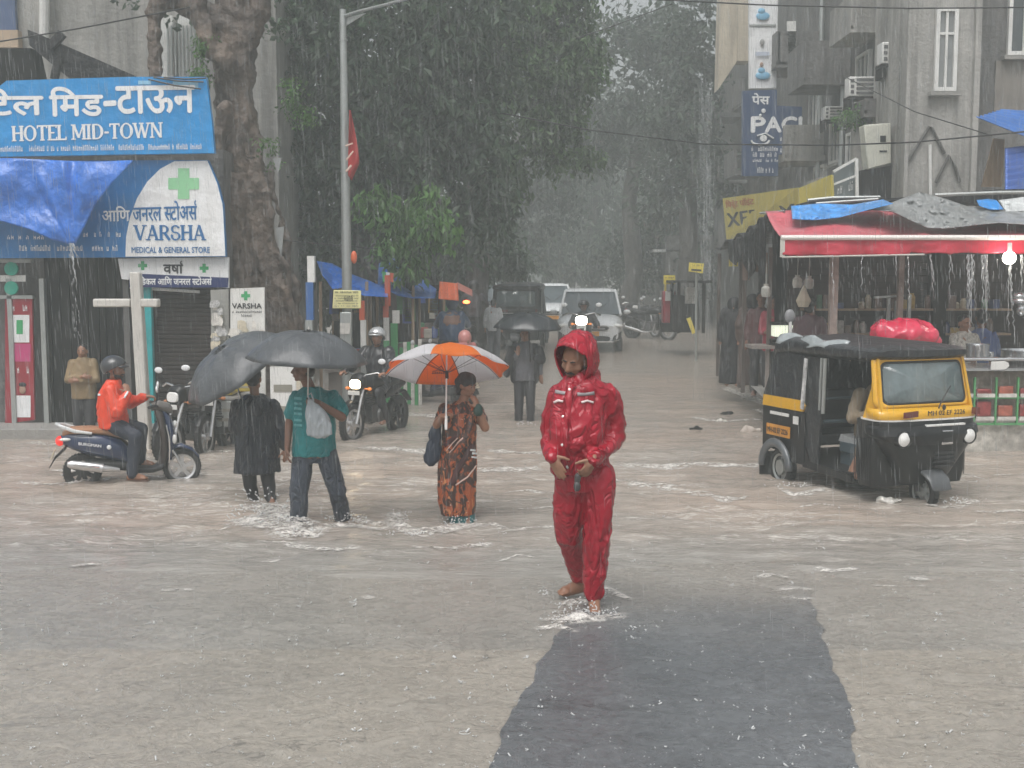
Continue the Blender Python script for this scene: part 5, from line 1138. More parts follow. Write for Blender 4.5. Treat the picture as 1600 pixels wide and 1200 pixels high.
def make_scooter(label, loc, rz):
    t = thing('scooter', label, 'scooter', loc, rz)
    wheel(t, (-.56, 0, .235), .235, .11, 8, BLM); wheel(t, (.66, 0, .24), .24, .10, 5, SLV)
    m = MB(); m.eloft([((-.80, 0, .655), (0, .05, 0), (0, 0, .05)), ((-.70, 0, .645), (0, .12, 0), (0, 0, .11)), ((-.50, 0, .60), (0, .165, 0), (0, 0, .15)), ((-.28, 0, .56), (0, .175, 0), (0, 0, .165)), ((-.08, 0, .50), (0, .16, 0), (0, 0, .165)), ((.06, 0, .40), (0, .13, 0), (0, 0, .13)), ((.12, 0, .34), (0, .10, 0), (0, 0, .06))], 24, n=2.6)
    m.build('body_panel', NAV, t)
    m = MB(); m.eloft([((-.78, 0, .72), (0, .06, 0), (0, 0, .03)), ((-.68, 0, .765), (0, .12, 0), (0, 0, .05)), ((-.45, 0, .765), (0, .14, 0), (0, 0, .05)), ((-.25, 0, .745), (0, .145, 0), (0, 0, .05)), ((-.02, 0, .69), (0, .13, 0), (0, 0, .055)), ((.08, 0, .60), (0, .09, 0), (0, 0, .045))], 20, n=2.8)
    m.build('seat', M('tan_seat', (.33, .17, .09), .45, var=.15), t)
    m = MB(); m.tube([(-.42, -.15, .735), (-.62, -.16, .77), (-.78, -.12, .83), (-.85, 0, .85), (-.78, .12, .83), (-.62, .16, .77), (-.42, .15, .735)], [.016, .024, .024, .022, .024, .024, .016], 10); m.build('grab_rail', M('pale_rail', (.6, .62, .62), .25), t)
    m = MB(); m.eloft([((.10, 0, .24), (0, .16, 0), (0, 0, .045)), ((.30, 0, .235), (0, .19, 0), (0, 0, .04)), ((.44, 0, .28), (0, .17, 0), (0, 0, .05))], 16, n=4); m.eloft([((-.5, 0, .33), (0, .10, 0), (0, 0, .08)), ((.12, 0, .29), (0, .12, 0), (0, 0, .08))], 14); m.build('floorboard', BLM, t, bevel=.01)
    m = MB(); m.eloft([((.40, 0, .26), (0, .14, 0), (.05, 0, 0)), ((.44, 0, .40), (0, .17, 0), (.055, 0, 0)), ((.45, 0, .60), (0, .19, 0), (.05, 0, 0)), ((.43, 0, .80), (0, .185, 0), (.05, 0, 0)), ((.39, 0, .96), (0, .14, 0), (.055, 0, 0)), ((.37, 0, 1.02), (0, .08, 0), (.04, 0, 0))], 24, n=3)
    m.build('leg_shield', M('dark_brown_plastic', (.045, .034, .03), .4, var=.2), t)
    m = MB(); m.eloft([((.50, 0, .34), (0, .05, 0), (.05, 0, 0)), ((.53, 0, .50), (0, .12, 0), (.06, 0, 0)), ((.53, 0, .70), (0, .15, 0), (.06, 0, 0)), ((.49, 0, .90), (0, .13, 0), (.055, 0, 0)), ((.44, 0, 1.0), (0, .08, 0), (.04, 0, 0))], 20); m.build('front_panel', NAV, t)
    m = MB(); m.tube([(.50, -.19, .32), (.515, -.20, .5), (.51, -.205, .66), (.48, -.195, .82)], [.008, .013, .013, .009], 8); m.build('side_trim', CHR, t)
    m = MB(); m.eloft([((.30, 0, 1.03), (0, .09, 0), (0, 0, .05)), ((.40, 0, 1.05), (0, .15, 0), (0, 0, .065)), ((.52, 0, 1.01), (0, .11, 0), (0, 0, .07)), ((.56, 0, .98), (0, .06, 0), (0, 0, .04))], 18); m.build('handlebar_cover', M('grey_brown_plastic', (.14, .13, .12), .3), t)
    for s in (-1, 1):
        m = MB(); m.tube([(.38, s * .12, 1.05), (.33, s * .24, 1.07), (.28, s * .35, 1.06)], [.02, .02, .022], 10); m.build('hand_grip', BLM, t)
        q = bpy.data.objects.new('mirror', None); COL.objects.link(q); q.parent = t
        m = MB(); m.tube([(.36, s * .2, 1.08), (.38, s * .25, 1.18), (.38, s * .29, 1.25)], .008, 6); m.build('stalk', BLM, q)
        m = MB(); m.ell((.38, s * .31, 1.29), (.018, .065, .048)); m.build('mirror_head', MIR, q, smooth='all')
    m = MB(); m.ell((.585, 0, .80), (.03, .06, .05)); m.ell((.575, -.12, .62), (.03, .02, .06)); m.ell((.575, .12, .62), (.03, .02, .06)); m.build('headlight', LAMP, t, smooth='all')
    m = MB(); m.eloft([((.42, 0, .40), (0, .05, 0), (0, 0, .02)), ((.52, 0, .49), (0, .07, 0), (0, 0, .03)), ((.66, 0, .52), (0, .075, 0), (0, 0, .035)), ((.80, 0, .46), (0, .07, 0), (0, 0, .03)), ((.88, 0, .36), (0, .05, 0), (0, 0, .02))], 16); m.build('front_fender', NAV, t)
    m = MB(); m.tube([(.50, -.09, .55), (.60, -.08, .38), (.66, -.07, .24)], .018, 8); m.tube([(.50, .09, .55), (.60, .08, .38), (.66, .07, .24)], .018, 8); m.build('fork', SLV, t)
    m = MB(); m.tube([(-.10, -.17, .26), (-.30, -.19, .29)], [.025, .05], 12); m.tube([(-.30, -.19, .29), (-.68, -.20, .36), (-.72, -.20, .365)], [.062, .055, .03], 14); m.build('exhaust', SLV, t)
    m = MB(); m.tube([(-.34, -.245, .315), (-.64, -.25, .365)], [.036, .03], 8, squash=.35); m.build('heat_shield', CHR, t)
    m = MB(); m.ell((-.815, 0, .635), (.055, .11, .065)); m.build('tail_light', REDL, t, smooth='all')
    m = MB(); m.ell((-.74, -.115, .665), (.07, .03, .022)); m.ell((-.74, .115, .665), (.07, .03, .022)); m.build('indicator', LAMP, t, smooth='all')
    m = MB(); m.eloft([((-.74, 0, .56), (0, .05, 0), (0, 0, .03)), ((-.88, 0, .42), (0, .07, 0), (0, 0, .02)), ((-.95, 0, .30), (0, .05, 0), (0, 0, .012))], 12); m.build('rear_fender', BLM, t)
    p = MB(); rm = Matrix.Rotation(R(22), 3, 'Y'); p.box((-.90, 0, .47), (.012, .20, .12), rm); pl = p.build('number_plate', M('plate_pale', (.62, .55, .42), .4), t)
    p = MB(); letters(p, 'MH 02', V((-.885, .085, .475)) - V((.03, 0, 0)), (0, -1, 0), rm @ Z_, .17, .035, lift=.012); letters(p, 'EX 4175', V((-.905, .085, .43)) - V((.03, 0, 0)), (0, -1, 0), rm @ Z_, .17, .035, lift=.012); p.build('lettering', LBK, pl, smooth=False)
    m = MB(); letters(m, 'BURGMAN', (-.58, -.178, .60), (1, 0, -.16), (0, -.1, 1), .27, .036, 0, .002, lift=.006); m.ell((-.22, -.19, .555), (.028, .012, .028)); m.build('lettering', LET, t, smooth=False)
    return t
sc1 = make_scooter('navy scooter with a tan seat carrying the rider in the orange jacket', (at(178, 0, 13.2).x, 13.2, G(13.2)), R(16))
sc1.scale = (.90, .90, .90)

def make_bike(label, loc, rz, group=None, lit=True, body=None, cowl=None):
    t = thing('motorcycle', label, 'motorcycle', loc, rz, group); body = body or BLK
    wheel(t, (-.62, 0, .30), .30, .10, 6, BLM); wheel(t, (.66, 0, .30), .30, .085, 6, SLV)
    m = MB()
    for s in (-1, 1): m.tube([(.40, s * .075, .92), (.55, s * .075, .58), (.66, s * .075, .30)], [.022, .022, .028], 10)
    m.build('fork', SLV, t)
    m = MB(); m.eloft([((.44, 0, .48), (0, .05, 0), (0, 0, .012)), ((.56, 0, .61), (0, .06, 0), (0, 0, .02)), ((.68, 0, .635), (0, .06, 0), (0, 0, .02)), ((.84, 0, .58), (0, .055, 0), (0, 0, .018)), ((.93, 0, .47), (0, .045, 0), (0, 0, .01))], 12); m.build('front_fender', body, t)
    m = MB(); m.eloft([((-.12, 0, .80), (0, .10, 0), (0, 0, .05)), ((.02, 0, .86), (0, .15, 0), (0, 0, .11)), ((.20, 0, .88), (0, .16, 0), (0, 0, .12)), ((.36, 0, .86), (0, .11, 0), (0, 0, .09)), ((.42, 0, .84), (0, .05, 0), (0, 0, .04))], 18); m.build('fuel_tank', body, t)
    m = MB(); m.eloft([((.0, 0, .80), (0, .10, 0), (0, 0, .05)), ((-.25, 0, .81), (0, .13, 0), (0, 0, .05)), ((-.6, 0, .85), (0, .12, 0), (0, 0, .045)), ((-.78, 0, .87), (0, .07, 0), (0, 0, .03))], 16, n=3); m.build('seat', BLM, t)
    m = MB(); m.eloft([((-.1, 0, .66), (0, .12, 0), (0, 0, .11)), ((-.4, 0, .70), (0, .13, 0), (0, 0, .09)), ((-.8, 0, .78), (0, .06, 0), (0, 0, .04))], 14); m.build('side_panel', body, t)
    m = MB(); m.box((.12, 0, .42), (.34, .24, .26)); m.lathe([(.001, -.16), (.10, -.16), (.12, -.12), (.12, .12), (.10, .16), (.001, .16)], 18, Matrix.Translation((.04, 0, .38)) @ Matrix.Rotation(R(90), 4, 'X'))
    for k in range(6): m.box((.22, 0, .50 + k * .035), (.20, .20, .016))
    m.build('engine', M('engine_metal', (.10, .10, .10), .4, metal=.6, var=.3), t, bevel=.01)
    m = MB(); m.tube([(.3, 0, .9), (.32, 0, .4), (.1, 0, .26), (-.3, 0, .30), (-.62, 0, .30)], .022, 8); m.tube([(-.1, .07, .75), (-.4, .1, .55), (-.62, .09, .30)], .015, 8); m.tube([(-.1, -.07, .75), (-.4, -.1, .55), (-.62, -.09, .30)], .015, 8); m.build('frame', BLM, t)
    m = MB(); m.tube([(.28, -.13, .5), (.22, -.15, .28), (-.1, -.16, .22), (-.3, -.17, .28), (-.75, -.18, .38)], [.022, .022, .03, .045, .045], 12); m.build('exhaust', SLV, t)
    m = MB(); m.tube([(.32, -.36, .98), (.36, -.26, 1.03), (.40, -.08, .99), (.40, .08, .99), (.36, .26, 1.03), (.32, .36, .98)], .014, 8); m.build('handlebar', CHR, t)
    for s in (-1, 1):
        m = MB(); m.tube([(.335, s * .28, 1.02), (.30, s * .40, .985)], .02, 10); m.build('hand_grip', BLM, t)
        q = bpy.data.objects.new('mirror', None); COL.objects.link(q); q.parent = t
        m = MB(); m.tube([(.36, s * .25, 1.03), (.40, s * .30, 1.12), (.40, s * .33, 1.17)], .007, 6); m.build('stalk', BLM, q)
        m = MB(); m.ell((.40, s * .36, 1.20), (.016, .065, .042)); m.build('mirror_head', MIR, q, smooth='all')
        m = MB(); m.tube([(.46, s * .05, .80), (.46, s * .16, .80)], .01, 6); m.ell((.47, s * .19, .80), (.03, .035, .025)); m.build('indicator', ORL if lit else M('dull_lens', (.4, .15, .05), .2), t, smooth='all')
    m = MB(); m.eloft([((.40, 0, .90), (0, .10, 0), (0, 0, .13)), ((.50, 0, .89), (0, .125, 0), (0, 0, .13)), ((.56, 0, .87), (0, .11, 0), (0, 0, .095))], 18, n=2.6); m.build('headlight_cowl', cowl or body, t)
    m = MB(); m.eloft([((.555, 0, .87), (0, .095, 0), (0, 0, .07)), ((.58, 0, .868), (0, .08, 0), (0, 0, .058))], 18, n=3.2); m.build('headlight', M('lit_headlamp', (1, .9, .7), .2, emit=(1, .78, .48), es=9) if lit else LAMP, t)
    m = MB(); m.box((.60, 0, .745), (.01, .20, .06)); m.build('number_plate', WHP, t, bevel=.004)
    m = MB(); m.ell((-.86, 0, .84), (.04, .07, .035)); m.build('tail_light', M('red_lens_off', (.35, .01, .01), .2), t, smooth='all')
    m = MB(); m.eloft([((-.55, 0, .64), (0, .07, 0), (0, 0, .02)), ((-.8, 0, .66), (0, .07, 0), (0, 0, .02)), ((-.98, 0, .50), (0, .06, 0), (0, 0, .015))], 12); m.build('rear_fender', BLM, t)
    return t
def face_to(px, Y, hx, hy, dz=0): p = at(px, 0, Y); return (p.x, Y, G(Y) + dz), math.atan2(hy, hx)
loc, a = face_to(580, 17.2, -.42, -.90)
bk = make_bike('black motorcycle with lit headlamp ridden by the rider in the silver helmet', loc, a)
PK = 'motorcycles parked in front of the shutters'
b2_ = make_bike('dark parked motorcycle with a red tail lamp behind the navy scooter', (at(298, 0, 15.4).x, 15.4, G(15.2)), R(246), PK, lit=False)
dup(b2_, (at(334, 0, 15.9).x, 15.9, G(16)), R(262), 'black parked motorcycle half hidden below the tilted grey umbrella', PK)

# ------------------------------------------------------------------ auto rickshaw
PG = M('rickshaw_glass', (.17, .22, .23), .06, var=.5, scale=2.5, alpha=.74, spec=.8, streak=.3, dcol=(.30, .36, .37))
CAN = M('rickshaw_canopy', (.020, .022, .025), .38, var=.3, scale=3, bump=.5, bscale=8, coat=.12)
def make_rickshaw(label, loc, rz):
    t = thing('auto_rickshaw', label, 'auto rickshaw', loc, rz)
    wheel(t, (.98, 0, .205), .205, .10, 6, GAL); wheel(t, (-.92, -.54, .225), .225, .12, 10, GAL, hub=.09); wheel(t, (-.92, .54, .225), .225, .12, 10, GAL, hub=.09)
    # nose
    m = MB(); m.eloft([((.74, 0, .27), (0, .585, 0), (.15, 0, 0), 9), ((.74, 0, .40), (0, .61, 0), (.17, 0, 0), 9), ((.75, 0, .80), (0, .622, 0), (.175, 0, 0), 9), ((.75, 0, .975), (0, .625, 0), (.175, 0, 0), 9)], 48)
    m.build('cab_shell', BLK, t)
    m = MB(); m.eloft([((.84, 0, .30), (0, .27, 0), (.17, 0, 0), 3), ((.86, 0, .40), (0, .34, 0), (.22, 0, 0), 3), ((.87, 0, .56), (0, .43, 0), (.26, 0, 0), 3.4), ((.87, 0, .70), (0, .55, 0), (.275, 0, 0), 3.6), ((.86, 0, .84), (0, .63, 0), (.285, 0, 0), 3.6), ((.82, 0, .975), (0, .632, 0), (.29, 0, 0), 3.8)], 44)
    m.build('nose', BLK, t)
    for q in (-1, 1):
        m = MB()
        for k in range(9): m.box((.60 + k * .032, q * .624, .56), (.008, .006, .44))
        m.build('side_ribbing', BLM, t)
    m = MB(); m.eloft([((.92, 0, .73), (0, .52, 0), (.26, 0, 0)), ((.925, 0, .83), (0, .655, 0), (.275, 0, 0)), ((.90, 0, .90), (0, .655, 0), (.27, 0, 0)), ((.86, 0, .94), (0, .62, 0), (.25, 0, 0))], 40, n=3); m.build('lamp_cowl', BLK, t)
    m = MB(); m.eloft([((.845, 0, .975), (0, .645, 0), (.275, 0, 0)), ((.845, 0, .99), (0, .645, 0), (.275, 0, 0))], 40, n=3.6); m.build('white_strip', WHP, t)
    m = MB(); m.eloft([((.90, 0, .991), (0, .635, 0), (.19, 0, 0)), ((.86, 0, 1.10), (0, .625, 0), (.175, 0, 0))], 40, n=3.8, caps=False); m.eloft([((.90, 0, .992), (0, .60, 0), (.16, 0, 0)), ((.86, 0, 1.099), (0, .59, 0), (.145, 0, 0))], 40, n=3.8, caps=False); m.build('yellow_band', YEL, t, solid=.01)
    # windscreen with yellow frame
    def ring(hw, z0, z1, x0, x1, r, n=6):
        out = []
        for sx, sz, a0 in ((1, 1, 0), (-1, 1, 90), (-1, -1, 180), (1, -1, 270)):
            for i in range(n + 1):
                a = R(a0 + 90 * i / n); y = sx * (hw - r) + r * math.cos(a); z = (z1 - r if sz > 0 else z0 + r) + r * math.sin(a); f = (z - 1.0) / .65
                out.append(V((x0 + (x1 - x0) * f - .10 * (y / .6) ** 2, y * (1 - .07 * max(0, f)), z)))
        return out
    o_ = ring(.635, 1.09, 1.66, 1.045, .90, .09); i_ = ring(.555, 1.135, 1.575, 1.052, .907, .075); i2 = ring(.53, 1.155, 1.555, 1.058, .913, .065)
    m = MB(); n = len(o_); m.add(o_ + i_, [(k, (k + 1) % n, n + (k + 1) % n, n + k) for k in range(n)]); m.build('windscreen_frame', YEL, t, solid=.03)
    m = MB(); m.add(i_ + i2, [(k, (k + 1) % n, n + (k + 1) % n, n + k) for k in range(n)]); m.build('rubber_seal', RUB, t, solid=.022)
    m = MB(); m.v = i2[:]; c = sum(i2, V()) / n; m.v.append(c + V((.015, 0, 0))); m.f = [[k, (k + 1) % n, n] for k in range(n)]; m.m = [0] * n; m.build('windscreen', PG, t, smooth='all', solid=.006)
    for s in (-1, 1):
        m = MB(); m.prism([(.72, s * .62, .985), (1.02, s * .60, .985), (.86, s * .56, 1.62), (.78, s * .56, 1.62), (.80, s * .58, 1.30), (.76, s * .61, 1.12)], (0, -s * .03, 0)); m.build('door_pillar', YEL, t, fixn=True)
        m = MB(); m.prism([(-1.30, s * .61, .93), (-.44, s * .61, .93), (-.40, s * .61, 1.00), (-.46, s * .61, 1.05), (-.52, s * .61, 1.055), (-1.30, s * .60, 1.055)], (0, -s * .04, 0)); m.build('yellow_side_band', YEL, t, fixn=True)
        m = MB(); m.prism([(-1.30, s * .60, 1.056), (-.52, s * .60, 1.056), (-.46, s * .60, 1.2), (-.44, s * .59, 1.56), (-1.08, s * .56, 1.60), (-1.20, s * .58, 1.3)], (0, -s * .03, 0)); m.build('side_curtain', CAN, t, fixn=True)
        m = MB(); m.prism([(-.45, s * .585, .36), (-.16, s * .585, .34), (-.10, s * .585, .9), (-.12, s * .58, 1.56), (-.45, s * .58, 1.56)], (0, -s * .03, 0)); m.build('inner_curtain', CAN, t, fixn=True)
        m = MB(); m.prism([(-1.30, s * .60, .45), (-.44, s * .60, .36), (-.40, s * .60, .36), (-.40, s * .60, .92), (-1.30, s * .60, .929)], (0, -s * .05, 0)); m.build('rear_side_panel', BLK, t, fixn=True)
        m = MB(); arc = [V((-.92 + .30 * math.cos(R(q)), s * .66, .22 + .30 * math.sin(R(q)))) for q in range(0, 181, 15)]; m.tube(arc, .035, 8, squash=1.6); m.build('wheel_arch', M('grey_arch', (.09, .10, .11), .3, coat=.5), t, smooth='all')
        m = MB(); m.box((-1.24, s * .56, .23), (.02, .22, .28)); m.build('mud_flap', RUB, t)
        m = MB(); m.prism([(-.44, s * .59, .30), (.50, s * .59, .26), (.50, s * .59, .34), (-.30, s * .59, .38), (-.40, s * .59, .56)], (0, -s * .04, 0)); m.build('door_sill', BLK, t, fixn=True)
    m = MB(); m.box((-.4, 0, .34), (1.75, 1.14, .05)); m.build('floor', BLM, t)
    m = MB(); m.eloft([((-1.26, 0, .45), (0, .58, 0), (.06, 0, 0)), ((-1.28, 0, .9), (0, .60, 0), (.06, 0, 0)), ((-1.26, 0, 1.2), (0, .57, 0), (.05, 0, 0)), ((-1.14, 0, 1.58), (0, .52, 0), (.04, 0, 0))], 20, n=5); m.build('back_panel', CAN, t)
    m = MB(); m.box((-.78, 0, .58), (.52, 1.08, .14)); m.box((-1.06, 0, .86), (.12, 1.08, .50), Matrix.Rotation(R(-8), 3, 'Y')); m.build('passenger_seat', M('grey_seat', (.05, .055, .06), .4, var=.2), t, bevel=.03)
    m = MB(); m.box((.05, 0, .56), (.36, .62, .12)); m.box((-.18, 0, .84), (.05, 1.0, .04)); m.box((-.18, 0, 1.10), (.03, 1.0, .03)); m.box((.02, 0, .42), (.34, .56, .22)); m.build('driver_seat', M('blue_grey_seat', (.07, .10, .12), .4, var=.2), t, bevel=.02)
    m = MB(); m.prism([(-.16, -.30, .62), (.30, -.30, .58), (.25, -.30, .66), (-.12, -.30, .70)], (0, .6, 0)); m.build('seat_cover', M('pale_cover', (.45, .47, .48), .3), t, fixn=True)
    m = MB(); m.eloft([((-1.22, 0, 1.53), (0, .50, 0), (0, 0, .05)), ((-1.10, 0, 1.61), (0, .58, 0), (0, 0, .10)), ((-.8, 0, 1.665), (0, .62, 0), (0, 0, .125)), ((-.1, 0, 1.655), (0, .635, 0), (0, 0, .12)), ((.45, 0, 1.65), (0, .64, 0), (0, 0, .105)), ((.80, 0, 1.64), (0, .63, 0), (0, 0, .085)), ((.93, 0, 1.655), (0, .55, 0), (0, 0, .03))], 32, n=3.2)
    for v in m.v:
        if v.z > 1.66: v.z += .022 * noise.noise(V((v.x * 3, v.y * 3, 1))) + .012 * math.sin(v.x * 9)
    m.build('canopy', CAN, t)
    def wr(u, v): return V((-1.05 + 1.3 * u, -.50 - .1 * v + .05 * math.sin(u * 7), 1.785 - .03 * v + .02 * math.sin(u * 15 + v * 3) - .08 * (u - .3) ** 2 - .07 * v * v))
    MB().sheet(wr, 30, 6).build('plastic_cover', M('wet_grey_plastic', (.30, .33, .34), .18, var=.3, coat=.5), t, smooth='all', solid=.008)
    for s in (-1, 1):
        for x in (-.11, -.04): m = MB(); m.tube([(x, s * .60, .95 if x > -.08 else .98), (x + .02, s * .60, 1.56)], .016 if x < -.08 else .022, 8); m.build('pole', GAL, t)
        q = bpy.data.objects.new('headlight', None); COL.objects.link(q); q.parent = t; T = Matrix.Translation((1.115, s * .42, .80)) @ Matrix.Rotation(R(90), 4, 'Y')
        m = MB(); m.lathe([(.088, -.04), (.092, .03), (.086, .06), (.080, .05)], 24, T @ Matrix.Rotation(0, 4, 'X')); m.build('bezel', BLK, q)
        m = MB(); m.lathe([(.080, .045), (.05, .068), (.001, .075)], 20, T, caps=False); m.build('lens', LAMP, q, smooth='all')
    m = MB(); m.box((-.40, -.62, 1.25), (.05, .02, .58), Matrix.Rotation(R(6), 3, 'Y')); w_ = m.build('white_stripe', M('worn_white_stripe', (.5, .5, .5), .5, var=.6, scale=12), t)
    m = MB(); m.box((1.108, -.30, 1.045), (.02, .24, .06), Matrix.Rotation(R(18), 3, 'Z')); m.build('indicator', M('dark_red_lens', (.13, .02, .015), .2), t)
    m = MB(); m.box((1.085, .56, 1.05), (.06, .06, .07)); m.build('side_marker', M('dark_red_lens', (.13, .02, .015), .2), t)
    m = MB(); letters(m, 'MH 02 EF 2226', (1.088, -.08, 1.025), (0, 1, 0), (0, 0, 1), .50, .048, 0, .0015, lift=.004)
    for v in m.v: v.x += .012 - .10 * (v.y / .6) ** 2 * .5
    m.build('lettering', LBK, t, smooth=False)
    m = MB(); m.box((1.175, .12, .80), (.02, .15, .15)); m.build('emblem_plate', CHR, t, bevel=.01); m = MB(); m.box((1.182, .12, .80), (.02, .12, .10)); m.build('emblem_centre', BLM, t)
    m = MB()
    for k in range(4): m.box((1.14, .12, .50 + k * .045), (.03, .26, .022))
    m.build('grille', BLM, t)
    m = MB(); m.box((1.13, .12, .925), (.05, .50, .022)); m.build('bumper_strip', WHP, t, bevel=.005)
    m = MB(); m.tube([(1.11, .05, 1.10), (1.09, .08, 1.13), (1.05, .24, 1.32)], .008, 6); m.ell((1.11, .12, 1.105), (.02, .018, .03)); m.build('wiper', BLM, t)
    m = MB(); m.eloft([((.78, 0, .30), (0, .10, 0), (0, 0, .05)), ((.92, 0, .44), (0, .135, 0), (0, 0, .03)), ((1.08, 0, .44), (0, .14, 0), (0, 0, .03)), ((1.22, 0, .36), (0, .13, 0), (0, 0, .03)), ((1.27, 0, .28), (0, .12, 0), (0, 0, .02))], 18, n=3); m.build('front_fender', M('grey_fender', (.07, .075, .08), .4, coat=.3), t)
    m = MB(); m.tube([(.9, -.10, .62), (.98, -.09, .21)], .03, 8); m.tube([(.9, .10, .62), (.98, .09, .21)], .03, 8); m.build('fork', BLM, t)
    m = MB(); m.box((-.92, -.622, .66), (.50, .012, .13)); pl = m.build('number_plate', M('plate_orange', (.62, .27, .03), .4), t)
    m = MB(); letters(m, 'MH-02 EF 2226', (-1.14, -.63, .63), (1, 0, 0), (0, 0, 1), .44, .06, 0, .002, lift=.002); m.build('lettering', LBK, pl, smooth=False)
    m = MB(); m.box((-.90, -.622, .86), (.40, .012, .035)); m.box((-.55, -.622, .82), (.10, .012, .09)); m.build('sticker', WHP, t)
    m = MB(); m.tube([(.62, -.25, .95), (.45, 0, 1.0), (.62, .25, .95)], .014, 8); m.tube([(.75, 0, .6), (.48, 0, 1.0)], .02, 8); m.build('handlebar', BLM, t)
    return t
rk = make_rickshaw('black and yellow auto rickshaw standing in the flood before the red awning', (at(1376, 0, 12.75).x, 12.8, G(12.6) - .02), R(-69))
rk.scale = (.93, 1, 1); rk.location.x += .03
rk2 = dup(rk, (at(812, 0, 31).x, 31, G(31)), R(-97), 'distant black auto rickshaw facing the camera, left of the white car')
for ch in rk2.children:
    if ch.type == 'MESH' and YEL.name in [x.name for x in ch.data.materials]: ch.data = ch.data.copy(); ch.data.materials.clear(); ch.data.materials.append(BLM)
lo = thing('ornament_pole', 'grey round disc on a white stick rising behind the rickshaw roof', 'marker', at(1234, 555, 14.2))
m = MB(); m.tube([at(1235, 560, 14.2), at(1235, 500, 14.2)], .02, 8); m.build('stick', WHP, lo, world=True)
m = MB(); m.ell(at(1234, 494, 14.2), (.065, .03, .085)); m.build('disc', M('grey_disc', (.25, .25, .26), .4), lo, world=True, smooth='all')
um = thing('folded_umbrella', 'furled red umbrella hanging upright behind the rickshaw', 'umbrella', at(1222, 630, 14.6))
m = MB(); m.tube([at(1223, 566, 14.6), at(1222, 580, 14.6), at(1221, 600, 14.6), at(1218, 622, 14.6)], [.05, .045, .035, .02], 10); m.build('cloth', M('red_nylon', (.6, .03, .03), .35, bump=.3, bscale=15), um, world=True)
m = MB(); m.tube([at(1218, 622, 14.6), at(1217, 628, 14.6)], .012, 8); m.ell(at(1217, 626, 14.6), .02); m.build('tip', WHP, um, world=True)
bd = thing('covered_goods', 'heap of goods under a glossy red plastic sheet behind the rickshaw roof', 'covered heap', at(1424, 530, 14.9))
m = MB(); c = at(1424, 523, 14.9)
m.ell(c + V((0, .3, -.02)), (.44, .40, .22), nu=30, nv=16); m.ell(c + V((-.18, .25, .03)), (.26, .28, .17)); m.ell(c + V((.12, .3, -.02)), (.3, .3, .17)); m.ell(c + V((.3, .3, -.12)), (.2, .2, .16))
blob(m, 'sheet', M('glossy_red_plastic', (.62, .02, .07), .16, var=.15, coat=.6, bump=.2, bscale=10), bd, .02, 2, lambda co, n_: .05 * (abs(noise.noise(co * 3.5 + V((0, 0, 4)))) * -1.6 + .3) + .012 * noise.noise(co * 14))
m = MB(); m.box(c + V((0, .3, -.55)), (.8, .5, .7)); m.build('trestle', WOO, bd, world=True)

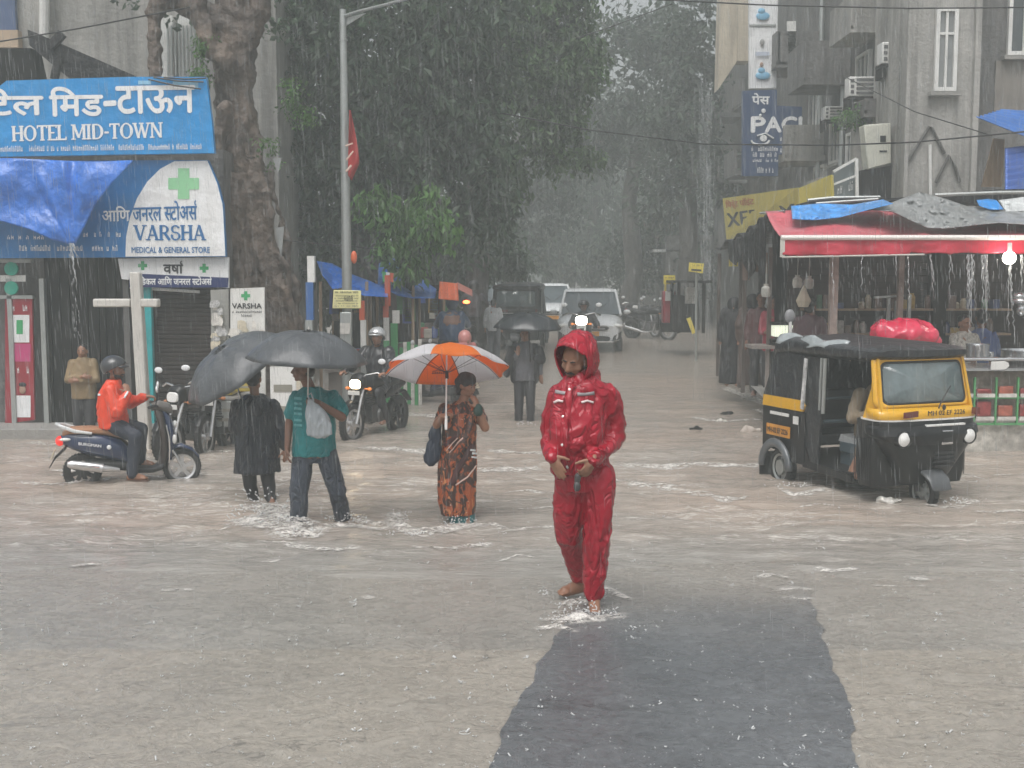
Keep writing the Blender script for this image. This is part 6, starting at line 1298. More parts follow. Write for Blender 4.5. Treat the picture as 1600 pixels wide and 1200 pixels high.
# ------------------------------------------------------------------ cars
CWH = M('white_car_paint', (.74, .76, .77), .15, var=.03, coat=.8)
CGL = M('car_glass', (.07, .09, .10), .05, var=.2, spec=.8)
def make_car(label, loc, rz, paint=None, group=None):
    t = thing('car', label, 'car', loc, rz, group); P = paint or CWH
    S = lambda x, zc, hh, hw, n=4.2: ((x, 0, zc), (0, hw, 0), (0, 0, hh), n)
    m = MB(); m.eloft([S(-2.05, .62, .26, .74), S(-1.95, .62, .36, .82), S(-1.3, .62, .40, .86), S(0, .61, .40, .865), S(.8, .60, .39, .865), S(1.3, .60, .38, .86), S(1.75, .58, .35, .84), S(2.05, .54, .29, .78), S(2.14, .50, .22, .70)], 40)
    for v in m.v:
        if v.x > .9 and v.z > .8: v.z -= (v.x - .9) ** 2 * .05
    m.build('body', P, t)
    def cab(z, hw, x0, x1): return [V((x1, -hw, z)), V((x1 - .04, -hw * .6, z)), V((x1 + .03, 0, z)), V((x1 - .04, hw * .6, z)), V((x1, hw, z)), V(((x0 + x1) / 2, hw * 1.01, z)), V((x0, hw, z)), V((x0 - .02, 0, z)), V((x0, -hw, z)), V(((x0 + x1) / 2, -hw * 1.01, z))]
    m = MB(); m.rings([cab(.97, .80, -1.95, 1.20), cab(1.30, .72, -1.85, .72), cab(1.55, .66, -1.72, .38)]); m.build('window', CGL, t, angle=50)
    m = MB(); m.rings([cab(1.545, .675, -1.74, .42), cab(1.60, .64, -1.70, .34), cab(1.635, .52, -1.5, .16)]); m.build('roof', P, t, angle=60)
    m = MB()
    for s in (-1, 1):
        m.tube([(1.22, s * .80, .96), (.74, s * .725, 1.31), (.42, s * .67, 1.57)], .035, 8); m.tube([(-.1, s * .81, .96), (-.15, s * .735, 1.3), (-.2, s * .675, 1.57)], .035, 8); m.tube([(-1.95, s * .80, .96), (-1.74, s * .67, 1.57)], .06, 8)
    m.build('roof_pillar', P, t)
    m = MB(); m.eloft([((1.98, 0, .66), (0, .56, 0), (0, 0, .075)), ((2.175, 0, .64), (0, .46, 0), (0, 0, .06))], 24, n=3.4); m.eloft([((2.0, 0, .38), (0, .58, 0), (0, 0, .08)), ((2.18, 0, .37), (0, .50, 0), (0, 0, .07))], 24, n=4); m.build('grille', BLM, t)
    m = MB(); m.box((2.18, 0, .70), (.03, .84, .025)); m.box((2.185, 0, .625), (.02, .76, .018)); m.ell((2.19, 0, .66), (.02, .08, .05)); m.box((2.16, 0, .30), (.08, 1.2, .035)); m.build('chrome_trim', CHR, t)
    for s in (-1, 1):
        m = MB(); m.ell((2.02, s * .66, .70), (.12, .19, .065), Matrix.Rotation(s * R(-28), 3, 'Z')); m.build('headlight', LAMP, t, smooth='all')
        m = MB(); m.prism([(2.12, s * .56, .32), (2.03, s * .80, .36), (2.02, s * .80, .56), (2.13, s * .60, .44)], (.06, 0, 0)); m.build('fog_lamp_recess', BLM, t, fixn=True)
        m = MB(); m.tube([(2.11, s * .48, .34), (2.02, s * .76, .37), (1.99, s * .77, .57)], .016, 6); m.build('fog_trim', CHR, t)
        m = MB(); m.ell((.88, s * .97, 1.02), (.07, .10, .065)); m.build('side_mirror', P, t, smooth='all')
        m = MB(); m.bar((-1.2, s * .875, .72), (1.1, s * .875, .72), .012, .03); m.build('door_moulding', BLM, t)
        m = MB(); m.tube([(1.10, s * .08 + .1, 1.06), (.95, s * .30 + .1, 1.22)], .010, 6); m.build('wiper', BLM, t)
        wheel(t, (1.35, s * .74, .31), .31, .19, 8, SLV); wheel(t, (-1.32, s * .74, .31), .31, .19, 8, SLV)
    m = MB(); m.box((2.175, 0, .50), (.02, .46, .12)); m.build('number_plate', M('plate_orange', (.62, .27, .03), .4), t)
    return t
c1 = make_car('white people carrier driving towards the camera with its wipers raised', (at(934, 0, 29.5).x, 31.5, G(30)), R(-90 - 4))
c2 = dup(c1, (at(868, 0, 40).x - .2, 41, G(41)), R(-88), 'second white car, half hidden behind the white people carrier')
c3 = make_car('dark car with a pale roof, farthest left in the distant traffic', (at(762, 0, 43).x, 44, G(44)), R(-86), M('dark_car_paint', (.05, .055, .06), .25, coat=.5))
for ch in c3.children:
    if ch.name.startswith('roof') and 'pillar' not in ch.name: ch.data.materials[0] = CWH
loc, a = face_to(912, 27.5, -.08, -1)
bk2 = make_bike('distant motorcycle with a round white lit headlamp in front of the white car', loc, a)
for ch in bk2.children:
    if ch.name.startswith('headlight') and 'cowl' not in ch.name:
        ch.data = ch.data.copy(); ch.data.materials.clear(); ch.data.materials.append(M('white_lit_headlamp', (1, 1, .9), .2, emit=(1, .98, .88), es=12)); ch.scale = (1, 1.25, 1.35); ch.location = (0, 0, -.30)
bk2.scale = (1.12, 1.12, 1.12)
PR = 'motorcycles parked at the right of the road'
q = dup(b2_, (at(1010, 0, 36).x, 36, G(36)), R(-60), 'faint parked motorcycle just right of the white car', PR)
dup(b2_, (at(990, 0, 38).x, 38.5, G(38)), R(-75), 'faintest parked motorcycle, close behind the white car mirror', PR)
dup(b2_, (at(1024, 0, 34).x, 34.5, G(34)), R(-40), 'faint parked motorcycle nearest the red cabinet', PR)
# ================================================================== PEOPLE
from mathutils.bvhtree import BVHTree
SKN = M('brown_skin', (.28, .14, .086), .45, var=.12, scale=8, bump=.1, bscale=60)
SKD = M('dark_brown_skin', (.19, .092, .058), .45, var=.12, scale=8)
HAR = M('black_hair', (.008, .007, .007), .35, var=.4, scale=30, bump=.6, bscale=60)
WE = M('eye_white', (.38, .34, .31), .2, var=.05); IR = M('dark_iris', (.01, .008, .008), .1)
LIP = M('lip', (.20, .07, .055), .4)
def unit(v): return V(v).normalized()
def perp(v, ax): v = V(v); return (v - ax * v.dot(ax)).normalized()
def hand(mb, w, d, n, curl=.5, s=1.0, thumb=1, spread=.0, seg=8):
    d = unit(d); n = perp(n, d); sd = d.cross(n); w = V(w); mw = Matrix((sd, d, n)).transposed()
    mb.ell(w + d * .045 * s, (.040 * s, .055 * s, .017 * s), mw, 12, 8); mb.cap(w - d * .01, w + d * .03 * s, .026 * s, .030 * s, 10, squash=.7)
    for i, (L, r) in enumerate(((.070, .0092), (.080, .0095), (.075, .0092), (.058, .0082))):
        k = (i - 1.5) * -thumb; p = w + d * (.083 - .006 * abs(i - 1.2)) * s + sd * k * -.0205 * s; a = 0; q = d + sd * (-k) * spread * .1
        for f, t in ((.45, 1.0), (.31, .86), (.24, .75)):
            a += curl * (.65 if f > .4 else .85); dr = (q.normalized() * math.cos(a) + n * math.sin(a)).normalized(); e = p + dr * L * f * s; mb.cap(p, e, r * t * 1.08 * s, r * t * s, seg); p = e
    b = w + d * .018 * s + sd * thumb * .030 * s; dr = unit(d * .62 + sd * thumb * .72 + n * .25); e = b + dr * .045 * s; mb.cap(b, e, .0135 * s, .011 * s, seg)
    dr = unit(dr + n * .5 * curl + d * .3 - sd * thumb * .3 * curl); mb.cap(e, e + dr * .032 * s, .0108 * s, .009 * s, seg)
def headf(c, fwd, up=(0, 0, 1)):
    f = unit(fwd); u = perp(up, f); r = f.cross(u); return Matrix((r, f, u)).transposed(), V(c)
def skull(mb, H, s=1.0):
    m, c = H; q = lambda a, b, d: c + m @ (V((a, b, d)) * s); e = lambda p, r, rot=None: mb.ell(q(*p), tuple(x * s for x in r), m, 16, 11)
    e((0, -.012, .030), (.076, .095, .088)); e((0, .020, -.015), (.064, .074, .085)); e((0, .030, -.062), (.050, .058, .048)); e((0, .066, -.094), (.022, .020, .018))
    for k in (-1, 1): e((k * .040, .052, -.022), (.026, .030, .026)); e((k * .030, .080, .022), (.026, .012, .009)); e((k * .077, -.008, -.005), (.011, .026, .034)); e((k * .048, .0, -.075), (.022, .04, .028))
    mb.cap(q(0, .083, .012), q(0, .106, -.026), .010 * s, .015 * s, 10); e((.011, .096, -.032), (.010, .012, .009)); e((-.011, .096, -.032), (.010, .012, .009)); e((0, .086, -.056), (.025, .012, .008)); e((0, .084, -.068), (.022, .012, .008))
def face(t, H, s=1.0, brow=True, moustache=False, beard=False, hair=HAR, eyes=True):
    m, c = H; q = lambda a, b, d: c + m @ (V((a, b, d)) * s)
    if eyes:
        mb = MB()
        for k in (-1, 1): mb.ell(q(k * .029, .078, .004), (.0125 * s, .008 * s, .0048 * s), m, 12, 8, 0); mb.ell(q(k * .029, .0865, .003), (.0055 * s, .003 * s, .0046 * s), m, 10, 6, 1)
        mb.build('eyes', [WE, IR], t, world=True, smooth='all')
    mb = MB()
    for k in (-1, 1): mb.tube([q(k * .012, .093, .023), q(k * .030, .093, .030), q(k * .050, .076, .024)], [.0035 * s, .0055 * s, .002 * s], 6)
    mb.build('eyebrows', hair, t, world=True, smooth='all')
    mb = MB(); mb.tube([q(-.022, .092, -.062), q(0, .100, -.060), q(.022, .092, -.062)], [.002 * s, .0055 * s, .002 * s], 8); mb.build('lips', LIP, t, world=True, smooth='all')
    if moustache or beard:
        mb = MB(); mb.tube([q(-.034, .078, -.058), q(-.018, .096, -.047), q(0, .103, -.043), q(.018, .096, -.047), q(.034, .078, -.058)], [.003 * s, .0075 * s, .007 * s, .0075 * s, .003 * s], 8)
        if beard:
            for a in range(-80, 81, 10): mb.ell(q(.060 * math.sin(R(a)), .022 + .062 * math.cos(R(a)), -.085 + .015 * (abs(a) / 80)), (.014 * s, .012 * s, .018 * s), m, 8, 6)
        mb.build('facial_hair', hair, t, world=True, smooth='all')
def hair_cap(t, H, s=1.0, mat=HAR, vol=1.0, back=0, name='hair', vox=.01):
    m, c = H; mb = MB(); q = lambda a, b, d: c + m @ (V((a, b, d)) * s)
    mb.ell(q(0, -.024, .046), (.083 * s * vol, .093 * s * vol, .083 * s * vol), m, 18, 12); mb.ell(q(0, -.050, -.010), (.074 * s * vol, .062 * s * vol, .075 * s), m, 16, 10)
    if back: mb.ell(q(0, -.10, .03), (.05 * s, .05 * s, .05 * s), m)
    blob(mb, name, mat, t, vox, 2, lambda co, n: .004 * noise.noise(co * 40) + .003 * noise.noise(co * 90))
def torso(mb, P, side, front, sc=1.0, wid=1.0, dep=1.0, belly=0):
    """P: pelvis, waist, chest, shoulder line, neck base"""
    s = unit(side); f = unit(front)
    rows = [(P[0] - (P[1] - P[0]) * .35, .150, .105, 0), (P[0], .168, .115, 0), (P[0].lerp(P[1], .6), .155, .108, belly), (P[1], .148, .105, belly), (P[1].lerp(P[2], .5), .158, .112, belly * .6), (P[2], .172, .118, 0), (P[3] - (P[3] - P[2]) * .25, .170, .100, 0), (P[3], .135, .080, 0), (P[4], .062, .058, 0)]
    mb.eloft([(c + f * b * .5, s * w * wid * sc, f * (d * dep + b * .5) * sc) for c, w, d, b in rows], 24, n=2.3)
def mkfolds(amp=.01, freq=9, st=(1, 1, .45), joints=(), seed=0, fine=.25):
    J = [(V(a), k) for a, k in joints]; sv = V((seed * 7.3, 0, seed))
    def f(co, n):
        q = V((co.x * st[0], co.y * st[1], co.z * st[2])) * freq + sv; w = noise.noise(q * .6 + V((3, 3, 3)))
        v = (abs(noise.noise(q + V((w, w, w)) * 1.4)) * -2.2 + .5) * amp + fine * amp * noise.noise(q * 3.1)
        for a, k in J:
            d = (co - a).length
            if d < k * 2.2: v += math.sin((co - a).dot(V((.35, .2, 1))) * 85 + 2.5 * noise.noise(co * 14)) * amp * .42 * math.exp(-(d / k) ** 2)
        return v
    return f
def bvh(objs):
    vs = []; fs = []
    for o in objs:
        me = o.data; mw = wmat(o); n = len(vs); vs += [mw @ v.co for v in me.vertices]; fs += [[i + n for i in p.vertices] for p in me.polygons]
    return BVHTree.FromPolygons(vs, fs)
def hit(B, px, py):
    d = V(ray(px, py)).normalized(); loc, n, i, dist = B.ray_cast(V((0, 0, CZ)), d)
    if loc is None: return None, None
    return loc, (n if n.dot(d) < 0 else -n)
def decal(B, name, mat, t, pts, w, lift=.004, n=14):
    """a flat strip sewn on the cloth, following it between pixel points"""
    mb = MB(); L = []; T = len(pts) - 1
    for i in range(n + 1):
        k = i / n * T; j = min(int(k), T - 1); f = k - j; L.append((pts[j][0] * (1 - f) + pts[j + 1][0] * f, pts[j][1] * (1 - f) + pts[j + 1][1] * f))
    rows = []
    for i, (x, y) in enumerate(L):
        a = L[max(0, i - 1)]; b = L[min(n, i + 1)]; dx, dy = b[0] - a[0], b[1] - a[1]; l = math.hypot(dx, dy) or 1; nx, ny = -dy / l, dx / l; r = []
        for k in (-.5, 0, .5):
            p, nn = hit(B, x + nx * w * k, y + ny * w * k)
            if p is None: break
            r.append(p + nn * lift)
        if len(r) == 3: rows.append(r)
    if len(rows) < 2: return
    vs = [p for r in rows for p in r]; fs = []
    for i in range(len(rows) - 1):
        if (rows[i][1] - rows[i + 1][1]).length > .25: continue
        for k in range(2): fs.append((3 * i + k, 3 * i + k + 1, 3 * i + 4 + k, 3 * i + 3 + k))
    mb.add(vs, fs); return mb.build(name, mat, t, world=True, solid=.003, smooth='all')
def button(B, mat, t, px, py, r=.011, name='button'):
    p, n = hit(B, px, py)
    if p is None: return
    mb = MB(); mb.ell(p + n * .004, (r, r, .006), frame(n), 12, 8); mb.build(name, mat, t, world=True, smooth='all')
def foot(mb, an, toe, sole_z, s=1.0):
    an = V(an); toe = V(toe); d = V((toe.x - an.x, toe.y - an.y, 0)); d = d.normalized() if d.length > .01 else V((0, -1, 0))
    heel = V((an.x - d.x * .03, an.y - d.y * .03, sole_z + .035 * s)); ball = V((an.x + d.x * .12, an.y + d.y * .12, sole_z + .026 * s)); tip = ball + d * .05 * s - V((0, 0, .006))
    mb.cap(an, heel, .036 * s, .034 * s, 12); mb.cap(an, ball, .040 * s, .030 * s, 12); mb.cap(heel, ball, .033 * s, .036 * s, 12)
    sd = d.cross(V((0, 0, 1)))
    for k in range(5): mb.cap(ball + sd * (k - 2) * .016 * s, tip + sd * (k - 2) * .018 * s - d * abs(k - 1) * .008, .013 * s, .010 * s, 8)

# ------------------------------------------------------------------ umbrellas
def umbrella(label, apex, axis, Rr, drop, mats, hold, shaftmat, panel=None, sag=.09, ribs=8, group=None, spin=0, handle=True, name='umbrella', puff=1.0):
    t = thing(name, label, 'umbrella', V(hold), 0, group); ax = unit(axis); m = frame(ax, V((0, 1, 0))); ap = V(apex); al = 1.12
    def pt(th, rho, inset=0):
        r = Rr * math.sin(rho * al) / math.sin(al); z = -drop * (1 - math.cos(rho * al)) / (1 - math.cos(al)); s_ = math.sin((th - spin) * ribs / 2) ** 2
        r *= 1 - sag * s_ * rho ** 1.5; z -= (.035 * s_ * math.sin(rho * math.pi) - .05 * s_ * rho ** 3 * .3) * Rr * -puff
        return ap + m @ V(((r - inset) * math.cos(th), (r - inset) * math.sin(th), z - inset))
    nu = ribs * 10; nv = 12; mb = MB()
    for j in range(1, nv + 1):
        for i in range(nu):
            th = spin + 2 * math.pi * i / nu; p = pt(th, j / nv); p += ax * .006 * noise.noise(p * 9); mb.v.append(p)
    mb.v.append(ap.copy()); A = len(mb.v) - 1
    for j in range(nv - 1):
        for i in range(nu):
            k = (i + 1) % nu; mb.f.append([j * nu + i, j * nu + k, (j + 1) * nu + k, (j + 1) * nu + i]); mb.m.append(panel(i * ribs // nu) if panel else 0)
    for i in range(nu): mb.f.append([A, (i + 1) % nu, i][::-1] if False else [A, i, (i + 1) % nu]); mb.m.append(panel(i * ribs // nu) if panel else 0)
    can = mb.build('canopy', mats, t, world=True, smooth='all', solid=.003)
    for k in range(ribs):
        th = spin + 2 * math.pi * k / ribs; m2 = MB(); m2.tube([pt(th, q / 8, .006) - ax * .004 for q in range(9)], .0035, 5)
        a = pt(th, .5, .008); m2.tube([a, ap - ax * (.22 * Rr / .55)], .0028, 5); m2.build('rib', BLM, t, world=True)
    e = V(hold); m2 = MB(); m2.tube([ap + ax * .045, ap, e], [.006, .008, .008], 10); m2.build('shaft', shaftmat, t, world=True)
    m2 = MB(); m2.tube([ap - ax * (.20 * Rr / .55), ap - ax * (.27 * Rr / .55)], .016, 10); m2.tube([ap + ax * .0, ap + ax * .02], .02, 10); m2.build('hub', BLM, t, world=True)
    d = unit(e - ap)
    if handle: m2 = MB(); m2.tube([e - d * .03, e + d * .06, e + d * .10], [.013, .014, .012], 10); m2.build('handle', shaftmat if handle == 2 else BLM, t, world=True)
    return t, can, pt
GRU = M('grey_umbrella_cloth', (.085, .092, .10), .42, var=.18, scale=4, bump=.3, bscale=12, transl=.12, coat=.15)
BKU = M('black_umbrella_cloth', (.02, .024, .028), .38, var=.2, scale=4, transl=.06, coat=.2)
ORU = M('orange_umbrella_cloth', (.90, .30, .045), .4, var=.05, transl=.62); WHU = M('white_umbrella_cloth', (.80, .80, .82), .4, var=.04, transl=.58)

# ------------------------------------------------------------------ the man in the red raincoat
def PX(Y0): return lambda px, py, dy=0.0: at(px, py, Y0 + dy)
RC = M('red_raincoat', (.34, .002, .018), .26, var=.15, scale=3, bump=.25, bscale=18, coat=.22, spec=.4, crease=.6, csc=5)
RCP = M('pale_red_lining', (.42, .09, .12), .5, var=.15)
def red_man():
    P = PX(6.95); t = thing('person', 'man in a glossy red hooded raincoat and trousers wading barefoot in front', 'person', P(918, 958))
    side = V((1, .12, 0)); fr = V((.02, -1, 0)); fr = V((-.12, -1, 0))
    H = headf(P(899, 562, -.03), (-.50, -.80, -.34), (.03, -.25, 1)); S = .98
    mb = MB(); T = [P(908, 742), P(904, 695), P(908, 640), P(910, 606, .01), P(908, 588, .01)]; torso(mb, T, side, fr, 1.0, .86, .9)
    mb.cap(P(908, 600, .01), P(901, 575), .058, .055); skull(mb, H, S)
    sha, ela, wra = P(870, 618), P(860, 680, .03), P(861, 712, -.17); shb, elb, wrb = P(950, 618, .03), P(961, 682, .10), P(926, 717, -.20)
    mb.limb([sha + V((.02, 0, 0)), ela, wra], [.046, .040, .027]); mb.limb([shb - V((.02, 0, 0)), elb, wrb], [.046, .040, .027])
    hand(mb, wra + V((0, -.02, 0)), V((.055, -.02, -.095)), V((.35, .85, .2)), .12, .98, 1); hand(mb, wrb + V((0, -.02, 0)), V((-.05, -.01, -.09)), V((-.55, .7, -.1)), .75, .98, -1)
    hpa, kna, ana = P(892, 745), P(889, 835, .08), P(907, 912, .30); hpb, knb, anb = P(935, 745), P(932, 845, -.04), P(928, 938, -.02)
    mb.limb([hpa, kna, ana], [.085, .055, .036]); mb.limb([hpb, knb, anb], [.085, .055, .036])
    foot(mb, ana, ana + V((-.10, -.06, 0)), ana.z - .06); foot(mb, anb, anb + V((.0, -.12, 0)), anb.z - .075)
    blob(mb, 'body', SKN, t, .0062, 2); face(t, H, S, moustache=True, eyes=False)
    # trousers
    m = MB(); m.eloft([(P(908, 765), side * .150, fr * .115), (P(909, 735), side * .172, fr * .125), (P(908, 700), side * .165, fr * .12)], 20)
    m.limb([hpa + V((.01, 0, 0)), P(889, 790, .03), kna], [.108, .100, .088]); m.cap(kna, P(906, 898, .28), .082, .062); m.limb([hpb, P(936, 795, -.02), knb, P(928, 925, -.02)], [.108, .096, .084, .070])
    tr = blob(m, 'trousers', RC, t, .009, 3, mkfolds(.011, 11, (1.1, 1.1, .55), [(kna, .10), (knb, .10), (P(925, 900), .08)], 2))
    # jacket
    m = MB(); s = unit(side); f = unit(fr)
    m.eloft([(P(905, 738, -.01), s * .172, f * .135), (P(904, 715, -.01), s * .174, f * .148), (P(903, 680, -.03), s * .174, f * .165), (P(906, 645, -.01), s * .180, f * .150), (P(910, 615), s * .182, f * .122), (P(911, 600), s * .150, f * .095), (P(908, 586), s * .090, f * .085)], 28, n=2.3)
    m.limb([sha + V((.02, 0, 0)), P(862, 650, .02), ela, P(858, 704, -.08), P(862, 715, -.19)], [.074, .060, .058, .050, .040]); m.limb([shb, P(960, 652, .06), elb, P(942, 708, -.08), P(923, 720, -.22)], [.078, .066, .066, .054, .042])
    m.tube([P(908, 603, .0) + V((.10 * math.cos(a), .085 * math.sin(a), .02 * math.sin(a))) for a in [k * .5236 for k in range(12)]], .036, 10, closed=True)
    jk = blob(m, 'jacket', RC, t, .009, 3, mkfolds(.013, 8.5, (1, 1, .7), [(ela, .11), (elb, .12), (P(866, 712, -.08), .05), (P(932, 716, -.08), .05)], 1))
    # hood: open shell round the face
    m_, c = H; c = c + m_ @ V((0, -.022, .014))
    ff = unit(V((-.55, -.80, -.16))); uu = perp(V((0, 0, 1)), ff); rr = ff.cross(uu)
    def hood(u, v):
        ph = 2 * math.pi * u; up_ = math.sin(ph); th0 = R(66) - R(24) * max(0, up_) + R(4) * max(0, -up_); th = th0 + (math.pi - th0) * v
        a = .122 + .012 * abs(math.cos(ph)) * 0; hz = (.150 + .022 * max(0, -math.cos(th))) if up_ > 0 else .165
        p = c + (rr * math.cos(ph) * a + uu * up_ * hz) * math.sin(th) ** .8 + ff * math.cos(th) * .145
        if up_ > .3 and v < .3: p += ff * .03 * (1 - v / .3) * up_ - uu * .012 * (1 - v / .3)
        return p + (p - c).normalized() * (.010 * noise.noise(p * 16) + .006 * noise.noise(p * 34))
    hd = MB().sheet(hood, 64, 26).build('hood', RC, t, world=True, smooth='all', solid=.006)
    rim = MB(); rim.tube([hood(k / 48, 0) for k in range(48)], .007, 8, closed=True); rim.build('hood_rim', RC, t, world=True, smooth='all')
    m = MB(); m.cap(P(905, 592, -.02), P(920, 588, .06), .07, .075); m.cap(P(898, 597, -.05), P(922, 596, .04), .055, .07); blob(m, 'hood_collar', RC, t, .01, 3, mkfolds(.008, 14, seed=4))
    hair_cap(t, H, S, vol=.96)
    B = bvh([jk]); GRY = M('reflective_grey', (.30, .27, .28), .35)
    decal(B, 'reflective_strip', GRY, t, [(868, 612), (879, 614), (889, 615)], 5); decal(B, 'reflective_strip', GRY, t, [(902, 616), (915, 616), (928, 614)], 5)
    for a in (((866, 629), (873, 626), (880, 627)), ((908, 629), (917, 626), (927, 629))): decal(B, 'pocket_piping', M('pale_piping', (.75, .60, .60), .35), t, list(a), 3, .006, 8)
    decal(B, 'front_placket', RC, t, [(893, 600), (888, 625), (884, 655), (881, 690), (884, 730)], 13, .007, 24)
    for px, py in ((890, 609), (880, 651), (879, 695), (887, 729)): button(B, M('snap_button', (.75, .70, .68), .2, metal=.3), t, px, py, .012)
    decal(B, 'belly_seam', RC, t, [(935, 700), (945, 706), (958, 708)], 4, .006)
    m = MB(); q = P(903, 752, -.20); m.cap(q + V((0, 0, .03)), q - V((.01, 0, .05)), .02, .012); m.ell(q - V((.005, .01, .03)), (.022, .016, .03)); tag(m.build('key_pouch', M('dark_pouch', (.05, .045, .045), .3), smooth='all'), 'small dark pouch dangling from the hands of the man in red', 'pouch')
    return t
red_man()

# ------------------------------------------------------------------ man in teal with grey umbrella and bag
TEA = M('teal_tshirt', (.008, .19, .20), .5, var=.25, scale=5, bump=.25, bscale=20, crease=.5, csc=6)
TRN = M('navy_grey_trousers', (.040, .050, .070), .5, var=.3, scale=5, bump=.3, bscale=18, crease=.6, csc=7)
def teal_man():
    P = PX(10.85); t = thing('person', 'man in a teal t-shirt and navy trousers striding under the grey umbrella, head turned left', 'person', P(505, 838))
    side = V((1, .05, 0)); fr = V((-.05, -1, 0)); H = headf(P(474, 577, -.02), (-1, -.22, -.02), (0, 0, 1)); S = 1.0
    mb = MB(); T = [P(492, 705), P(491, 675), P(490, 642), P(490, 618), P(486, 606)]; torso(mb, T, side, fr); mb.cap(P(486, 612), P(477, 590), .056, .054); skull(mb, H, S)
    sha, ela, wra = P(462, 622), P(452, 662, -.02), P(449, 700, -.10); shb, elb, wrb = P(520, 622), P(534, 652, -.10), P(497, 629, -.26)
    mb.limb([sha, ela, wra], [.055, .042, .028]); mb.limb([shb, elb, wrb], [.055, .044, .028])
    hand(mb, wra, (-.01, -.03, -1), (1, .2, 0), .45, 1, 1); hand(mb, wrb, (-1, -.15, .1), (0, .9, -.2), 1.1, 1, 1)
    hpa, kna, ana = P(474, 708), P(467, 770, -.08), P(467, 826, -.05); hpb, knb, anb = P(510, 708), P(527, 765, -.02), P(537, 814, .16)
    mb.limb([hpa, kna, ana], [.085, .055, .038]); mb.limb([hpb, knb, anb], [.085, .055, .038])
    blob(mb, 'body', SKD, t, .0085, 2); face(t, H, S, beard=False); hair_cap(t, H, S)
    m = MB(); s = unit(side); f = unit(fr)
    m.eloft([(P(491, 712), s * .205, f * .137), (P(491, 690), s * .200, f * .140), (P(491, 665), s * .196, f * .135), (P(490, 640), s * .200, f * .130), (P(490, 620), s * .195, f * .105), (P(488, 610), s * .130, f * .08), (P(487, 604), s * .075, f * .07)], 26, n=2.4)
    m.cap(sha + V((.01, 0, 0)), P(455, 648), .078, .074); m.cap(shb, P(532, 642, -.05), .082, .078)
    ts = blob(m, 'tshirt', TEA, t, .011, 3, mkfolds(.009, 9, (1.1, 1.1, .6), [(P(458, 645), .06), (P(528, 640), .06)], 5))
    m = MB(); m.eloft([(P(492, 722), s * .150, f * .10), (P(492, 700), s * .172, f * .115), (P(491, 690), s * .165, f * .11)], 20)
    m.limb([hpa, P(471, 740, -.04), kna, P(467, 832, -.05)], [.100, .098, .088, .078]); m.limb([hpb, P(518, 738, -.02), knb, P(537, 820, .15)], [.100, .096, .085, .074])
    blob(m, 'trousers', TRN, t, .011, 3, mkfolds(.010, 10, (1, 1, .5), [(kna, .1), (knb, .1), (P(467, 820), .07), (P(536, 810, .15), .07)], 6))
    m = MB(); foot(m, P(468, 836, -.05), P(468, 836, -.2), P(0, 842, -.05).z); foot(m, P(538, 820, .16), P(545, 820, .05), P(0, 829, .16).z); blob(m, 'shoes', BLM, t, .012, 2)
    B = bvh([ts]); PR_ = M('faded_print', (.10, .34, .36), .5, var=.4, scale=25)
    for y in (622, 630, 638, 646, 656, 664): decal(B, 'shirt_print', PR_, t, [(460, y), (472, y + 1)], 4, .003, 8)
    # plastic bag hanging from the fist
    b = thing('carrier_bag', 'grey-white plastic carrier bag hanging from the fist of the man in teal', 'bag', P(500, 682, -.36))
    m = MB(); q = lambda px, py, w, d: (P(px, py, -.36), V((w, 0, 0)), V((0, d, 0)))
    m.eloft([q(500, 684, .06, .03), q(500, 679, .115, .06), q(498, 662, .120, .07), q(494, 645, .095, .05), q(488, 632, .05, .03), q(484, 624, .022, .02)], 24, n=2.6)
    blob(m, 'bag_body', M('thin_white_plastic', (.46, .50, .53), .22, var=.15, scale=8, transl=.25, coat=.3), b, .009, 1, mkfolds(.014, 16, (1.5, 1, .35), (), 9))
    m = MB(); m.tube([P(484, 628, -.36), P(481, 618, -.34), P(486, 614, -.32), P(490, 626, -.36)], .008, 6); m.build('bag_handle', M('thin_white_plastic'  , (.5, .5, .5)), b, world=True)
teal_man()
P = PX(10.6)
umbrella('grey umbrella held level over the man in the teal t-shirt', P(482, 518), (.07, -.03, 1), .56, .27, [GRU], P(481, 626), M('pale_shaft', (.6, .58, .54), .3), spin=.25, group='dark umbrellas', sag=.07)

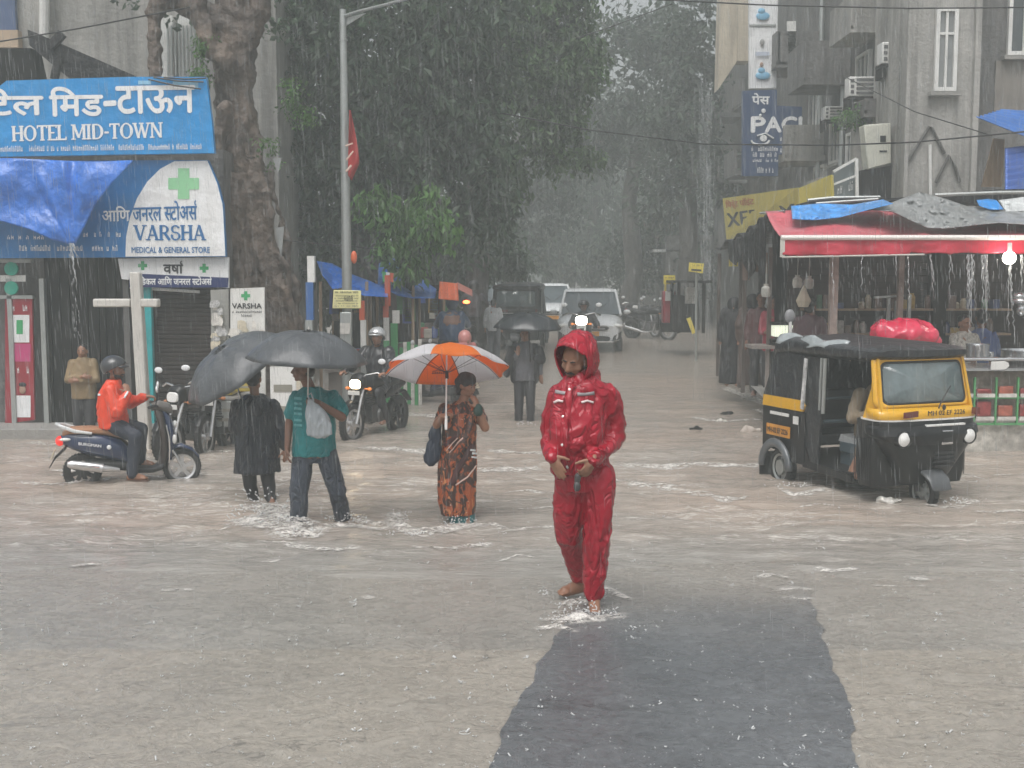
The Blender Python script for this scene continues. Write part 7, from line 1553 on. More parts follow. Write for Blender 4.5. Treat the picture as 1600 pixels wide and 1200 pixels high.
# ------------------------------------------------------------------ boy in the black poncho
PON = M('black_poncho', (.010, .014, .024), .3, var=.2, scale=4, bump=.3, bscale=14, coat=.25, crease=.6, csc=6)
def boy():
    P = PX(12.1); t = thing('person', 'boy in a knee-length black poncho seen from behind beside the man in teal', 'person', P(402, 800))
    side = V((1, .1, 0)); fr = V((.1, 1, 0)); H = headf(P(397, 592), (.15, 1, -.05), (0, 0, 1)); S = .95
    mb = MB(); T = [P(402, 712), P(401, 685), P(400, 655), P(399, 630), P(398, 618)]; torso(mb, T, side, fr, .9); mb.cap(P(398, 622), P(397, 602), .05, .048); skull(mb, H, S)
    sha, ela, wra = P(370, 634), P(366, 668), P(374, 660, .18); shb, elb, wrb = P(428, 634), P(440, 672, -.02), P(445, 703, -.04)
    mb.limb([sha, ela, wra], [.048, .038, .026]); mb.limb([shb, elb, wrb], [.048, .038, .026]); hand(mb, wrb, (.1, 0, -1), (-.6, .5, 0), .5, .95, -1)
    hpa, kna, ana = P(388, 715), P(391, 760), P(402, 798, .05); hpb, knb, anb = P(415, 715), P(420, 758, -.02), P(425, 790, -.10)
    mb.limb([hpa, kna, ana], [.075, .05, .034]); mb.limb([hpb, knb, anb], [.075, .05, .034]); foot(mb, anb, anb + V((0, .1, 0)), anb.z - .06)
    blob(mb, 'body', SKN, t, .009, 2); hair_cap(t, H, S, vol=1.06)
    m = MB(); m.limb([hpa, kna, P(402, 794, .05)], [.09, .07, .055]); m.limb([hpb, knb, P(423, 780, -.06)], [.09, .07, .058]); blob(m, 'trousers', M('black_trousers', (.014, .014, .017), .5), t, .012, 3, mkfolds(.008, 12, seed=3))
    m = MB(); foot(m, P(402, 800, .05), P(404, 800, .15), P(0, 808, .05).z, .95); blob(m, 'shoe', BLM, t, .012, 2)
    m = MB(); s = unit(side); f = unit(fr)
    m.eloft([(P(402, 738), s * .235, f * .17), (P(402, 705), s * .225, f * .165), (P(401, 665), s * .215, f * .15), (P(400, 638), s * .205, f * .13), (P(399, 625), s * .165, f * .105), (P(398, 616), s * .085, f * .08)], 28, n=2.3)
    m.limb([shb, P(436, 660), elb, P(444, 696, -.04)], [.072, .068, .062, .055]); m.limb([sha, ela, wra], [.07, .062, .05]); m.ell(P(397, 636, -.12), (.09, .05, .10)); m.ell(P(397, 625, -.09), (.10, .06, .05))
    blob(m, 'poncho', PON, t, .011, 3, mkfolds(.014, 8, (1.3, 1.3, .35), [(elb, .09)], 7))
    m = MB(); m.tube([P(444, 688, -.04), P(443, 700, -.05)], [.066, .05], 14); m.build('cuff', BLM, t, world=True)
boy()
P = PX(11.9)
umbrella('grey umbrella tilted steeply to the left above the boy in the poncho', P(345, 545, -.05), (-.50, -.34, .80), .60, .27, [GRU], P(392, 655, .15), BLM, spin=.1, group='dark umbrellas', sag=.08)

# ------------------------------------------------------------------ woman in the brown and orange sari
m_, nt, p_, src = newmat('printed_sari')
n1 = noise_n(nt, src, 7, (1, 1, .7), 3, .5, 2.5); n2 = noise_n(nt, src, 26, None, 2, .5, 1); n3 = noise_n(nt, src, 12, (1.4, 1, .6), 2, .5, 1.5)
c_ = mixc(nt, rng(nt, n1, .45, .50), (.34, .072, .016), (.042, .016, .011)); c_ = mixc(nt, rng(nt, n3, .60, .64), c_, (.46, .17, .06)); c_ = mixc(nt, rng(nt, n2, .70, .74), c_, (.62, .45, .36))
nt.links.new(c_, p_.inputs['Base Color']); p_.inputs['Roughness'].default_value = .5; SAR = m_
def woman():
    P = PX(11.0); t = thing('person', 'woman in a wet orange and brown sari and dark headscarf covering her mouth', 'person', P(718, 828))
    side = V((.88, .48, 0)); fr = V((.48, -.88, 0)); H = headf(P(730, 602, -.02), (.72, -.62, -.22), (0, 0, 1)); S = .92
    mb = MB(); T = [P(717, 728), P(717, 696), P(717, 662), P(719, 638), P(723, 626)]; torso(mb, T, side, fr, .88); mb.cap(P(722, 632), P(728, 614), .048, .046); skull(mb, H, S)
    sha, ela, wra = P(695, 640, -.05), P(682, 664, -.10), P(690, 650, -.20); shb, elb, wrb = P(745, 642, .02), P(758, 668, -.16), P(747, 637, -.25)
    mb.limb([sha, ela, wra], [.048, .040, .027]); mb.limb([shb, elb, wrb], [.052, .044, .028]); hand(mb, wrb, (-.42, .22, 1), (-.7, .7, 0), .4, .95, 1); hand(mb, wra, (.8, -.1, .25), (0, .2, -1), 1.15, .92, -1)
    aa, ab = P(716, 822, .02), P(729, 822, -.06); mb.limb([P(708, 730), P(713, 780), aa], [.09, .055, .034]); mb.limb([P(728, 730), P(727, 780), ab], [.09, .055, .034]); foot(mb, aa, aa + V((.04, -.1, 0)), aa.z - .06, .9); foot(mb, ab, ab + V((.05, -.1, 0)), ab.z - .06, .9)
    blob(mb, 'body', SKN, t, .008, 2); face(t, H, S)
    m, c = H; q = lambda a, b, d: c + m @ (V((a, b, d)) * S); mb = MB(); mb.ell(q(0, -.02, .052), (.090, .100, .078), m, 18, 12); mb.ell(q(0, -.06, .0), (.082, .070, .085), m); mb.ell(q(0, -.115, .01), (.05, .045, .055), m); mb.cap(q(-.06, -.05, -.08), q(.06, -.05, -.08), .035, .035)
    blob(mb, 'headscarf', M('black_scarf', (.014, .010, .012), .6, bump=.3, bscale=25), t, .009, 2, mkfolds(.006, 16, seed=2))
    s = unit(side); f = unit(fr)
    mb = MB(); mb.eloft([(P(720, 803), s * .130, f * .10), (P(722, 816), s * .115, f * .09)], 20); mb.limb([P(714, 800), P(717, 815)], [.07, .068]); mb.limb([P(729, 800), P(731, 813)], [.07, .068]); blob(mb, 'petticoat', M('teal_cotton', (.012, .12, .13), .6), t, .01, 2, mkfolds(.012, 18, (1.5, 1.5, .2), seed=4))
    mb = MB(); mb.eloft([(P(716, 803), s * .165, f * .13), (P(714, 780), s * .185, f * .15), (P(714, 750), s * .190, f * .16), (P(715, 722), s * .185, f * .155), (P(717, 695), s * .165, f * .135), (P(718, 668), s * .165, f * .14), (P(719, 645), s * .165, f * .115), (P(721, 634), s * .12, f * .08), (P(723, 627), s * .07, f * .06)], 28, n=2.2)
    mb.cap(shb, P(752, 656, -.06), .068, .062); mb.cap(sha, P(690, 652, -.06), .066, .062)
    mb.tube([P(744, 634, -.06), P(722, 690, -.20), P(705, 720, -.16), P(690, 745, -.02)], [.045, .05, .06, .05], 10, squash=.5)
    sa = blob(mb, 'sari', SAR, t, .010, 2, mkfolds(.014, 11, (1.2, 1.2, .45), [(P(712, 790), .08)], 8))
    B = bvh([sa]); MRN = M('dark_maroon_border', (.06, .014, .014), .5); CRM = M('pale_border', (.6, .42, .36), .5)
    decal(B, 'sari_border', MRN, t, [(741, 690), (728, 712), (714, 735), (706, 758)], 9, .006, 16); decal(B, 'sari_border', CRM, t, [(746, 724), (730, 745), (712, 758)], 2.2, .009, 14)
    decal(B, 'sari_border', MRN, t, [(690, 700), (702, 690), (716, 680)], 7, .006, 12); decal(B, 'sari_border', CRM, t, [(703, 708), (714, 695), (724, 684)], 1.8, .009, 12); decal(B, 'sari_border', CRM, t, [(698, 704), (708, 692), (717, 682)], 1.8, .009, 12)
    for x, y in ((738, 703), (741, 708), (740, 714)): decal(B, 'white_motif', LET, t, [(x - 4, y), (x + 4, y + 1)], 3, .009, 6)
    mb = MB(); mb.cap(wrb - V((0, 0, .035)), wrb + V((0, 0, .0)), .048, .040); blob(mb, 'wrist_cloth', M('dark_green_cloth', (.015, .045, .035), .6), t, .01, 2, mkfolds(.006, 20))
    hb = thing('shoulder_bag', 'navy cloth bag hanging at the side of the woman in the sari', 'bag', P(678, 728, -.04))
    mb = MB(); mb.ell(P(677, 705, -.06), (.082, .055, .125)); mb.ell(P(680, 680, -.06), (.065, .045, .10)); mb.ell(P(673, 715, -.06), (.07, .05, .085)); mb.cap(P(686, 664, -.06), P(681, 690, -.06), .03, .05); blob(mb, 'bag_body', M('navy_bag_cloth', (.010, .018, .040), .4, bump=.3, bscale=20), hb, .01, 2, mkfolds(.010, 12, seed=5))
    mb = MB(); mb.tube([P(686, 668, -.09), P(692, 645, -.13), P(698, 630, -.10), P(700, 628, .0)], .014, 8, squash=.5); mb.build('strap', M('navy_bag_cloth'), hb, world=True)
    return t
def _m(n): return MATS[n]
_M0 = M
def M(name, *a, **k): return MATS[name] if name in MATS else _M0(name, *a, **k)
woman()
P = PX(10.95)
ap = P(698, 545, .02)
um3, can, pt = umbrella('orange and white umbrella held by the woman in the sari', ap, (-.02, .33, .93), .60, .21, [ORU, WHU], P(697, 655, -.22), M('white_shaft', (.75, .74, .72), .3), panel=lambda k: k % 2, spin=R(-90 - 22.5 + 12), sag=.10, handle=2)
def on_canopy(th, rho, text=None):
    pass
INK = M('dark_print_ink', (.10, .03, .01), .5); INB = M('blue_grey_ink', (.10, .12, .2), .5)
def print_on(thc, r0, h, w, draw, mat, nm):
    """marks on the lower, viewer-facing side of a panel"""
    mb = MB(); draw(mb)
    for v in mb.v:
        rho = r0 + v.y * h; th = thc + v.x * w / max(.2, rho); q = pt(th, rho); nn = (ap - (0, 0, 0) if False else ap) - q; c = pt(th, rho); down = (unit((-.02, .33, .93)) * -1)
        v.x, v.y, v.z = c + down * .018
    mb.build(nm, mat, um3, world=True, smooth=False)
def logo(mb):
    mb.add([V((-.3, .35, 0)), V((0, .9, 0)), V((.3, .35, 0)), V((.22, .35, 0)), V((0, .72, 0)), V((-.22, .35, 0))], [(0, 1, 4, 5), (1, 2, 3, 4)])
    for a, b in ((-.6, -.2), (-.15, .15), (.2, .6)): mb.add([V((a, .18, 0)), V((b, .22, 0)), V((b, .30, 0)), V((a, .26, 0))], [(0, 1, 2, 3)])
    for k in range(7): mb.add([V((-.6 + k * .17, -.1, 0)), V((-.52 + k * .17, -.1, 0)), V((-.50 + k * .17, .1 + .06 * (k % 2), 0)), V((-.6 + k * .17, .1, 0))], [(0, 1, 2, 3)])
    mb.add([V((-.62, -.04, 0)), V((.6, .02, 0)), V((.6, .07, 0)), V((-.62, .0, 0))], [(0, 1, 2, 3)])
print_on(R(102), .72, -.20, -.20, logo, INK, 'printed_logo')

# ------------------------------------------------------------------ generic standing figures for the background
def figure(label, Y, head, foot_y, facing, top, bottom, H=1.68, arms='down', hair=HAR, skin=SKN, vox=.02, robe=False, lean=0, group=None, wid=1.0, hood=None, helmet=None, legs='stand', topname='shirt', sunk=0):
    """head: pixel of the head centre; foot_y: pixel row of the soles"""
    hc = at(head[0], head[1], Y); fz = at(head[0], foot_y, Y).z; k = (hc.z - fz) / (H - .12) if foot_y else 1; k = max(.8, min(1.12, k)); f = unit((facing[0], facing[1], 0)); s = V((-f.y, f.x, 0)) * -1
    t = thing('person', label, 'person', (hc.x, Y, fz), 0, group); L = lambda a, b, c: V((hc.x, Y, fz)) + s * a * k + f * b * k + V((lean * c / H, 0, c * k)) * 1
    zs = (hc.z - fz) / k; zz = lambda z: z * zs / (H - .12)
    HD = headf(hc, (f.x, f.y, -.1)); mb = MB(); T = [L(0, 0, zz(.90)), L(0, 0, zz(1.05)), L(0, 0, zz(1.22)), L(0, 0, zz(1.38)), L(0, 0, zz(1.45))]; torso(mb, T, s, f, .95 * k, wid); mb.cap(L(0, 0, zz(1.42)), hc - V((0, 0, .05)), .052, .05); skull(mb, HD, .97 * k)
    A = {}
    for q in (-1, 1):
        sh_ = L(q * .155 * wid, 0, zz(1.365))
        if arms == 'down': el, wr, d = L(q * .225 * wid, -.03, zz(1.12)), L(q * .23 * wid, .06, zz(.88)), V((0, 0, -1))
        elif arms == 'fold': el, wr, d = L(q * .215 * wid, .06, zz(1.10)), L(-q * .05, .20, zz(1.13 + .03 * q)), -s * q
        elif arms == 'front': el, wr, d = L(q * .24, .06, zz(1.13)), L(q * .14, .30, zz(1.10)), f
        else:
            el, wr, d = (L(q * .26, .05, zz(1.14)), L(q * .10, .18, zz(1.26)), V((0, 0, 1))) if q == 1 else (L(q * .25, -.02, zz(1.10)), L(q * .27, .03, zz(.88)), V((0, 0, -1)))
        A[q] = (sh_, el, wr); mb.limb([sh_, el, wr], [.05, .04, .027]); hand(mb, wr, d, f * -1 + s * q * .2, .5, .95 * k, q, seg=6)
    LG = {}
    for q in (-1, 1):
        hp, kn, an = L(q * .09, 0, zz(.86)), L(q * .095, .03 if q > 0 else .06, zz(.47)), L(q * .10, -.02 if q > 0 else .05, zz(.08)); LG[q] = (hp, kn, an); mb.limb([hp, kn, an], [.08, .052, .036]); foot(mb, an, an + f * .12, fz)
    blob(mb, 'body', skin, t, vox * .6, 2)
    if helmet: pass
    elif hood: m2 = MB(); m2.ell(hc + V((0, 0, .02)) - f * .02, (.125, .13, .15)); m2.cap(hc - V((0, 0, .10)), L(0, -.01, zz(1.36)), .10, .13); blob(m2, 'hood', hood, t, vox * .7, 2, mkfolds(.006, 14))
    else: hair_cap(t, HD, .97 * k, hair, vox=vox * .6)
    if f.y < .3 and not hood: face(t, HD, .97 * k)
    m2 = MB()
    if robe:
        m2.eloft([(L(0, 0, .04), s * .26 * k, f * .20 * k), (L(0, 0, zz(.5)), s * .24 * k, f * .18 * k), (L(0, 0, zz(.95)), s * .215 * k, f * .15 * k), (L(0, 0, zz(1.22)), s * .21 * k, f * .145 * k), (L(0, 0, zz(1.38)), s * .17 * k, f * .10 * k), (L(0, 0, zz(1.46)), s * .08, f * .08)], 22, n=2.2)
        for q in (-1, 1): m2.limb(list(A[q]), [.085, .08, .065])
        blob(m2, 'robe', top, t, vox, 2, mkfolds(.016, 8, (1.2, 1.2, .3), seed=int(head[0])))
    else:
        m2.eloft([(L(0, 0, zz(.80)), s * .19 * k * wid, f * .135 * k), (L(0, 0, zz(.98)), s * .185 * k * wid, f * .135 * k), (L(0, 0, zz(1.20)), s * .19 * k * wid, f * .135 * k), (L(0, 0, zz(1.34)), s * .175 * k * wid, f * .10 * k), (L(0, 0, zz(1.41)), s * .12 * k, f * .085 * k), (L(0, 0, zz(1.455)), s * .06, f * .065)], 22, n=2.3)
        for q in (-1, 1): a, b, c = A[q]; m2.limb([a, b, b.lerp(c, .8)], [.066, .056, .046])
        blob(m2, topname, top, t, vox, 2, mkfolds(.012, 9, seed=int(head[0])))
        m2 = MB(); m2.eloft([(L(0, 0, zz(.82)), s * .15 * k, f * .10 * k), (L(0, 0, zz(.95)), s * .16 * k, f * .11 * k)], 16)
        for q in (-1, 1): a, b, c = LG[q]; m2.limb([a, b, c], [.095, .078, .066])
        blob(m2, 'trousers', bottom, t, vox, 2, mkfolds(.008, 9, seed=int(head[0]) + 1))
    return t, HD
C = lambda n, c, r=.6: M(n, c, r, var=.2, scale=5, bump=.2, bscale=20)
DKT = C('charcoal_trousers', (.03, .03, .034))
t, _ = figure('man in a dark jacket over a grey shirt walking under the black umbrella', 18.7, (820, 523), 670, (-.05, -1), C('grey_shirt', (.11, .11, .125)), DKT, 1.68, arms='hold', vox=.015)
P = PX(18.6)
m2 = MB(); s0 = P(820, 548)
m2.limb([P(800, 548), P(794, 568), P(792, 584)], [.085, .075, .06]); m2.limb([P(841, 548), P(846, 562, -.02), P(838, 560, -.12)], [.085, .075, .06]); m2.cap(P(803, 555, .1), P(806, 592, .1), .09, .09); m2.cap(P(838, 555, .1), P(834, 592, .1), .09, .09)
blob(m2, 'open_jacket', C('dark_jacket', (.022, .022, .026)), t, .016, 2, mkfolds(.010, 9, seed=2))
umbrella('black umbrella over the man walking in the middle distance', P(825, 489), (.03, -.05, 1), .57, .24, [BKU], P(828, 556, -.2), BLM, spin=.3, group='dark umbrellas', sag=.06)
figure('man in a khaki shirt with folded arms standing on the step below the blue tarpaulin', 16.95, (129, 549), 702, (.05, -1), C('khaki_shirt', (.24, .17, .09)), DKT, 1.66, arms='fold', vox=.014)
figure('person in a black burqa standing at the left post of the side shed', 20.7, (1147, 478), 602, (-.3, -1), C('black_robe', (.012, .012, .014)), DKT, 1.6, 'down', robe=True, hood=C('black_robe', (.012, .012, .014)))
figure('figure in a dull brown robe standing close behind the burqa wearer', 19.8, (1176, 474), 604, (.2, 1), C('brown_robe', (.09, .06, .05)), DKT, 1.62, 'down', robe=True, hood=C('dark_scarf', (.02, .02, .022)))
figure('man in a dark maroon shirt facing out of the side shed', 19.0, (1190, 466), 618, (-.2, -1), C('maroon_shirt', (.08, .03, .03)), DKT, 1.72, 'down', skin=SKD)
figure('person in a red top standing beside the lit display box', 18.6, (1211, 474), 628, (-.1, -1), C('red_top', (.28, .02, .04)), DKT, 1.66, 'fold', skin=SKD)
figure('person in a purple-brown top leaning at the stall behind the rickshaw roof', 17.2, (1266, 480), 660, (.6, .8), C('plum_top', (.09, .045, .055)), DKT, 1.66, 'front', skin=SKD)
figure('young stall keeper in a pale patterned shirt behind the steel pot', 16.7, (1507, 506), 690, (.35, -1), M('patterned_shirt', (.42, .40, .36), .6, var=.55, scale=28), DKT, 1.66, 'front', vox=.014)
figure('man in a blue shirt turned away behind the young stall keeper', 17.4, (1534, 497), 690, (.2, 1), C('blue_shirt', (.06, .10, .26)), DKT, 1.7, 'front', skin=SKD)
figure('person in a white shirt and grey trousers walking left of the far rickshaw', 26, (771, 474), 562, (.1, 1), C('white_shirt', (.5, .52, .54)), C('grey_trousers', (.10, .11, .13)), 1.68, 'down')
figure('person with a pink rain hood showing above the orange umbrella', 20.5, (727, 530), 668, (.5, -.8), C('pink_top', (.45, .16, .15)), DKT, 1.6, 'front', hood=M('pink_hood', (.56, .22, .20), .4, var=.1, coat=.3))

# ------------------------------------------------------------------ riders
HLM = M('charcoal_helmet', (.03, .032, .036), .3, var=.2, coat=.5); HSV = M('silver_helmet', (.5, .51, .52), .22, metal=.5, var=.1)
def helmet(t, H, mat, s=1.0, visor=True, chin=False):
    m, c = H; q = lambda a, b, d: c + m @ (V((a, b, d)) * s)
    mb = MB(); mb.ell(q(0, -.018, .028), (.128 * s, .145 * s, .125 * s), m, 26, 18)
    bm = bmesh.new(); me = mb.mesh('h'); bm.from_mesh(me)
    bmesh.ops.bisect_plane(bm, geom=bm.verts[:] + bm.edges[:] + bm.faces[:], plane_co=q(0, .02, .02), plane_no=m @ V((0, .55, -.83)), clear_outer=True) if not chin else None
    bm.to_mesh(me); bm.free(); o = finish(me, 'helmet', mat, t, 'all', True, solid=.018)
    mb = MB(); mb.tube([q(-.105, .07, .045), q(-.06, .125, .052), q(0, .140, .056), q(.06, .125, .052), q(.105, .07, .045)], [.012, .016, .017, .016, .012], 8); mb.build('helmet_peak', mat, t, world=True, smooth='all')
    mb = MB(); mb.tube([q(-.10, .01, -.01), q(-.07, .03, -.09), q(0, .05, -.115), q(.07, .03, -.09), q(.10, .01, -.01)], .006, 6); mb.build('chin_strap', BLM, t, world=True)
def rider1():
    P = PX(13.15); t = thing('person', 'rider in an orange jacket and dark helmet sitting on the navy scooter', 'person', P(190, 745))
    f = unit((1, .22, 0)); s = unit((.22, -1, 0)); H = headf(P(180, 577), (.95, .0, -.12)); S = .98
    mb = MB(); T = [P(180, 662), P(177, 645), P(174, 622), P(176, 605), P(178, 596)]; torso(mb, T, s, f, .95); mb.cap(P(178, 602), P(179, 585), .055, .05); skull(mb, H, S)
    O = lambda p, k: p + s * k
    na = [O(P(176, 608), .17), O(P(186, 640), .24), O(P(203, 612), .14)]; fa = [O(P(176, 608), -.17), O(P(200, 632), -.22), O(P(226, 622), -.18)]
    mb.limb(na, [.052, .042, .028]); mb.limb(fa, [.052, .042, .028]); hand(mb, na[2], (-.35, .2, .9), (-.6, .5, 0), .7, .98, 1); hand(mb, fa[2], f, (0, 0, -1), 1.1, .98, 1)
    nl = [O(P(184, 664), .10), O(P(214, 678), .19), O(P(209, 736), .20)]; fl = [O(P(184, 664), -.10), O(P(218, 674), -.16), O(P(217, 722), -.12)]
    mb.limb(nl, [.08, .055, .037]); mb.limb(fl, [.08, .055, .037]); foot(mb, nl[2], nl[2] + f * .12, nl[2].z - .075); foot(mb, fl[2], fl[2] + f * .12, fl[2].z - .07)
    blob(mb, 'body', SKN, t, .009, 2); face(t, H, S, beard=True)
    m = MB(); m.eloft([(P(179, 668), s * .185, f * .16), (P(177, 655), s * .19, f * .168), (P(174, 635), s * .185, f * .16), (P(174, 615), s * .19, f * .145), (P(176, 602), s * .15, f * .10), (P(178, 593), s * .08, f * .075)], 26, n=2.3)
    m.limb([na[0], na[1], na[1].lerp(na[2], .88)], [.085, .078, .052]); m.limb([fa[0], fa[1], fa[1].lerp(fa[2], .85)], [.085, .075, .055])
    jk = blob(m, 'jacket', M('orange_jacket', (.72, .055, .014), .45, var=.1, bump=.2, bscale=20, coat=.1), t, .011, 3, mkfolds(.012, 9, (1, 1, .7), [(na[1], .1)], 3))
    m = MB(); m.limb(nl, [.100, .082, .062]); m.limb(fl, [.100, .082, .062]); m.cap(P(182, 662) + s * .08, P(182, 662) - s * .08, .11, .11); blob(m, 'jeans', M('dark_jeans', (.022, .028, .045), .6, bump=.3, bscale=25), t, .012, 3, mkfolds(.010, 10, seed=5))
    helmet(t, H, HLM, S)
    m = MB(); m.box(nl[2] + f * .06 - V((0, 0, .078)), (.25, .10, .018), Matrix.Rotation(math.atan2(f.y, f.x), 3, 'Z')); m.build('sandal', M('brown_sandal', (.10, .05, .03), .5), t, world=True)
    B = bvh([jk]); decal(B, 'logo_mark', LET, t, [(152, 603), (150, 607), (149, 612)], 4.5, .005, 8); decal(B, 'logo_mark', LET, t, [(147, 618), (152, 617), (157, 617)], 3, .005, 8); decal(B, 'sleeve_stripe', LET, t, [(194, 622), (200, 612), (204, 604)], 2.5, .005, 8)
rider1()
def rider2():
    Yr = 17.5; P = PX(Yr); t = thing('person', 'rider in a silver helmet and black rain jacket on the motorcycle with the lit lamp', 'person', P(592, 640))
    f = unit((-.42, -.9, 0)); s = unit((.9, -.42, 0)); H = headf(P(589, 527, -.1), (-.25, -.95, -.08)); S = .98
    mb = MB(); T = [P(594, 598), P(593, 585), P(591, 565), P(590, 548), P(590, 540)]; torso(mb, T, s, f, 1.0); mb.cap(P(590, 545), P(589, 534, -.08), .056, .05); skull(mb, H, S)
    gl = [bk.location + Matrix.Rotation(bk.rotation_euler.z, 3, 'Z') @ V((.32, q * .34, 1.02)) for q in (-1, 1)]
    A = []
    for q, g in zip((-1, 1), gl):
        sh_ = P(590, 549) - s * q * .20 * -1; g = V(g); sh_ = P(590, 549) + s * (.20 if (g - P(590, 549)).dot(s) > 0 else -.20); el = sh_.lerp(g, .5) + V((0, 0, -.10)) + s * (.08 if (g - P(590, 549)).dot(s) > 0 else -.08); A.append((sh_, el, g)); mb.limb([sh_, el, g], [.052, .042, .028]); hand(mb, g, f, (0, 0, -1), 1.1, .98, 1, seg=6)
    LG = []
    for q in (-1, 1):
        hp = P(594, 600) + s * q * .10; kn = hp + f * .42 + s * q * .12 + V((0, 0, -.08)); an = kn - f * .18 + V((0, 0, -.42)) + s * q * .02; LG.append((hp, kn, an)); mb.limb([hp, kn, an], [.08, .055, .038]); foot(mb, an, an + f * .12, an.z - .07)
    blob(mb, 'body', SKN, t, .012, 2); face(t, H, S); helmet(t, H, HSV, S * 1.02)
    m = MB(); m.eloft([(P(594, 604), s * .21, f * .16), (P(593, 585), s * .205, f * .16), (P(591, 565), s * .215, f * .155), (P(590, 552), s * .20, f * .125), (P(590, 543), s * .12, f * .09), (P(589, 537), s * .075, f * .07)], 24)
    for a in A: m.limb([a[0], a[1], a[1].lerp(a[2], .85)], [.09, .08, .055])
    blob(m, 'rain_jacket', M('black_rain_jacket', (.018, .018, .022), .35, var=.2, coat=.2), t, .014, 3, mkfolds(.013, 9, seed=6)); m = MB()
    for a in LG: m.limb(list(a), [.10, .085, .07]); 
    blob(m, 'trousers', C('black_rain_trousers', (.018, .018, .022), .4), t, .014, 3, mkfolds(.010, 10, seed=8))
rider2()
def far_rider(label, Y, head, mats, bike_top=None, helm=HLM, facing=-1, handle=.33, w=1.0):
    P = PX(Y); t = thing('person', label, 'person', P(head[0], head[1] + 70 * 20 / Y)); f = V((0, facing, 0)); s = V((1, 0, 0)); hc = P(*head); H = headf(hc, (0, facing, -.05))
    L = lambda a, b, c: hc + V((a, b * facing, c)); mb = MB(); T = [L(0, -.05, -.68), L(0, -.05, -.55), L(0, -.03, -.38), L(0, 0, -.22), L(0, 0, -.15)]; torso(mb, T, s, f, .98 * w); mb.cap(L(0, 0, -.2), L(0, 0, -.06), .055, .05); skull(mb, H, .97); A = []; G_ = []
    for q in (-1, 1):
        a = (L(q * .19, 0, -.24), L(q * .30, .16, -.42), L(q * handle, .38, -.48)); A.append(a); mb.limb(list(a), [.05, .04, .028]); hand(mb, a[2], f, (0, 0, -1), 1, .95, q, seg=6)
        g = (L(q * .10, 0, -.70), L(q * .22, .38, -.78), L(q * .20, .22, -1.20)); G_.append(g); mb.limb(list(g), [.08, .055, .038]); foot(mb, g[2], g[2] + f * .1, g[2].z - .06)
    blob(mb, 'body', SKD, t, .014, 2)
    if helm: helmet(t, H, helm, 1)
    m = MB(); m.eloft([(L(0, -.05, -.74), s * .20 * w, f * .16), (L(0, -.04, -.5), s * .205 * w, f * .16), (L(0, 0, -.28), s * .20 * w, f * .13), (L(0, 0, -.19), s * .13, f * .09), (L(0, 0, -.12), s * .07, f * .07)], 22)
    for a in A: m.limb([a[0], a[1], a[1].lerp(a[2], .85)], [.09, .08, .055])
    blob(m, 'jacket', mats[0], t, .018, 2, mkfolds(.013, 9, seed=int(Y))); m = MB()
    for g in G_: m.limb(list(g), [.10, .085, .065])
    blob(m, 'trousers', mats[1], t, .018, 2, mkfolds(.008, 10)); return t, H
far_rider('helmeted rider in dark clothes on the distant motorcycle before the white car', 27.7, (912, 478), (C('black_jacket', (.02, .02, .022)), DKT))
t, H = far_rider('person in a bright blue rain cape riding a scooter away under the orange sheet', 23, (706, 474), (M('blue_rain_cape', (.015, .045, .11), .35, var=.15, coat=.3), DKT), helm=None, facing=1, w=1.25)
m = MB(); m.ell(H[1] + V((0, 0, .01)), (.13, .14, .15)); blob(m, 'hood', M('blue_rain_cape'), t, .014, 2)
sc2 = dup(sc1, (at(700, 0, 23).x, 23.1, G(23)), R(82), 'distant scooter ridden by the person in the blue rain cape')
dup(sc1, (at(680, 0, 20.6).x, 20.6, G(20.6)), R(150), 'scooter parked by the roadside stalls left of the pink-hooded person')
# driver sitting in the auto rickshaw
def driver():
    rz = rk.rotation_euler.z; RM = Matrix.Rotation(rz, 3, 'Z'); o = V(rk.location); L = lambda a, b, c: o + RM @ V((a, b, c))
    t = thing('person', 'driver in a khaki shirt sitting inside the auto rickshaw', 'person', L(.05, 0, .4)); f = RM @ X_; s = RM @ V((0, -1, 0)); H = headf(L(.16, 0, 1.40), f); mb = MB()
    T = [L(.02, 0, .72), L(.03, 0, .86), L(.06, 0, 1.02), L(.08, 0, 1.17), L(.10, 0, 1.24)]; torso(mb, T, s, f, .95); mb.cap(L(.09, 0, 1.2), L(.14, 0, 1.33), .055, .05); skull(mb, H, .97)
    A = []; G_ = []
    for q in (-1, 1):
        a = (L(.08, q * .20, 1.16), L(.16, q * .36, .92), L(.48, q * .30, .98)); A.append(a); mb.limb(list(a), [.052, .042, .028]); hand(mb, a[2], f, (0, 0, -1), 1, .95, q, seg=6)
        g = (L(.05, q * .12, .70), L(.40, q * (.30 if q > 0 else .34), .70), L(.36, q * (.3 if q > 0 else .50), .36)); G_.append(g); mb.limb(list(g), [.08, .058, .04]); foot(mb, g[2], g[2] + f * .1, g[2].z - .06)
    blob(mb, 'body', SKN, t, .012, 2); hair_cap(t, H, .97, vox=.014); face(t, H, .97)
    m = MB(); m.eloft([(L(.02, 0, .66), s * .20, f * .15), (L(.04, 0, .9), s * .20, f * .15), (L(.07, 0, 1.1), s * .20, f * .13), (L(.09, 0, 1.2), s * .14, f * .09), (L(.10, 0, 1.26), s * .07, f * .07)], 20)
    for a in A: m.limb([a[0], a[1], a[1].lerp(a[2], .7)], [.08, .072, .055])
    blob(m, 'shirt', M('khaki_uniform', (.27, .21, .14), .6, var=.15, bump=.2, bscale=20), t, .014, 2, mkfolds(.010, 10)); m = MB()
    for g in G_: m.limb([g[0], g[1], g[1].lerp(g[2], .45)], [.10, .085, .07])
    blob(m, 'shorts', C('khaki_trousers', (.16, .12, .08)), t, .014, 2, mkfolds(.008, 10))
driver()
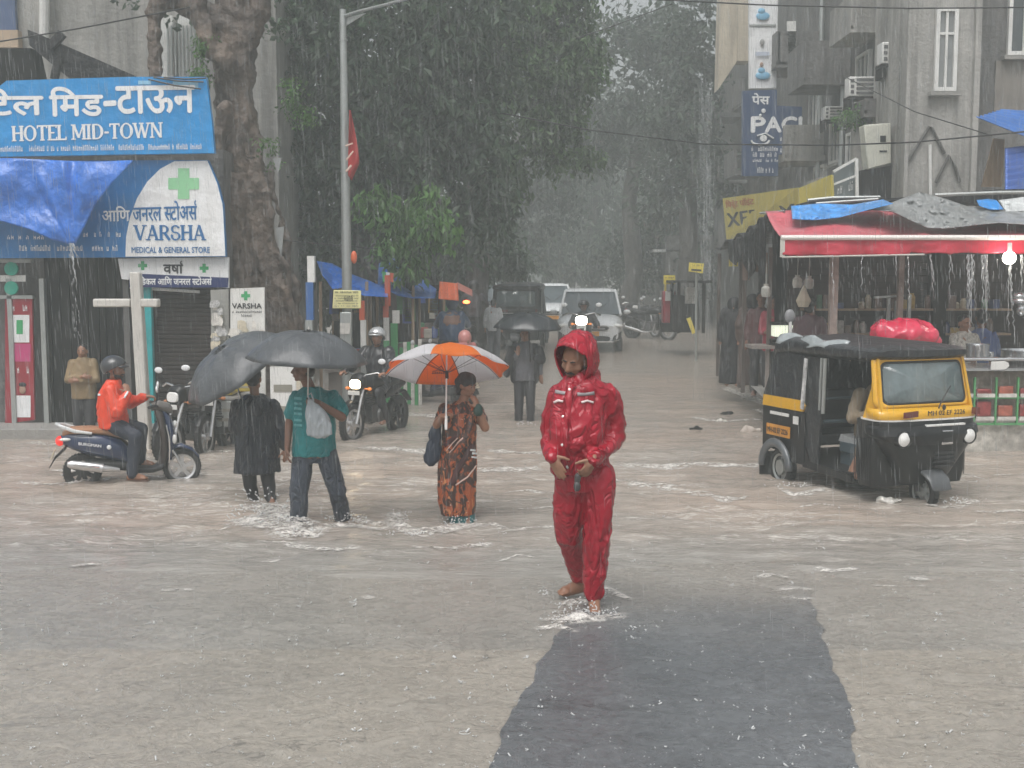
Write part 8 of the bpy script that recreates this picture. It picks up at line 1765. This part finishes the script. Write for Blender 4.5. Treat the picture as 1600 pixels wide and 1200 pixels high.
# ================================================================== ROADSIDE STALLS under the trees at the left
def stall(label, x0, x1, Y, top, ybase, seed, roofmat=None, dep=1.4):
    a = at(x0, 0, Y).x; c = at(x1, 0, Y).x; zb = G(Y); zt = at(0, top, Y).z; t = thing('street_stall', label, 'stall', ((a + c) / 2, Y + dep / 2, zb), 0, 'street stalls under the trees')
    for x in (a, c):
        for y in (Y, Y + dep): m = MB(); m.tube([(x, y, zb), (x + .02, y, zt)], .03, 6); m.build('pole', WOO, t, world=True)
    m = MB(); m.box(((a + c) / 2, Y + dep, (zb + zt) / 2), (c - a, .05, zt - zb)); m.build('back_sheet', DK, t, world=True)
    m = MB(); m.box(((a + c) / 2, Y + .45, zb + .78), (c - a - .1, .8, .05)); m.box(((a + c) / 2, Y + .5, zb + .38), (c - a - .2, .6, .72)); m.build('table', M('old_table', (.25, .22, .2), .6), t, world=True)
    rg = random.Random(seed); cols = [(.35, .05, .04), (.05, .20, .08), (.45, .42, .36), (.05, .09, .3), (.4, .24, .05), (.1, .08, .07)]
    for k in range(9):
        x = rg.uniform(a + .1, c - .1); h = rg.uniform(.12, .34); m = MB(); m.box((x, Y + rg.uniform(.15, .6), zb + .82 + h / 2), (rg.uniform(.12, .3), .2, h), rg.uniform(-.3, .3)); q = rg.randrange(6); m.build('goods', M('stall_goods_%s' % 'abcdef'[q], cols[q], .5, var=.3, scale=8), t, world=True, bevel=.02)
    for k in range(7):
        x = rg.uniform(a, c); z = zt - .12; h = rg.uniform(.2, .6); m = MB(); m.rings([[(x + dx, Y + .1 + dy, z) for dx, dy in ((-.08, 0), (.08, 0), (.08, .04), (-.08, .04))], [(x + dx * 1.2, Y + .1 + dy, z - h) for dx, dy in ((-.08, 0), (.08, 0), (.08, .04), (-.08, .04))]]); q = rg.randrange(6); m.build('hanging_cloth', M('stall_goods_%s' % 'abcdef'[q], cols[q], .5), t, world=True)
    return t
stall('dark stall under the crumpled blue sheet beside the lamp post', 492, 566, 19.6, 440, 0, 1)
stall('stall with bright hanging goods right of the lamp post', 572, 640, 20.6, 446, 0, 2)
stall('dark stall farther back beneath the larger blue sheet', 640, 690, 24, 446, 0, 3)
drape('tarpaulin', 'crumpled blue sheet sagging over the stall beside the lamp post', 'tarpaulin', [(495, 408), (520, 412), (548, 428), (580, 440), (607, 452)], [(503, 428), (520, 452), (540, 448), (568, 462), (606, 464)], 20.6, 18.9, TRP, .22, 12, 60, 16)
drape('tarpaulin', 'larger dull blue sheet over the stall farther back', 'tarpaulin', [(592, 412), (612, 404), (636, 408), (650, 430), (682, 452)], [(590, 448), (604, 452), (622, 462), (645, 466), (680, 466)], 22.4, 20.4, M('dull_blue_tarp', (.03, .11, .36), .4, var=.3, scale=4, bump=.5, bscale=9), .2, 14, 50, 14)
drape('tarpaulin', 'tiny blue sheet caught among the leaves right of the bright green tree', 'tarpaulin', [(676, 361), (690, 359), (703, 362)], [(680, 367), (690, 369), (700, 366)], 24, 23.8, TRP, .05, 15, 12, 5)
def post(label, segs, Y, w, cat='post'):
    t = thing('painted_post', label, cat, at(segs[-1][0], segs[-1][2], Y), 0, 'painted posts by the stalls')
    for (px, y0, y1, mt, nm) in segs:
        a = at(px, y1, Y); b_ = at(px, y0, Y); m = MB(); m.box((a.x, Y, (a.z + b_.z) / 2), (w, w, b_.z - a.z)); m.build(nm, mt, t, world=True)
OGR = M('orange_red_paint', (.5, .08, .03), .5); GPT = M('green_paint', (.04, .28, .09), .5); BLP = M('blue_paint', (.03, .11, .32), .5)
post('white and blue painted post left of the lamp post', [(487, 400, 441, WHP, 'white_section'), (485, 441, 500, BLP, 'blue_section'), (485, 500, 600, GAL, 'lower_section')], 17.6, .11)
post('orange and white post just right of the lamp post', [(566, 470, 500, OGR, 'orange_section'), (568, 500, 541, WHP, 'white_section'), (569, 541, 620, GAL, 'lower_section')], 18.8, .085)
post('orange-topped white post at the middle of the stalls', [(606, 430, 478, OGR, 'orange_section'), (603, 478, 496, OGR, 'lower_orange_section'), (604, 496, 532, WHP, 'white_section'), (605, 532, 640, GPT, 'green_section')], 19.6, .09)
post('short white and green post right of the other painted posts', [(619, 485, 505, WHP, 'white_section'), (617, 505, 610, GPT, 'green_section')], 20.2, .12)
t = thing('green_screen', 'patchy green and white screen standing beside the stalls', 'screen', (at(632, 0, 20.4).x, 20.4, G(20.4)))
m = MB()
for k in range(6): m.box((at(622 + k * 6, 0, 20.3).x, 20.3, G(20.3) + .55 + .05 * (k % 3)), (.06, .03, 1.1 + .1 * (k % 2)), mi=k % 2)
m.build('slats', [GPT, PAP], t, world=True)
t = thing('small_flag', 'small white, green and orange flag over the stalls', 'flag', at(604, 430, 20)); 
for k, (mt, nm) in enumerate(((GPT, 'green_band'), (WHP, 'white_band'), (OGR, 'orange_band'))):
    m = MB(); m.prism([at(597 + k * 6, 424 + k, 20), at(603 + k * 6, 425 + k, 20), at(602 + k * 6, 441, 20), at(598 + k * 6, 440, 20)], (0, .01, 0)); m.build(nm, mt, t, world=True)
t = thing('grey_box', 'grey metal meter box fixed low on the lamp post', 'box', at(540, 500, 18)); m = MB(); quad(m, (531, 488), (549, 488), (549, 545), (531, 545), 17.98, .12); m.build('casing', GAL, t, world=True, bevel=.01)
m = MB(); quad(m, (531, 505), (547, 505), (547, 522), (531, 522), 17.96, .01); m.build('pale_label', PAP, t, world=True)
# orange sheet held over the blue-caped rider
t = thing('orange_sheet', 'orange plastic sheet rigged over the rider in the blue cape', 'sheet', at(700, 466, 22.8))
def osh(u, v): return at(687 + 28 * u + 4 * v * (u - .5), 440 + 27 * v + 3 * u, 23.2 - .5 * v - .05 * math.sin(u * 9))
MB().sheet(osh, 20, 10).build('sheet', M('orange_plastic_sheet', (.62, .13, .05), .4, var=.15, bump=.3, bscale=8, transl=.2), t, world=True, smooth='all', solid=.01)
def osh2(u, v): return at(714 + 24 * u, 441 + 12 * u + 10 * v, 23.6 - .3 * v)
MB().sheet(osh2, 14, 8).build('side_sheet', M('pale_red_sheet', (.42, .16, .13), .4), t, world=True, smooth='all', solid=.01)
bt = dup(b2_, (at(738, 0, 29).x, 29, G(29)), R(82), 'distant motorcycle showing a glowing red tail lamp', 'motorcycles ridden up the far street')
for ch in bt.children:
    if ch.name.startswith('tail_light'): ch.data = ch.data.copy(); ch.data.materials.clear(); ch.data.materials.append(M('lit_tail', (1, .2, .1), .2, emit=(1, .12, .03), es=9)); ch.location = (-.02, 0, .35); ch.scale = (1.1, 1.2, 1.2)
far_rider('faint figure riding the motorcycle with the glowing tail lamp', 28.8, (740, 448), (C('grey_jacket', (.08, .08, .09)), DKT), facing=1)
# clothes-line and hanging bits by the trunk
for k, (px, y0, y1, w, lb) in enumerate(((432, 248, 270, .16, 'grey-white triangular rag hanging from the big trunk'), (436, 356, 402, .12, 'long grey rag hanging lower on the big trunk'))):
    m = MB(); a = at(px - 6, y0, 17.9); b_ = at(px + 8, y0 - 2, 17.9); c = at(px + 3, y1, 17.9); m.prism([a, b_, c], (0, .015, 0)); tag(m.build('hanging_rag', TRG), lb, 'rag')
# ================================================================== FOAM, SPLASHES, RAIN, FLOATING LITTER
def wz(x, y): return max(G(y) + depth(y) + (wave(x, y) if 4 < y < 21.5 else 0), G(y))
m, nt, p, src = newmat('foam')
a1 = noise_n(nt, src, 9, (.7, 1.6, 1), 7, .75, 1.2); a2 = noise_n(nt, src, 34, (.8, 1.3, 1), 4, .7, .5)
at_ = nt.nodes.new('ShaderNodeAttribute'); at_.attribute_name = 'edge'
al = mth(nt, 'MULTIPLY', rng(nt, mth(nt, 'ADD', a1, mth(nt, 'MULTIPLY', mth(nt, 'SUBTRACT', a2, .5), .6)), .43, .58), rng(nt, at_.outputs['Fac'], 0, .45))
nt.links.new(al, p.inputs['Alpha']); p.inputs['Base Color'].default_value = (.72, .69, .65, 1); p.inputs['Roughness'].default_value = .45
nt.links.new(bumpn(nt, a2, .8, .02), p.inputs['Normal']); FOAM = m
FV, FF, FE = [], [], []
def foam_strip(pts, wd, seed=0, lift=.012, hump=.02):
    """a ragged band of froth on the water along pixel points (pixel, half width in metres)"""
    P = [gpt(*q) for q in pts]; n = max(6, int(sum((P[i + 1] - P[i]).length for i in range(len(P) - 1)) / .05)); o = len(FV)
    for i in range(n + 1):
        k = i / n * (len(P) - 1); j = min(int(k), len(P) - 2); c = P[j].lerp(P[j + 1], k - j); d = (P[j + 1] - P[j]).normalized(); s_ = V((-d.y, d.x, 0)); e = max(0, math.sin(math.pi * i / n)) ** .4
        ww = wd * (1 + .6 * noise.noise(V((i * .22, seed, 0)))); c += s_ * wd * .5 * noise.noise(V((i * .13, seed, 5)))
        for q in range(9):
            t = q / 4 - 1; x, y = c.x + s_.x * t * ww, c.y + s_.y * t * ww; ed = max(0.0, (1 - abs(t)) * e)
            FV.append((x, y, wz(x, y) + lift * .5 + hump * ed * (.5 + noise.noise(V((x * 9, y * 9, seed)))))); FE.append(ed)
    for i in range(n):
        for q in range(8): b = o + i * 9 + q; FF.append((b, b + 1, b + 10, b + 9))
rg = random.Random(77)
for pts, w in [([(360, 832), (420, 820), (470, 842), (540, 836), (600, 842)], .22), ([(380, 812), (430, 806), (470, 818)], .26), ([(395, 858), (450, 862), (520, 868), (560, 862)], .10), ([(500, 822), (560, 826), (620, 838)], .12),
               ([(620, 812), (622, 836), (650, 846), (700, 842), (760, 836)], .14), ([(640, 860), (700, 864), (770, 858)], .10), ([(740, 830), (800, 842), (870, 836)], .08),
               ([(960, 738), (1020, 742), (1090, 738), (1200, 742)], .16), ([(980, 768), (1030, 772), (1060, 778)], .14), ([(1070, 782), (1110, 790), (1160, 796)], .14), ([(560, 708), (610, 712), (680, 718)], .18), ([(700, 742), (770, 748), (850, 742)], .20), ([(760, 715), (830, 720), (860, 716)], .14),
               ([(1120, 742), (1180, 738), (1215, 735)], .12), ([(1520, 812), (1560, 816), (1620, 812)], .12), ([(850, 968), (890, 975), (940, 968), (985, 962)], .07), ([(830, 985), (870, 982), (905, 990)], .035), ([(935, 915), (965, 930), (990, 940)], .05), ([(880, 950), (905, 940), (925, 948)], .06), ([(1180, 906), (1210, 902), (1240, 906)], .05),
               ([(40, 702), (110, 706), (170, 700)], .12), ([(290, 722), (350, 716), (420, 720)], .12), ([(560, 660), (640, 655), (700, 662)], .2), ([(1130, 610), (1160, 622), (1200, 640)], .18), ([(1080, 660), (1130, 668), (1190, 664)], .10), ([(30, 765), (100, 768), (190, 760)], .07), ([(1210, 775), (1240, 786), (1290, 782)], .07), ([(1440, 800), (1490, 806), (1530, 796)], .08)]:
    foam_strip(pts, w, rg.randrange(99))
for q_ in (([(365, 838), (410, 832), (450, 846), (500, 850)], .30, 201, .02, .06), ([(400, 818), (440, 822), (480, 836)], .22, 202, .02, .09), ([(505, 838), (545, 834), (590, 842)], .16, 203, .02, .05), ([(615, 832), (640, 840), (700, 842), (745, 838)], .12, 204, .02, .05), ([(860, 968), (895, 968), (930, 970), (955, 964)], .075, 205, .012, .05), ([(880, 944), (900, 940), (918, 942)], .05, 206, .012, .03), ([(1180, 648), (1215, 660), (1240, 668)], .2, 207, .02, .05)): foam_strip(*q_)
for k in range(30):
    px, py = rg.uniform(-20, 1620), 745 + 190 * rg.random() ** 1.2; L = rg.uniform(25, 90); foam_strip([(px, py), (px + L * .5, py + rg.uniform(-5, 5)), (px + L, py + rg.uniform(-5, 6))], rg.uniform(.02, .06), k, .012, .008)
me = bpy.data.meshes.new('foam'); me.from_pydata(FV, [], FF); at2 = me.attributes.new('edge', 'FLOAT', 'POINT'); at2.data.foreach_set('value', FE)
tag(finish(me, 'foam', FOAM, smooth='all'), 'broken white froth riding on the flood water', kind='stuff')

SPL = M('splash_water', (.72, .73, .73), .12, var=.12, alpha=.75, spec=.8)
sp = MB()
def burst(c, n, spread, h, seed, size=.012, dirn=(0, 0)):
    rg = random.Random(seed)
    for k in range(n):
        a = rg.uniform(0, 2 * math.pi); r = spread * rg.random() ** .6; z = h * rg.random() ** 1.6 * (1 - (r / spread) ** 2 * .5)
        q = V((c.x + math.cos(a) * r + dirn[0] * z, c.y + math.sin(a) * r * .6 + dirn[1] * z, c.z + z)); s_ = size * rg.uniform(.35, 1.1); d = V((math.cos(a) * .8, math.sin(a) * .5, rg.uniform(.2, 1.2))).normalized()
        if rg.random() < .22: sp.tube([q, q + d * s_ * 1.6, q + d * s_ * 2.8 - V((0, 0, s_ * .6))], [s_ * .3, s_ * .5, s_ * .15], 5)
        else: sp.ell(q, (s_ * .7, s_ * .7, s_ * .5), None, 6, 4)
def crest(pix, r, h, seed):
    """thrown-up lip of water"""
    rg = random.Random(seed); P = [gpt(*q) for q in pix]; n = 26; rows = []
    for i in range(n + 1):
        k = i / n * (len(P) - 1); j = min(int(k), len(P) - 2); c = P[j].lerp(P[j + 1], k - j); e = max(0, math.sin(math.pi * i / n)) ** .7; z0 = wz(c.x, c.y); hh = .7 * h * e * (1 + .9 * noise.noise(V((i * .6, seed, 0)))); rw = []
        for q in range(7): f = q / 6; rw.append(V((c.x + .25 * hh * math.sin(f * 2) * rg.uniform(.6, 1.4), c.y - r * f * .6 - .3 * hh * f * f, z0 - .004 + hh * math.sin(f * math.pi * .72) + .008 * noise.noise(V((i * .9, q * .9, seed))))))
        rows.append(rw)
    sp.add([p for r_ in rows for p in r_], [(i * 7 + q, i * 7 + q + 1, i * 7 + q + 8, i * 7 + q + 7) for i in range(n) for q in range(6)])
for (px, py, n, s_, h, sz) in [(900, 958, 70, .14, .10, .010), (940, 962, 60, .12, .06, .009), (928, 925, 40, .12, .12, .009), (885, 970, 40, .12, .07, .008), (850, 928, 14, .05, .04, .010), (990, 1000, 10, .05, .03, .010), (1000, 985, 10, .06, .03, .009), (410, 815, 110, .34, .26, .016), (440, 835, 90, .34, .14, .016), (470, 848, 60, .22, .08, .014), (540, 830, 60, .22, .10, .014), (390, 830, 50, .25, .10, .014), (715, 836, 60, .20, .08, .012), (628, 826, 30, .14, .14, .012), (640, 850, 30, .2, .05, .012), (820, 672, 30, .2, .06, .014), (1490, 800, 36, .2, .06, .014), (1240, 775, 30, .2, .06, .014), (215, 752, 20, .15, .05, .012), (560, 680, 20, .2, .05, .012), (118, 757, 20, .2, .05, .012)]:
    c = gpt(px, py); c.z = wz(c.x, c.y); burst(c, n, s_, h, int(px + py), sz)
tag(sp.build('splashes', SPL, smooth='all'), 'white splashes thrown up by wading feet and wheels', kind='stuff')
# rain striking the road: tiny crowns and rings
sp = MB(); rg = random.Random(12)
for k in range(1300):
    if k < 760: px, py = rg.uniform(-30, 1630), 940 + 290 * rg.random()
    else: px, py = rg.uniform(-30, 1630), 690 + 260 * rg.random()
    c = gpt(px, py); c.z = wz(c.x, c.y) + .002; s_ = rg.uniform(.25, .62) * (1.5 if rg.random() < .1 else .8)
    if rg.random() < .22:
        n = 14; a0 = rg.uniform(0, 6.28); ar = rg.uniform(3.5, 6.28); r = .022 * s_; sp.tube([c + V((math.cos(a0 + ar * i / n) * r * 1.3, math.sin(a0 + ar * i / n) * r * .9, .001)) for i in range(n + 1)], .0018 * s_, 5)
    for i in range(rg.choice((1, 1, 2))):
        a = rg.uniform(0, 6.28); d = V((math.cos(a) * 1.1, math.sin(a) * .8, .7)).normalized(); q = c + V((math.cos(a), math.sin(a), 0)) * .008 * s_
        sp.tube([q, q + d * .016 * s_, q + d * .026 * s_], [.006 * s_, .005 * s_, .005 * s_], 5)
    if rg.random() < .25: sp.ell(c + V((rg.uniform(-.02, .02), 0, rg.uniform(.01, .04))), .0055 * s_, None, 6, 4)
tag(sp.build('raindrop_splashes', SPL, smooth='all'), 'small crowns of rain bouncing off the wet road', kind='stuff')
# the rain itself
rn = MB(); rg = random.Random(99)
for k in range(21000):
    Y = 5 + 26 * rg.random() ** .8; px = rg.uniform(-40, 1640); py = rg.uniform(-40, 1150 if Y < 7 else 800); q = at(px, py, Y)
    if q.z < G(Y) + .05: continue
    L = rg.uniform(.07, .24) * (1 if Y > 9 else .6); r = rg.uniform(.0007, .0011) * (1 + (Y - 5) * .055); d = V((.055 * L, 0, -L)); o = len(rn.v)
    for e, f in ((q, .5), (q + d * .6, 1), (q + d, .2)):
        for a in (0, 2.1, 4.2): rn.v.append(e + V((math.cos(a), math.sin(a), 0)) * r * f)
    for j in (0, 3):
        for i in range(3): rn.f.append([o + j + i, o + j + (i + 1) % 3, o + j + 3 + (i + 1) % 3, o + j + 3 + i]); rn.m.append(0)
tag(rn.build('rain', M('rain_drops', (.66, .69, .70), .2, var=.05, alpha=.36, spec=.8), smooth='all'), 'heavy rain falling in fine slanting threads', kind='stuff')
# water sheeting from a roof beside the far building
rn = MB()
for k in range(150):
    px = rg.gauss(1103, 7); q = at(px, rg.uniform(120, 500), 33); L = rg.uniform(.3, 1.2); rn.tube([q, q + V((.02, 0, -L))], rg.uniform(.006, .014), 4)
tag(rn.build('roof_spout_water', M('spout_water', (.66, .69, .71), .2, var=.05, alpha=.16), smooth='all'), 'column of water pouring off the far roof at right', kind='stuff')
# litter carried by the flood
def litter(label, px, py, r, mt, seed):
    c = gpt(px, py); c.z = wz(c.x, c.y) + .01; m = MB(); m.ell(c, (r, r * .55, r * .30), None, 16, 10); m.ell(c + V((r * .6, 0, r * .05)), (r * .5, r * .35, r * .2)); tag(blob(m, 'floating_litter', mt, None, max(.008, r * .08), 1, lambda co, n: r * .45 * noise.noise(co * (1.6 / r) + V((seed, 0, 0)))), label, 'litter', 'litter floating in the flood', 'thing')
WPB = M('white_litter_plastic', (.62, .60, .56), .35, var=.1)
litter('white crumpled bag floating in front of the auto rickshaw', 1388, 797, .12, WPB, 1); litter('pale crumpled lump floating left of the rickshaw rear wheel', 1170, 684, .15, M('beige_litter', (.48, .42, .37), .6), 2)
litter('dark bit of debris on the wet road beyond the pale lump', 1135, 655, .10, DK, 3); litter('small white scrap beside the dark debris', 1127, 666, .08, WPB, 4); litter('dark flat leaf nearest the red-coated man among the debris', 1088, 681, .10, DK, 5)
